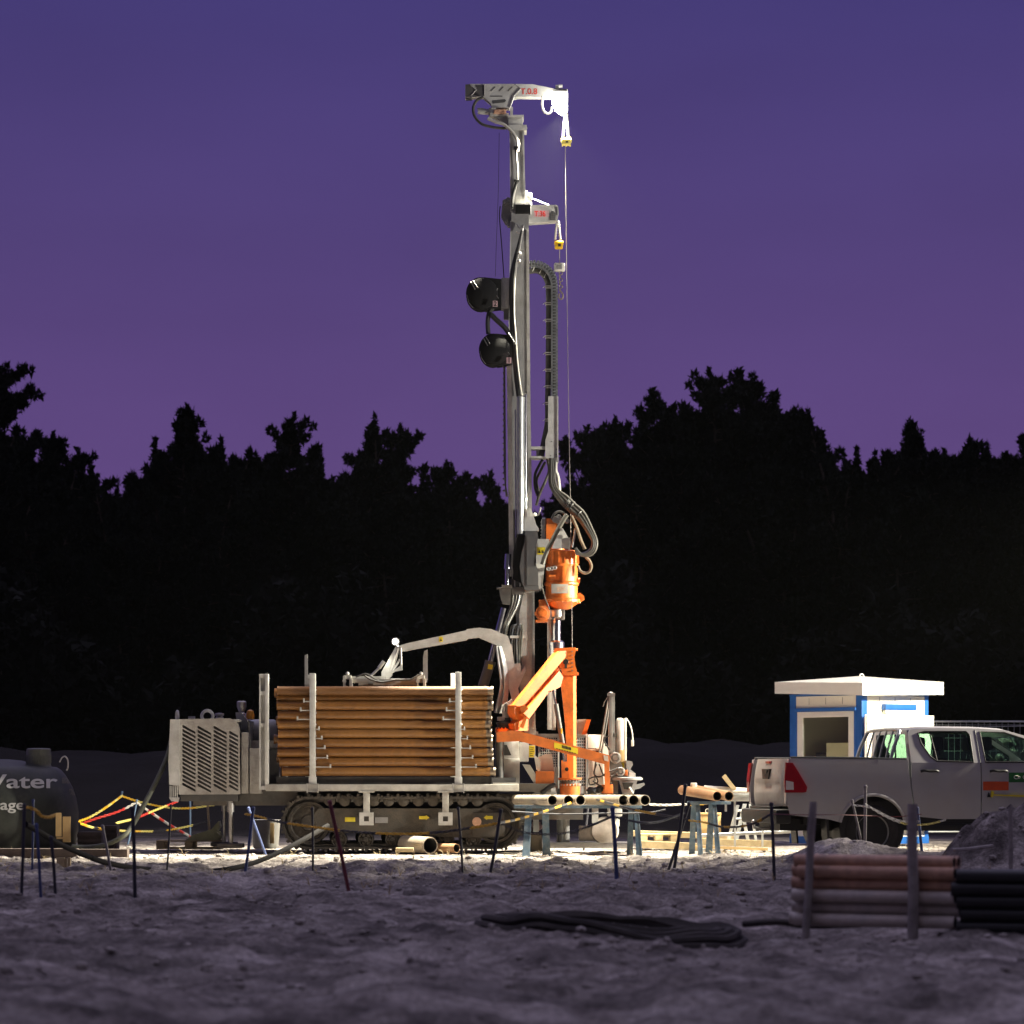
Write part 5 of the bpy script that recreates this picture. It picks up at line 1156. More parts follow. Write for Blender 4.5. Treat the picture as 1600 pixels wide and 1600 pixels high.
for i in range(len(rim)): p, q = rim[i], rim[(i + 1) % len(rim)]; tf.append((p, q, o_2 + q, o_2 + p))
b.add(tv, tf); tgo = tp(b, 'tailgate', 'truck_dusty_dimmed', smooth=40)
b = MB(); b.prism([V((-1.258, -.19, 1.25)), V((-1.258, .19, 1.25)), V((-1.262, .14, 1.11)), V((-1.262, -.14, 1.11))], (.05, 0, 0)); b.prism([V((-1.275, -.12, 1.235)), V((-1.275, .12, 1.235)), V((-1.272, .09, 1.19)), V((-1.272, -.09, 1.19))], (.03, 0, 0)); b.build('tailgate_handle', 'truck_trim', tgo)
b = MB(); b.box((-1.222, -.13, 1.318), (-1.19, .13, 1.358), .008); b.build('stop_lamp', 'tail_red', tgo)
b = MB(); o = V((tgx(1.19) - .004, -.36, 1.17))
text(b, '4WD', .085, lambda u, w: o + V((.012, -u, w)), .002, 1.0); b.build('lettering', 'mid_grey', tgo)
# corner pillars between tailgate and side
for s in (-1, 1): b = MB(); b.prism([V((-1.15, s * .815, .72)), V((-1.235, s * .825, .78)), V((-1.24, s * .83, 1.0)), V((-1.19, s * .815, 1.385)), V((-1.12, s * .80, 1.385))], (0, s * .075, 0)); tp(b, 'bed_corner', 'truck_white')
for s in (-1, 1):
    b = MB(); q = [(-1.245, .925), (-1.25, 1.10), (-1.225, 1.335), (-1.13, 1.33), (-1.06, 1.22), (-.93, 1.0), (-.945, .935), (-.98, .925)]
    b.plate(densify(q, .05), [], lambda u, w: V((u - .012, s * (hw(w) + .020), w)), lambda u, w: V((u, s * (hw(w) - .06), w)))
    tl = tp(b, 'tail_light', 'tail_red', smooth=40)
    b = MB(); b.plate([(-1.235, .965), (-1.125, .965), (-1.13, 1.07), (-1.235, 1.09)], [], lambda u, w: V((u - .012, s * (hw(w) + .0255), w)), lambda u, w: V((u, s * (hw(w)), w))); b.build('reversing_lens', 'tail_clear', tl)
# rear bumper and tow bar
b = MB(); b.box((-1.37, -.88, .50), (-1.14, .88, .70), .05); b.box((-1.33, -.55, .70), (-1.18, .55, .735), .01); b.box((-1.16, -.85, .62), (-.62, -.72, .78)); b.box((-1.16, .72, .62), (-.62, .85, .78)); rb = tp(b, 'rear_bumper', 'truck_trim')
b = MB(); b.ball((-1.43, 0, .52), .03); b.tube([(-1.43, 0, .50), (-1.43, 0, .44), (-1.3, 0, .42), (-1.1, 0, .45)], .02); b.build('tow_ball', 'steel', rb)
b = MB(); b.box((-1.2, -.5, .40), (3.6, .5, .56)); b.box((-.35, -.35, .30), (.35, .35, .50)); b.cyl((0, -.7, .38), (0, .7, .38), .06); b.box((-.9, -.6, .48), (-.62, .6, .72), .03); b.cyl((3.085, -.7, .38), (3.085, .7, .38), .05); tp(b, 'underbody', 'truck_trim')
for s in (-1, 1): tp(MB().prism([(-.66, s * .86, .62), (-.62, s * .86, .2), (-.60, s * .86, .2), (-.62, s * .86, .62)], (0, -s * .26, 0)), 'mud_flap', 'black_rubber')
# cab side: greenhouse leans inwards above the belt
BELT = 1.335
def gy_(z): return hw(BELT) - (z - BELT) * .36
def gh(s, off=0.0):
    return lambda u, w: V((u, s * ((gy_(w) if w > BELT else hw(w)) + off), w))
rw = [(.70, 1.745), (.80, 1.765), (1.40, 1.765), (1.445, 1.72), (1.455, 1.345), (.92, 1.36), (.84, 1.42), (.73, 1.60)]
fw = [(1.60, 1.765), (1.95, 1.755), (2.25, 1.66), (2.62, 1.44), (2.66, 1.345), (1.63, 1.345)]
roofline = [(.565, 1.0), (.56, 1.40), (.55, 1.62), (.56, 1.76), (.62, 1.81), (1.0, 1.83), (1.55, 1.825), (1.95, 1.805), (2.25, 1.72), (2.70, 1.46), (2.80, 1.355), (2.80, BELT)]
cabup = [(.56, BELT), (.55, 1.62), (.56, 1.74), (.60, 1.795), (1.0, 1.815), (1.55, 1.81), (1.95, 1.79), (2.28, 1.70), (2.70, 1.46), (2.84, 1.36), (2.84, BELT)]
b = MB()
for s in (-1, 1): b.plate(densify(cabup, .1), [rw, fw], gh(s), gh(s, -.05))
cabo = tp(b, 'cab', 'truck_white', smooth=30)
# roof skin
b = MB(); n = 10; rp = [(.56, 1.74), (.60, 1.795), (1.0, 1.815), (1.55, 1.81), (1.95, 1.79), (2.28, 1.70)]
vs = []; fs = []
for (x, z) in rp:
    for k in range(n + 1):
        t = -1 + 2 * k / n; vs.append((x, t * (gy_(z) - .004), z + .032 * (1 - t ** 4)))
m = n + 1
for i in range(len(rp) - 1):
    for k in range(n): fs.append((i * m + k, i * m + k + 1, (i + 1) * m + k + 1, (i + 1) * m + k))
b.add(vs + [(x, y, z - .03) for x, y, z in vs], fs + [tuple(len(vs) + j for j in reversed(f)) for f in fs]); b.build('roof', 'truck_white', cabo, smooth=50)
# rear wall of the cab with window opening
b = MB(); b.plate([(-.83, 1.0), (.83, 1.0), (.78, 1.55), (.70, 1.79), (-.70, 1.79), (-.78, 1.55)], [[(-.70, 1.40), (.70, 1.40), (.62, 1.73), (-.62, 1.73)]], lambda u, w: V((.555, u, w)), lambda u, w: V((.60, u, w))); b.build('rear_wall', 'truck_white', cabo)
tp(MB().box((.575, -.71, 1.39), (.582, .71, 1.74)), 'rear_window', 'car_glass', cabo); b = MB(); b.prism([V((2.30, -.66, 1.69)), V((2.30, .66, 1.69)), V((2.82, .76, 1.36)), V((2.82, -.76, 1.36))], (.008, 0, .008)); b.build('windscreen', 'car_glass', cabo)
# doors and wings (gaps between them are real)
cabl = [(.595, .48), (.575, .75), (.535, 1.0), (.53, 1.25), (.56, BELT)]
def door(poly, name, win, hx_):
    for s in (1, -1):
        d = tp(slab(densify(poly, .08), s), name, 'truck_white', smooth=40)
        tp(MB().plate([(p[0], p[1]) for p in win], [], gh(s, -.018), gh(s, -.024)), 'window', 'car_glass', d)
        tp(MB().tube([gh(s, .004)(*p) for p in win], .011, 6, closed=True), 'window_trim', 'truck_trim', d)
        z = 1.215; y = hw(z)
        tp(MB().tube(spl([V((hx_, s * (y + .02), z)), V((hx_ + .05, s * (y + .042), z + .012)), V((hx_ + .13, s * (y + .046), z + .004)), V((hx_ + .21, s * (y + .042), z + .008)), V((hx_ + .25, s * (y + .02), z))]), .019, 8), 'door_handle', 'truck_trim', d)
        if name == 'rear_door': tp(MB().tube([gh(s, -.01)(.93, 1.36), gh(s, -.01)(.875, 1.76)], .012, 6), 'window_bar', 'truck_trim', d)
    return d
d1 = door([(.61, .60), (.585, .8), (.55, 1.05), (.565, BELT), (1.555, BELT), (1.555, .56), (1.0, .56)], 'rear_door', rw, .68)
d2 = door([(1.568, .56), (1.568, BELT), (2.70, BELT), (2.66, .9), (2.60, .56)], 'front_door', fw, 1.68)
for s in (-1, 1): tp(MB().tube([gh(s, .002)(1.555, BELT), gh(s, .002)(1.535, 1.79)], .004, 5), 'door_seam', 'truck_trim', cabo)
ar2 = arch(3.085, RA, .52)
wing = [(2.615, .56), (2.67, .9), (2.712, BELT), (2.85, 1.33), (3.5, 1.26), (3.95, 1.12), (4.02, .9), (4.02, .62)] + [(3.62, .56)] + [p for p in reversed(ar2)]
wing = [(2.615, .56), (2.67, .9), (2.712, BELT), (2.85, 1.33), (3.5, 1.26), (3.95, 1.12), (4.02, .9), (4.02, .62), (3.60, .58)] + list(reversed(ar2))
for s in (-1, 1): tp(slab(densify(wing, .09), s), 'front_wing', 'truck_white', smooth=40)
b = MB(); b.prism([V((2.78, -.80, 1.33)), V((3.5, -.80, 1.275)), V((3.98, -.76, 1.13)), V((4.05, -.7, 1.0)), V((4.0, -.7, .95)), V((2.8, -.8, .95))], (0, 1.6, 0)); tp(b, 'bonnet', 'truck_white')
b = MB(); b.box((3.85, -.90, .45), (4.14, .90, .78), .06); b.box((4.0, -.5, .78), (4.08, .5, 1.02), .02); tp(b, 'front_bumper', 'truck_trim')
for s in (-1, 1): tp(MB().box((3.88, s * .82 - .1, .9), (4.04, s * .82 + .1, 1.04), .02), 'headlight', 'tail_clear')
tp(MB().box((.62, -.80, .5), (2.7, .80, .58)), 'cab_base', 'truck_trim')
for s in (-1, 1):
    b = MB(); b.box((.64, s * .86 - .045, .40), (2.55, s * .86 + .045, .50), .02); b.box((.60, s * .85 - .04, .5), (2.62, s * .85 + .04, .585)); tp(b, 'side_step', 'truck_trim')
    b = MB(); b.ball((2.55, s * 1.02, 1.40), .11, 2, (.6, 1, .75)); b.tube([(2.6, s * .86, 1.36), (2.57, s * .98, 1.37)], .03); tp(b, 'door_mirror', 'truck_trim')
# wheels
for cx in (0, 3.085):
    for s in (-1, 1):
        c = V((cx, s * .775, .385))
        b = MB(); b.lathe(c - V((0, s * .13, 0)), [(.24, 0), (.33, -.005), (.375, .03), (.385, .08), (.385, .18), (.375, .23), (.33, .262), (.25, .255), (.235, .2)], (0, s, 0), 40)
        for k in range(36):
            a = R(k * 10); b.box(c + V((.378 * math.cos(a) - .012, -.11, .378 * math.sin(a) - .012)), c + V((.378 * math.cos(a) + .012, .11, .378 * math.sin(a) + .012)))
        wh = tp(b, 'wheel', 'tyre', smooth=40)
        b = MB(); b.lathe(c + V((0, s * .02, 0)), [(.0, .03), (.07, .03), (.09, .0), (.20, .02), (.23, .09), (.238, .10), (.238, .02), (.1, -.08)], (0, s, 0), 32)
        for k in range(8):
            a = R(k * 45); q = c + V((.155 * math.cos(a), s * .02, .155 * math.sin(a))); b.cyl(q, q + V((0, s * .035, 0)), .028, seg=10)
        b.build('rim', 'mid_grey', wh)
# headboard guard behind the cab
b = MB()
b.tube(spl([(.30, -.76, 1.36), (.36, -.74, 1.55), (.44, -.70, 1.74), (.46, -.60, 1.785), (.46, 0, 1.80), (.46, .60, 1.785), (.44, .70, 1.74), (.36, .74, 1.55), (.30, .76, 1.36)], 6), .026, 8)
for y in (-.42, -.14, .14, .42): b.tube([(.34, y, 1.36), (.40, y, 1.6), (.46, y, 1.79)], .014, 6)
tp(b, 'headboard_guard', 'galvanised')
# seats, wheel
for y in (-.38, .38):
    for x, nm in ((1.24, 'rear_seat'), (1.95, 'front_seat')):
        b = MB(); b.box((x - .02, y - .25, .8), (x + .42, y + .25, .98), .06); b.prism([V((x - .10, y - .24, .95)), V((x + .04, y - .24, .95)), V((x - .06, y - .22, 1.40)), V((x - .16, y - .22, 1.40))], (0, .48, 0))
        b.box((x - .18, y - .13, 1.50), (x - .07, y + .13, 1.70), .05); b.tube([(x - .12, y - .06, 1.44), (x - .12, y - .06, 1.52)], .008); b.tube([(x - .12, y + .06, 1.44), (x - .12, y + .06, 1.52)], .008)
        tp(b, nm, 'seat_black')
b = MB(); b.ring(V((2.18, .38, 1.30)), .19, .016, axis=(.9, 0, .45), seg=24); b.box((2.4, -.75, 1.0), (2.75, .75, 1.33), .05); b.tube([(2.18, .38, 1.30), (2.45, .38, 1.2)], .03); tp(b, 'dashboard', 'seat_black')
b = MB(); b.box((.62, -.8, .58), (2.7, .8, .64)); tp(b, 'cab_floor', 'seat_black')
# stickers on the front door (near side = -y)
def side(u, w, off): return V((u, -(hw(w) + off), w))
b = MB(); b.plate([(1.585, .955), (1.955, .955), (1.955, 1.075), (1.585, 1.075)], [], lambda u, w: side(u, w, .004), lambda u, w: side(u, w, .0005)); b.build('sticker', 'orange_sticker', d2)
b = MB(); b.plate([(1.96, 1.065), (2.52, 1.065), (2.52, 1.20), (1.96, 1.20)], [], lambda u, w: side(u, w, .004), lambda u, w: side(u, w, .0005)); gs_ = b.build('sticker', 'green_sticker', d2)
b = MB(); c = side(2.07, 1.135, .006)
b.tube([c + V((.036 * math.cos(a), -.0, .022 * math.sin(a))) for a in [2 * math.pi * k / 20 for k in range(20)]], .005, 5, closed=True); b.tube(spl([c + V((.02, 0, .0)), c + V((.035, 0, -.015)), c + V((.052, 0, -.005)), c + V((.05, 0, .014))], 4), .005, 5); b.build('emblem', 'paper', gs_); b = MB(); text(b, 'CE', .075, lambda u, w: side(2.16 + u, 1.11 + w, .0065), .001); b.build('lettering', 'paper', gs_)
b = MB(); b.plate([(1.70, .885), (2.2, .86), (2.22, .885), (1.74, .90)], [], lambda u, w: side(u, w, .02), lambda u, w: side(u, w, .005)); b.plate([(1.69, .86), (1.72, .86), (1.74, .93), (1.70, .95)], [], lambda u, w: side(u, w, .02), lambda u, w: side(u, w, .005)); b.build('reflective_strip', 'yellow_sticker', d2)
b = MB(); b.plate([(1.64, .86), (1.69, .86), (1.66, .93)], [], lambda u, w: side(u, w, .02), lambda u, w: side(u, w, .005)); b.build('clip', 'truck_trim', d2)
# ================================================================ GROUND
def axis(segs):
    out = []
    for a, c, st in segs:
        n = max(1, int(round((c - a) / st))); out += [a + (c - a) * k / n for k in range(n)]
    return out + [segs[-1][1]]
xs = axis([(-400, -120, 40), (-120, -30, 9), (-30, -9.2, .8), (-9.2, 9.2, .055), (9.2, 30, .8), (30, 120, 9), (120, 400, 40)])
ys = axis([(-80, -40, 4), (-40, -36, .4), (-36, -22, .075), (-22, -1, .06), (-1, 4, .09), (4, 14, .3), (14, 50, .6), (50, 120, 5), (120, 700, 40)])
nx, ny = len(xs), len(ys)
vs = np.zeros((ny, nx, 3)); 
for j, y in enumerate(ys):
    for i, x in enumerate(xs):
        vs[j, i] = (x, y, ground_z(x, y, abs(x) < 9.3))
idx = np.arange(nx * ny).reshape(ny, nx)
fs = np.stack([idx[:-1, :-1], idx[:-1, 1:], idx[1:, 1:], idx[1:, :-1]], -1).reshape(-1, 4)
me = bpy.data.meshes.new('ground'); me.vertices.add(nx * ny); me.vertices.foreach_set('co', vs.reshape(-1))
me.loops.add(fs.size); me.loops.foreach_set('vertex_index', fs.reshape(-1).astype(np.int32))
me.polygons.add(len(fs)); me.polygons.foreach_set('loop_start', np.arange(0, fs.size, 4, dtype=np.int32)); me.polygons.foreach_set('loop_total', np.full(len(fs), 4, dtype=np.int32))
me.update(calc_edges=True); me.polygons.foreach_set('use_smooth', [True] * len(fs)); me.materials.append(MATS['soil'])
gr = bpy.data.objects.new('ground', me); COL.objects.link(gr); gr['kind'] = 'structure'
# clods of soil
rd = random.Random(21); b = MB()
bmc = bmesh.new(); bmesh.ops.create_icosphere(bmc, subdivisions=1, radius=1); cv = [v.co.copy() for v in bmc.verts]; bmc.verts.index_update(); cf = [[v.index for v in f.verts] for f in bmc.faces]; bmc.free()
for k in range(9000):
    y = -34 + 38 * rd.random() ** .8; x = rd.uniform(-1, 1) * (50 + y) * .17
    if n2(x * .5, y * .4, 30) < -.12 and rd.random() < .8: continue
    if y > -2.5 and rd.random() < .55: continue
    r = .010 + .035 * rd.random() ** 3.5; sx, sy, sz = rd.uniform(.8, 1.5), rd.uniform(.8, 1.4), rd.uniform(.5, .9); z = ground_z(x, y)
    a = rd.random() * 6.28; ca, sa = math.cos(a), math.sin(a)
    q = []
    for v in cv:
        j = r * (1 + .35 * (rd.random() - .5)); vx, vy = v.x * sx, v.y * sy
        q.append((x + (vx * ca - vy * sa) * j, y + (vx * sa + vy * ca) * j, z + v.z * sz * j + r * .2))
    b.add(q, cf)
cl = b.build('soil_clods', 'clod', smooth=0); cl['kind'] = 'stuff'; cl['label'] = 'loose clods of sandy soil scattered over the ground'
b = MB()
for k in range(420):
    y = rd.uniform(-20, 1.5); x = rd.uniform(-1, 1) * (50 + y) * .165; z = ground_z(x, y)
    n = rd.randint(1, 4)
    for q in range(n):
        a = rd.random() * 6.28; h = rd.uniform(.03, .13); d = rd.uniform(.02, .1)
        b.tube([(x, y, z), (x + d * .4 * math.cos(a), y + d * .4 * math.sin(a), z + h * .7), (x + d * math.cos(a), y + d * math.sin(a), z + h)], [.004, .003, .0015], 3, cap=False)
st_ = b.build('dry_grass', 'timber', smooth=0); st_['kind'] = 'stuff'; st_['label'] = 'sparse dry straw stalks sticking out of the sand'

# ================================================================ BARRIER POSTS AND CHAINS
POSTS = [  # top x,y, bottom x,y, radius px, material, label
 (38, 1257, 33, 1406, 2.6, 'post_dark', 'dark barrier post, leftmost of the four in front of the water tank'),
 (52, 1250, 50, 1368, 1.8, 'post_blue', 'thin blue barrier post standing farther back before the water tank'),
 (57, 1288, 64, 1408, 2.4, 'post_blue', 'short blue barrier post leaning right before the water tank'),
 (80, 1308, 87, 1404, 2.6, 'post_dark', 'shortest dark barrier post just below the tank\'s orange board'),
 (160, 1290, 174, 1366, 2.2, 'post_pale', 'pale grey leaning barrier post before the short sleeper'),
 (207, 1262, 211, 1405, 3.0, 'post_dark', 'dark barrier post in the sand left of the engine housing, nearest the camera there'),
 (267, 1258, 261, 1358, 1.6, 'post_dark', 'thin dark barrier post below the engine\'s corner guard'),
 (191, 1237, 180, 1300, 1.5, 'post_pale_blue', 'pale blue barrier post behind, where the highest yellow chain hangs'),
 (214, 1250, 200, 1318, 1.5, 'post_pale_blue', 'pale blue barrier post where the red and white chains meet'),
 (297, 1250, 297, 1306, 1.5, 'post_pale_blue', 'upright pale blue barrier post under the engine housing'),
 (396, 1262, 383, 1366, 2.4, 'post_blue', 'blue barrier post leaning left before the rig\'s stabiliser'),
 (388, 1262, 415, 1336, 2.0, 'post_blue', 'blue barrier post leaning right before the rig\'s stabiliser'),
 (515, 1252, 547, 1403, 3.0, 'post_red', 'dark red barrier post leaning right before the drive sprocket'),
 (488, 1262, 489, 1362, 1.8, 'post_dark', 'thin dark barrier post before the track\'s sprocket'),
 (716, 1262, 723, 1362, 1.9, 'post_dark', 'thin dark post just right of the small brown ground pipe'),
 (783, 1265, 765, 1372, 2.5, 'post_dark', 'dark barrier post leaning left before the track\'s front end'),
 (921, 1241, 912, 1327, 1.6, 'post_dark', 'thin dark post between the two groups of pipe mouths'),
 (957, 1262, 964, 1383, 3.2, 'post_blue', 'dark blue barrier post before the long trestle'),
 (1077, 1255, 1045, 1358, 2.4, 'post_dark', 'strongly leaning dark post, left one of the crossed pair by the right trestle'),
 (1071, 1226, 1053, 1362, 2.6, 'post_dark', 'taller dark post of the crossed pair by the right trestle'),
 (1205, 1255, 1210, 1380, 2.6, 'post_dark', 'dark barrier post below the pickup\'s tail light'),
 (1352, 1228, 1351, 1330, 2.4, 'post_pale', 'pale upright post before the pickup\'s rear wheel'),
 (1331, 1250, 1348, 1326, 1.8, 'post_pale', 'pale leaning post before the pickup\'s rear wheel'),
 (1433, 1262, 1440, 1330, 2.4, 'post_blue', 'blue post just right of the thick grey stake'),
]
PT = []
for (xt, yt, xb_, yb_, rp, mt, lb) in POSTS:
    Y = gy(yb_)
    if 1320 < xb_ < 1445: Y = -8.6
    s_ = 5000 / (50 + Y); b = MB(); t, f = P(xt, yt, Y), P(xb_, yb_, Y)
    gz = ground_z(f.x, f.y); d = (t - f).normalized()
    k = (gz - .06 - f.z) / d.z; f2 = f + d * k
    b.tube([f2, f.lerp(t, .5) + V((.004, 0, 0)), t], rp / s_, 8); b.lathe(t, [(rp / s_ * 1.25, -.03), (rp / s_ * 1.25, .0), (rp / s_ * .6, .012)], d, 8)
    b.ring(t - d * .05 - V((0, rp / s_ + .008, 0)), .014, .004, axis=(1, 0, 0), seg=8, ts=4)
    o = b.build('barrier_post', mt, loc=f2 + d * .06); tag(o, lb, 'barrier post', 'barrier posts with chains'); PT.append((xb_, Y))
def chain(pts, cols, lb, L=.055, w=.0075, run=14, grp='plastic barrier chains'):
    """links along a curve through (px,py,Y); cols = two materials alternating every `run` links"""
    c = spl([P(*p) for p in pts], 10); b = MB(); i = 0; pos = c[0]; acc = 0.0; k = 0
    step = L * .74
    D = [0.0]
    for q in range(1, len(c)): D.append(D[-1] + (c[q] - c[q - 1]).length)
    def at(s_):
        for q in range(1, len(c)):
            if D[q] >= s_: return c[q - 1].lerp(c[q], (s_ - D[q - 1]) / max(1e-6, D[q] - D[q - 1]))
        return c[-1]
    nL = int(D[-1] / step)
    for k in range(nL):
        a, e = at(k * step), at((k + 1) * step); t = (e - a).normalized(); m = (a + e) / 2
        u = t.cross(V((0, 1, 0))).normalized(); v = t.cross(u)
        n = (u + v * .6).normalized() if k % 2 else (v - u * .6).normalized()
        r_ = [m + t * (L * .42 * math.cos(x)) + n * (L * .24 * math.sin(x)) for x in [2 * math.pi * j / 8 for j in range(8)]]
        b.cur = (k // run) % len(cols); b.tube(r_, w, 5, closed=True)
    o = b.build('barrier_chain', cols, loc=c[len(c) // 2]); tag(o, lb, 'chain', grp); return o
YB, YW, RW = ['yellow_plastic', 'black_plastic'], ['yellow_plastic', 'yellow_pale'], ['red_plastic', 'white_plastic']
f = -19.5
chain([(40, 1261, f), (55, 1265, f), (65, 1275, f), (78, 1277, f + .3), (86, 1273, f + .6)], ['yellow_plastic', 'yellow_plastic'], 'sagging yellow chain between the dark posts before the water tank', run=20)
chain([(122, 1284, 4.5), (142, 1276, 5), (165, 1262, 5.6), (191, 1243, 8)], YW, 'yellow chain rising from the tank to the highest pale blue post', L=.07, w=.009, run=9)
chain([(191, 1244, 8), (215, 1252, 8.4), (245, 1259, 9), (275, 1263, 9.5), (305, 1262, 10), (345, 1256, 10)], YW, 'yellow chain running from the highest pale blue post under the engine', L=.07, w=.009, run=9)
chain([(128, 1287, 5), (150, 1279, 5.2), (185, 1268, 5.5), (213, 1254, 5.8)], RW, 'red and white chain rising from the tank to the middle blue post', L=.07, w=.010, run=18)
chain([(214, 1254, 5.8), (232, 1267, 6.5), (262, 1287, 9), (297, 1307, 12)], ['white_plastic', 'red_plastic'], 'straight red and white chain slanting down to the right behind the hose', L=.07, w=.011, run=13)
chain([(182, 1286, 4), (210, 1279, 5), (240, 1267, 6), (278, 1252, 7)], ['yellow_pale', 'red_plastic'], 'red and pale chain slanting up to the engine\'s lower corner', L=.07, w=.010, run=17)
chain([(126, 1287, 3), (145, 1293, 4), (175, 1297, 6), (215, 1299, 8), (255, 1298, 9), (295, 1291, 10), (330, 1282, 10)], YW + ['black_plastic'], 'low yellow chain sagging between the hose and the pallet', L=.07, w=.009, run=10)
chain([(383, 1272, -10), (400, 1275, -10.2), (430, 1283, -10.6), (460, 1288, -11), (488, 1292, -11.2)], YB, 'yellow and black chain from the stabiliser to the sprocket post', run=13)
chain([(488, 1292, -11), (512, 1295, -11.4), (545, 1299, -11.6), (590, 1302, -12), (640, 1303, -12), (690, 1300, -12), (740, 1293, -12.4), (780, 1286, -12.8)], ['yellow_plastic', 'black_plastic'], 'long yellow and black chain sagging before the rig\'s track', run=16)
chain([(780, 1286, -12.8), (810, 1280, -10), (850, 1268, -6), (890, 1255, -3), (921, 1246, .5)], ['black_plastic', 'yellow_plastic'], 'chain rising across the left trestle legs to the dark post', run=18)
chain([(921, 1247, .5), (945, 1253, -4), (985, 1264, -8), (1015, 1270, -9), (1050, 1276, -10), (1075, 1280, -10.4)], ['black_plastic', 'yellow_plastic', 'black_plastic'], 'chain hanging from the dark post past the right pipe mouths', run=22)
chain([(1015, 1257, 4), (1040, 1258, 4), (1062, 1257, 4), (1085, 1257, 4), (1110, 1255, 4)], ['white_plastic', 'yellow_plastic'], 'pale and yellow chain level behind the crossed posts', L=.07, w=.010, run=13)
chain([(784, 1287, -12.8), (820, 1301, -12.9), (870, 1303, -13), (915, 1293, -13), (958, 1275, -15)], ['black_plastic', 'dark_grey'], 'black chain sagging across the long trestle', w=.005)
chain([(958, 1276, -15), (1000, 1285, -14), (1030, 1284, -12), (1070, 1270, -10.5)], ['black_plastic', 'dark_grey'], 'black chain between the dark blue post and the crossed pair', w=.005)
chain([(1076, 1282, -10), (1100, 1285, -10), (1130, 1292, -11), (1170, 1289, -13), (1205, 1272, -15)], ['yellow_plastic', 'black_plastic', 'black_plastic'], 'chain from the crossed posts to the post below the tail light', w=.005, run=11)
chain([(1352, 1256, -8.8), (1375, 1271, -8.8), (1400, 1283, -8.8), (1425, 1289, -8.8), (1455, 1287, -8.8), (1480, 1280, -8.8)], ['white_plastic', 'yellow_pale'], 'pale chain sagging lower before the pickup\'s rear wheel', w=.0048, L=.05)
chain([(1333, 1258, -9), (1360, 1262, -9), (1390, 1277, -9), (1415, 1284, -9), (1437, 1283, -9)], ['white_plastic', 'white_plastic'], 'pale chain sagging higher before the pickup\'s rear wheel', w=.0048, L=.05)
b = MB(); b.tube(spl([P(1207, 1272, -15), P(1250, 1273, -14), P(1300, 1273, -12), P(1345, 1274, -9), P(1400, 1276, -8.8), P(1440, 1272, -8.9)], 6), .0055, 5); tag(b.build('barrier_rope', 'post_red', loc=P(1300, 1273, -12)), 'thin dark red cord strung below the pickup\'s bed', 'rope')
b = MB(); b.tube(spl([P(800, 1268, -4), P(870, 1272, -4), P(940, 1271, -4), P(1010, 1270, -4), P(1040, 1265, -4)], 6), .012, 6); tag(b.build('barrier_rope', 'post_dark', loc=P(900, 1271, -4)), 'dark rope strung level before the trestle beam', 'rope')

# ================================================================ HOSES
b = MB(); b.tpx([(269, 1150, -.6), (262, 1180, -.7), (247, 1215, -.9), (228, 1252, -1.1), (210, 1285, -1.2), (197, 1303, -1.4), (180, 1314, -1.4), (160, 1321, -1.2), (135, 1324, -1.0), (112, 1323, -1.0)], 0, .038, 10, 8)
tag(b.build('water_hose', 'hose_olive', loc=P(180, 1320, -1.3)), 'olive hose drooping from the engine housing to the water tank', 'hose')
b = MB(); hp = [(40, 1288, -14), (62, 1300, -13.6), (90, 1317, -13), (118, 1330, -12.4), (150, 1343, -11.8), (180, 1351, -11), (220, 1357.5, -10), (270, 1361, -9.4), (320, 1362, -9), (362, 1357, -8.8), (400, 1347, -8), (440, 1330, -7.2), (470, 1314, -6), (495, 1300, -5), (512, 1290, -4.6)]
b.tpx(hp, 0, .034, 10, 8); tag(b.build('ground_hose', 'hose_black', loc=P(300, 1362, -9)), 'black hose sagging to the ground from the tank towards the track', 'hose')

# ================================================================ FOREGROUND PIPE STACK
Ysk = -26.4
rd = random.Random(4)
tone = ['rusty_grey', 'rusty_grey', 'rusty_grey', 'rust', 'rust', 'rust']
rk_lb = ['lowest', 'second lowest', 'third lowest', 'fourth', 'fifth', 'top']
PL = P(1243, 1446, Ysk); PR = P(1498, 1452, Ysk - .55); rp_ = .0475
for i in range(6):
    n = 3 if i < 5 else 2
    for j in range(n):
        a = PL + V((rd.uniform(-.02, .03), .10 * j + .05 * (i % 2), .048 + i * .088 - (.0 if i < 5 else .01))); c = PR + V((rd.uniform(-.03, .03), .10 * j + .05 * (i % 2), .048 + i * .088 - (0 if i < 5 else .01)))
        r_ = rp_ if i < 5 else .046
        lb = f'{rk_lb[i]} {"rusty" if i > 2 else "grey"} pipe in the front face of the near pipe stack' if j == 0 else f'{"rusty" if i > 2 else "grey"} pipe lying behind the front face of the near pipe stack'
        pipe_thing(a, c, r_, r_ - .007, tone[i], lb, 'steel pipe', 'pipes in the near stack' if j == 0 else 'pipes at the back of the near stack', seg=18)
k = 0
BLB = ['lowest black pipe at the near stack\'s right end', 'second black pipe up at the stack\'s right end', 'third black pipe up at the stack\'s right end', 'fourth black pipe up, next to the rusty ones', 'topmost black pipe, under the loose soil heap']
for i in range(5):
    for j in range(2):
        a = P(1494 + (i % 2) * 6 - (14 if i == 3 else 0) + 30 * j, 1450, Ysk - .6 + .11 * j); a.z = .05 + i * .093 + .02; c = a + V((1.15, -.12, -.01))
        pipe_thing(c, a, .050, .043, 'black_plastic', BLB[i] if j == 0 else 'black pipe lying behind the front row at the stack\'s right end', 'plastic pipe', 'black pipes beside the near stack' if j == 0 else 'black pipes hidden behind the front row', 'plastic_pipe', 18)
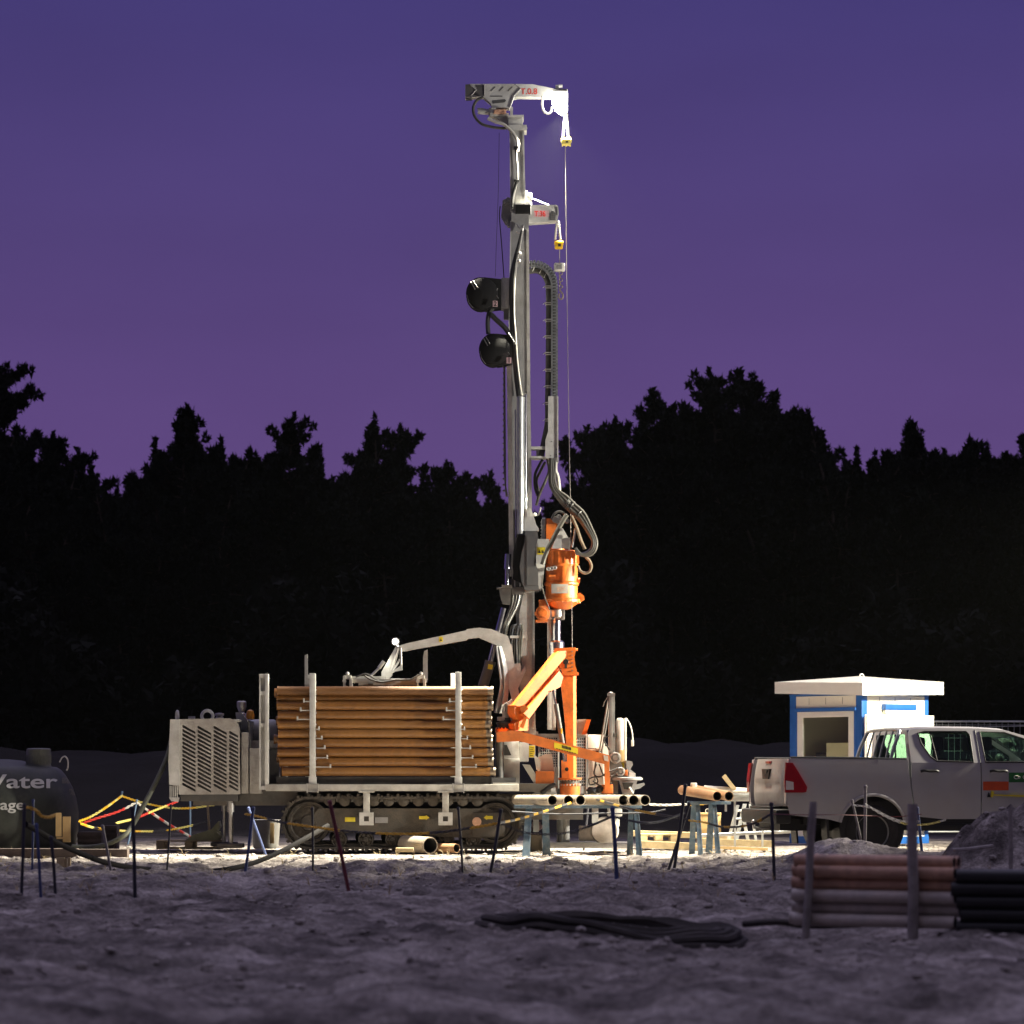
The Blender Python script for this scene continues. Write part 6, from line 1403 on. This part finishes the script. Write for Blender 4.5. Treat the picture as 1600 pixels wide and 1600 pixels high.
for (x, yt, yb, Y, r_, lb) in ((1271, 1253, 1458, Ysk - .12, .030, 'weathered wooden stake at the left end of the near pipe stack'), (1426, 1256, 1456, Ysk - .48, .040, 'thickest weathered stake, before the near stack\'s right half'), (1579, 1262, 1352, -17, .024, 'thin grey stake standing on the soil heap at the right edge')):
    b = MB(); t, f_ = P(x, yt, Y), P(x - (13 if x < 1300 else 0), yb, Y)
    b.tube([f_ - V((0, 0, .1)), f_.lerp(t, .35) + V((.006, 0, 0)), f_.lerp(t, .7) - V((.004, 0, 0)), t], [r_ * 1.05, r_, r_ * 1.02, r_ * .92], 10)
    tag(b.build('wooden_stake', 'stake_wood', loc=f_), lb, 'stake', 'stakes holding the near stack')
b = MB(); b.tube([P(1487, 1328, -14.6), P(1510, 1327, -14.4), P(1550, 1322, -14)], .022, 7); tag(b.build('wooden_stick', 'stake_wood', loc=P(1520, 1326, -14.4)), 'pale stick lying on the soil heap above the near stack', 'stick')
# coil of hose on the foreground
Yk = -25.6; cc = P(955, 1440, Yk); cc.z = ground_z(cc.x, cc.y)
b = MB(); rd = random.Random(8)
for lay in range(2):
    for q in range(4):
        rx = 1.02 - .085 * q - .05 * lay; pts = []
        for k in range(64):
            a = 2 * math.pi * k / 64; z = ground_z(cc.x + rx * math.cos(a), cc.y + rx * .8 * math.sin(a), False) + .03 + lay * .05 + .012 * math.sin(a * 3 + lay + q)
            pts.append(V((cc.x + rx * math.cos(a) + .02 * math.sin(2 * a + q), cc.y + rx * .8 * math.sin(a), z)))
        b.tube(pts, .030, 6, closed=True)
b.tube(spl([V((cc.x + 1.0, cc.y - .1, cc.z + .04)), V((cc.x + 1.25, cc.y - .25, .06)), V((cc.x + 1.5, cc.y - .2, .03)), V((cc.x + 1.9, cc.y, .03))], 6), .027, 6)
tag(b.build('hose_coil', 'coil_black', loc=cc), 'wide flat coil of dark hose lying on the foreground soil', 'hose coil')

# ================================================================ TREES
def pine(seed, h, w, cb, style):
    """a pine of height h, crown width w, crown from cb*h: returns crown mesh and trunk mesh"""
    rg = np.random.default_rng(seed); rr = random.Random(seed)
    tb = MB(); bend = [V((rr.uniform(-.15, .15) * k, rr.uniform(-.1, .1) * k, h * k / 6)) for k in range(7)]
    r0_ = .012 * h + .03
    tb.tube(spl(bend, 3), [r0_ * (1 - .86 * i / 18) for i in range(19)], 7)
    cl = []   # tufts of needles along the limbs
    def at(z):
        t = z / h * 6; i = min(5, int(t)); return bend[i].lerp(bend[i + 1], t - i)
    lv = {'broad': .46, 'cone': .44, 'sparse': .56, 'round': .46, 'umbrella': .42}[style]; z = h * cb; a0 = 0.0
    while z < h * .985:
        t = (z / h - cb) / (1 - cb)
        d = max(0.0, h - z)
        if style == 'cone': rad = .14 + .62 * d
        elif style == 'broad': rad = .28 + 1.05 * d ** .72
        elif style == 'umbrella': rad = w / 2 * math.sin(math.pi * (.22 + .74 * t)) ** .7
        elif style == 'round': rad = .26 + 1.2 * d ** .6
        else: rad = .12 + .36 * d
        rad = min(rad, w / 2) * rr.uniform(.8, 1.12)
        nb = max(2, int(rr.choice((3, 4, 5, 5)) * (.55 + .45 * (1 - t)) + (1 if style != 'sparse' else -1)))
        a0 += rr.uniform(.6, 1.6)
        for q in range(nb):
            if rr.random() < .2: continue
            a = a0 + 6.283 * q / nb + rr.uniform(-.35, .35); ln = rad * rr.choice((.45, .7, .9, 1.0, 1.25)) * rr.uniform(.8, 1.05)
            up = rr.uniform(-.02, .24) * ln + .04
            base = at(max(.2, z - .2)); tip = at(z) + V((ln * math.cos(a), ln * math.sin(a), up)); m = base.lerp(tip, .55) - V((0, 0, .13 * ln))
            tb.tube([base, m, tip], [max(.012, r0_ * .30 * (1 - t * .6)), .02, .008], 4, cap=False)
            k = max(1, int(ln / .27))
            for e in range(k + 1):
                f_ = 1 - e / (k + 1) * .78; c = base.lerp(m, f_ / .55) if f_ < .55 else m.lerp(tip, (f_ - .55) / .45)
                s_ = (.22 if e == 0 else .27) * rr.uniform(.65, 1.3) * (.75 + .25 * min(1, rad / 1.5))
                if style == 'sparse': s_ *= .72
                cl.append((c + V((rr.uniform(-.2, .2), rr.uniform(-.2, .2), rr.uniform(-.02, .22))) * min(1, rad), s_))
        z += lv * rr.uniform(.75, 1.2) * (1 - .45 * t)
    top = at(h * .985); cl += [(top + V((.03, 0, .26)), .05), (top + V((0, 0, .12)), .08), (top, .10), (top - V((0, 0, .2)), .14), (top - V((.08, 0, .4)), .17), (top - V((-.06, .05, .62)), .2)]
    VS, FS = [], []; o = 0
    for c, s_ in cl:
        k = int(100 * (s_ / .4) ** 1.5) + 14
        d = rg.normal(size=(k, 3)); d /= np.linalg.norm(d, axis=1)[:, None]; rad = s_ * rg.random(k) ** .45
        pos = d * rad[:, None] * np.array([1, 1, .72]) + np.array(c)
        ax = d + rg.normal(scale=.55, size=(k, 3)) + np.array([0, 0, .35]); ax /= np.linalg.norm(ax, axis=1)[:, None]
        sd = np.cross(ax, rg.normal(size=(k, 3))); sd /= np.linalg.norm(sd, axis=1)[:, None]
        L = (.09 + .13 * rg.random(k))[:, None]; wd = (.028 + .030 * rg.random(k))[:, None]
        inner = rad < s_ * .6; L[inner] *= 1.4; wd[inner] *= 2.8
        tri = np.stack([pos - sd * wd, pos + sd * wd, pos + ax * L], 1).reshape(-1, 3)
        VS.append(tri); FS.append(np.arange(o, o + 3 * k).reshape(-1, 3)); o += 3 * k
    VS = np.concatenate(VS); FS = np.concatenate(FS)
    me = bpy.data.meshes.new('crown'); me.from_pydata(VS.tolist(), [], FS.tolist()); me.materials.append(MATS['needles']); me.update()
    return me, tb.mesh('trunk', ['trunk_bark'])
PROTO = {}
def proto(style, var):
    k = (style, var)
    if k not in PROTO:
        hh, ww, cb = {'broad': (13, 5.6, .34), 'cone': (12, 5.2, .25), 'sparse': (12, 3.0, .3), 'round': (11, 5.4, .22), 'umbrella': (15, 5.0, .895)}[style]
        me, tr = pine(100 + var * 17 + len(style) * 5, hh, ww, cb, style); PROTO[k] = (me, tr, hh, ww)
    return PROTO[k]
rd = random.Random(31)
def tree(px, top, wpx, style, var, Y, label, grp=None):
    me, tr, hh, ww = proto(style, var); t = P(px, top, Y); gz = ground_z(t.x, Y, False)
    sz = (t.z - gz) / hh; sx = (wpx / S * (D0 + Y) / D0) / ww
    sx = max(.72 * sz, min(1.45 * sz, sx))
    o = bpy.data.objects.new('pine_tree', None); COL.objects.link(o); o.empty_display_size = .2
    o.location = (t.x, Y, gz); o.rotation_euler = (0, 0, rd.random() * 6.28); o.scale = (sx, sx, sz); WM[o.name] = None
    tag(o, label, 'tree', grp)
    c = bpy.data.objects.new('crown', me); COL.objects.link(c); c.parent = o
    d = bpy.data.objects.new('trunk', tr); COL.objects.link(d); d.parent = o
G1 = 'pines standing out along the dark skyline'
T = [
 (-18, 576, 150, 'umbrella', 0, 58, 'tall pine at the left edge whose dark branch reaches into the sky'),
 (12, 668, 188, 'round', 0, 62, 'rounded pine crown below the high branch at the left edge'),
 (62, 682, 159, 'broad', 1, 66, 'pine sloping down from the left edge, right of the rounded crown'),
 (118, 706, 130, 'round', 1, 64, 'low pine on the descending skyline above the water tank'),
 (162, 735, 72, 'sparse', 0, 60, 'small spindly pine right of the low crown above the water tank'),
 (234, 692, 75, 'sparse', 1, 60, 'narrow ragged pine just left of the tallest pine on the left skyline'),
 (297, 638, 150, 'cone', 0, 60, 'tallest pointed pine on the left skyline, above the engine housing'),
 (346, 690, 81, 'cone', 1, 62, 'small pointed pine right of the tallest one on the left skyline'),
 (382, 704, 92, 'round', 0, 64, 'low rounded pine in the dip of the left skyline'),
 (452, 650, 139, 'broad', 2, 60, 'pine with a narrow forked top above the loading rack posts'),
 (498, 705, 87, 'cone', 1, 65, 'small pine right of the forked topped one'),
 (572, 656, 145, 'cone', 2, 58, 'dense broad pine with a knobbly top above the crane lamp'),
 (606, 668, 101, 'broad', 1, 63, 'pine merged into the right flank of the knobbly topped one'),
 (690, 726, 121, 'broad', 2, 66, 'low flat pine on the skyline left of the mast'),
 (738, 752, 58, 'cone', 0, 68, 'tiny pointed pine low on the skyline left of the mast'),
 (770, 742, 66, 'cone', 1, 66, 'small pine tip touching the mast\'s left side'),
 (897, 690, 66, 'sparse', 2, 60, 'thin sparse pine seen through the gap right of the mast'),
 (940, 676, 101, 'round', 1, 60, 'pine rising steeply right of the mast'),
 (985, 658, 130, 'broad', 1, 62, 'pine on the slope leading up to the highest crown'),
 (1036, 612, 159, 'broad', 0, 60, 'high pine just left of the highest broad crown'),
 (1118, 583, 174, 'broad', 2, 58, 'left half of the twin highest crowns right of the mast'),
 (1170, 580, 217, 'broad', 0, 61, 'highest broad pine on the whole skyline, right of the mast'),
 (1228, 630, 116, 'round', 0, 62, 'pine on the right shoulder of the highest crown'),
 (1283, 645, 89, 'sparse', 0, 59, 'spindly pine with open branches above the site cabin'),
 (1325, 705, 72, 'sparse', 1, 60, 'small spindly pine at the gap above the cabin roof'),
 (1362, 712, 81, 'cone', 2, 62, 'small pine right of the gap above the cabin'),
 (1400, 700, 116, 'round', 1, 64, 'rounded pine left of the pointed one above the pickup roof'),
 (1440, 664, 145, 'cone', 0, 60, 'pointed pine above the pickup roof'),
 (1496, 690, 130, 'round', 0, 62, 'rounded pine between the pointed one and the right edge'),
 (1545, 698, 87, 'cone', 1, 63, 'small pine second from the right edge'),
 (1592, 676, 159, 'broad', 1, 60, 'broad pine cut by the right edge'),
]
for t in T: tree(*t, G1)
SK = [(-60, 600), (0, 668), (60, 690), (150, 740), (200, 757), (240, 715), (300, 665), (350, 700), (440, 690), (520, 715), (580, 680), (640, 725), (700, 750), (790, 765), (900, 740), (950, 690), (1040, 630), (1170, 600), (1250, 655), (1330, 720), (1350, 742), (1400, 710), (1450, 680), (1500, 695), (1600, 690), (1680, 690)]
def sky_at(x):
    for (a, b1), (c, d) in zip(SK, SK[1:]):
        if a <= x <= c: return b1 + (d - b1) * (x - a) / (c - a)
    return 700
k = 0
for row, (Y, add, st) in enumerate(((56, 60, 62), (68, 26, 44), (78, 22, 50), (92, 12, 52))):
    x = -70 + row * 17
    while x < 1690:
        tree(x + rd.uniform(-9, 9), sky_at(x) + add + rd.uniform(0, 34), rd.uniform(90, 130), rd.choice(['round', 'broad', 'round']), rd.randint(0, 1), Y + rd.uniform(-3, 3), 'pine merged into the black mass of the wood below the skyline', 'pines massed in the dark wood')
        x += st
# undergrowth at the foot of the wood
rg = np.random.default_rng(5); N_ = 95000
X_ = rg.uniform(-26, 26, N_); Y_ = rg.uniform(47, 62, N_); top_ = 5.6 + 1.2 * np.sin(X_ * .7) + 1.2 * np.sin(X_ * .31 + 2) + .6 * np.sin(X_ * 2.3)
Zt = rg.random(N_) ** .8 * np.maximum(1.2, top_) + .6
pos = np.stack([X_, Y_, Zt], 1); ax = rg.normal(size=(N_, 3)); ax /= np.linalg.norm(ax, axis=1)[:, None]; sd = np.cross(ax, rg.normal(size=(N_, 3))); sd /= np.linalg.norm(sd, axis=1)[:, None]
tri = np.stack([pos - sd * .16, pos + sd * .16, pos + ax * .42], 1).reshape(-1, 3)
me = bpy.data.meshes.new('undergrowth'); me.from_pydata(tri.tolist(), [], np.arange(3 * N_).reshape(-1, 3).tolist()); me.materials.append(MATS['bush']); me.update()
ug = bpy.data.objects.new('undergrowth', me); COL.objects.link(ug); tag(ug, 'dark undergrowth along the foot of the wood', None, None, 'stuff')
# ================================================================ SKY, LAMPS, CAMERA
w = bpy.data.worlds.new('World'); SC.world = w; w.use_nodes = True
nt = w.node_tree; N = nt.nodes; L = nt.links; bg = N['Background']
tc = N.new('ShaderNodeTexCoord'); sp = N.new('ShaderNodeSeparateXYZ'); L.new(tc.outputs['Generated'], sp.inputs[0])
cr = N.new('ShaderNodeValToRGB'); el = cr.color_ramp.elements
def K(r, g, b_, s=1.0): return (*[c * s for c in lin(r, g, b_)], 1)
el[0].position = 0.0; el[0].color = K(102, 78, 128)
el[1].position = 1.0; el[1].color = (.60, .55, .84, 1)
for p, c in ((.06, K(98, 73, 129)), (.115, K(92, 70, 126)), (.17, K(81, 65, 121)), (.25, K(66, 58, 117)), (.42, (.060, .050, .120, 1)), (.62, (.48, .435, .67, 1))):
    e = el.new(p); e.color = c
L.new(sp.outputs['Z'], cr.inputs['Fac'])
# sky behind the camera dimmed, so sides facing it stay dark
g1 = N.new('ShaderNodeMapRange'); g1.inputs[1].default_value = .15; g1.inputs[2].default_value = -.75; L.new(sp.outputs['Y'], g1.inputs[0])
mx = N.new('ShaderNodeMix'); mx.data_type = 'RGBA'; L.new(g1.outputs[0], mx.inputs[0]); L.new(cr.outputs['Color'], mx.inputs[6]); mx.inputs[7].default_value = (.040, .036, .050, 1)
# the physical dusk sky, sun below the horizon, adds its share
sk = N.new('ShaderNodeTexSky'); sk.sky_type = 'NISHITA'; sk.sun_disc = False; sk.sun_elevation = R(-4); sk.sun_rotation = R(200)
ad = N.new('ShaderNodeMix'); ad.data_type = 'RGBA'; ad.blend_type = 'ADD'; ad.inputs[0].default_value = .02; L.new(mx.outputs[2], ad.inputs[6]); L.new(sk.outputs['Color'], ad.inputs[7])
cn = N.new('ShaderNodeTexNoise'); cn.inputs['Scale'].default_value = 5; cn.inputs['Detail'].default_value = 5; mp = N.new('ShaderNodeMapping'); mp.inputs['Scale'].default_value = (1, 1, 3.5); L.new(tc.outputs['Generated'], mp.inputs[0]); L.new(mp.outputs[0], cn.inputs['Vector'])
cm = N.new('ShaderNodeMapRange'); cm.inputs[1].default_value = .3; cm.inputs[2].default_value = .7; cm.inputs[3].default_value = .93; cm.inputs[4].default_value = 1.07; L.new(cn.outputs['Fac'], cm.inputs[0])
ml = N.new('ShaderNodeVectorMath'); ml.operation = 'MULTIPLY'; L.new(ad.outputs[2], ml.inputs[0]); L.new(cm.outputs[0], ml.inputs[1])
L.new(ml.outputs[0], bg.inputs['Color']); bg.inputs['Strength'].default_value = 1.0

def lamp(name, kind, loc, energy, col, target=None, **kw):
    d = bpy.data.lights.new(name, kind); d.energy = energy; d.color = col
    for k, v in kw.items(): setattr(d, k, v)
    o = bpy.data.objects.new(name, d); COL.objects.link(o); o.location = loc
    if target is not None: o.rotation_euler = (V(target) - V(loc)).to_track_quat('-Z', 'Y').to_euler()
    return o
WARM = (1, .925, .73)
m1 = P(876, 179, -.02)
mf = lamp('mast_flood', 'SPOT', m1, 62000, WARM, None, spot_size=R(66), spot_blend=.9, shadow_soft_size=.10)
dz = (m1 - V((-.2, -1.2, 0))).normalized(); dx = (V((1, 0, 0)) - dz * dz.x).normalized(); dy = dz.cross(dx)
mf.rotation_euler = Matrix((dx, dy, dz)).transposed().to_euler(); mf.scale = (2.3, 1, 1)     # a wide flat beam along the rig
lamp('mast_spill', 'POINT', P(873, 158, -.40), 17, (1, .96, .86), shadow_soft_size=.10)
lamp('crane_work_lamp', 'SPOT', P(612, 1004, -.74), 55, (1, .95, .80), P(560, 1085, -1.0), spot_size=R(110), spot_blend=.5, shadow_soft_size=.05)
lamp('front_low_flood', 'SPOT', (11.8, -4.6, 4.5), 8500, (1, .92, .72), (-3.0, -8.4, 0), spot_size=R(58), spot_blend=.8, shadow_soft_size=.2)
T0 = V((11.5, -1.3, 5.9))      # light towers just outside the right edge
lamp('front_flood', 'SPOT', (11.8, -4.6, 5.6), 9000, (1, .95, .83), (-.8, .2, 4.8), spot_size=R(84), spot_blend=.8, shadow_soft_size=.2)
lamp('tower_flood', 'SPOT', T0, 26000, (1, .90, .64), (.6, -.1, 1.2), spot_size=R(50), spot_blend=.55, shadow_soft_size=.18)
lamp('tower_flood', 'SPOT', T0 + V((0, .5, 0)), 12000, (1, .91, .68), (6.6, 4.6, 1.6), spot_size=R(50), spot_blend=.6, shadow_soft_size=.18)

cd = bpy.data.cameras.new('camera'); cam = bpy.data.objects.new('camera', cd); COL.objects.link(cam)
cam.location = (0, -D0, EYE); cam.rotation_euler = (R(90), 0, 0)
cd.sensor_width = 36; cd.sensor_fit = 'HORIZONTAL'; cd.lens = 36 * 5000 / 1600; cd.shift_y = (HOR - 800) / 1600
cd.clip_start = .5; cd.clip_end = 3000
cd.dof.use_dof = True; cd.dof.focus_distance = 50.0; cd.dof.aperture_fstop = (cd.lens / 1000) / .046; cd.dof.aperture_blades = 9
SC.camera = cam
vs_ = SC.view_settings; SC.display_settings.display_device = 'sRGB'; vs_.view_transform = 'Standard'; vs_.look = 'None'; vs_.exposure = 0; vs_.gamma = 1; vs_.use_curve_mapping = False
SC.render.engine = 'CYCLES'
cy = SC.cycles; cy.max_bounces = 7; cy.diffuse_bounces = 4; cy.glossy_bounces = 3; cy.transparent_max_bounces = 8; cy.caustics_reflective = False; cy.caustics_refractive = False; cy.sample_clamp_indirect = 6; cy.use_denoising = True

# thin haze, added to give the lamps a glow
hz = MB().box((-405, -95, -2.0), (405, 705, 19.5))
ho = hz.build('haze', 'paper', smooth=0); tag(ho, 'thin haze added around the drilling site to make the lamps glow', None, None, 'stuff')
hm_ = bpy.data.materials.new('air'); hm_.use_nodes = True; hn = hm_.node_tree; hn.nodes.remove(hn.nodes['Principled BSDF'])
pv = hn.nodes.new('ShaderNodeVolumePrincipled'); pv.inputs['Density'].default_value = 6e-5; pv.inputs['Color'].default_value = (.9, .95, .9, 1); pv.inputs['Anisotropy'].default_value = .1
hn.links.new(pv.outputs[0], hn.nodes['Material Output'].inputs['Volume']); ho.data.materials[0] = hm_
cy.volume_bounces = 0
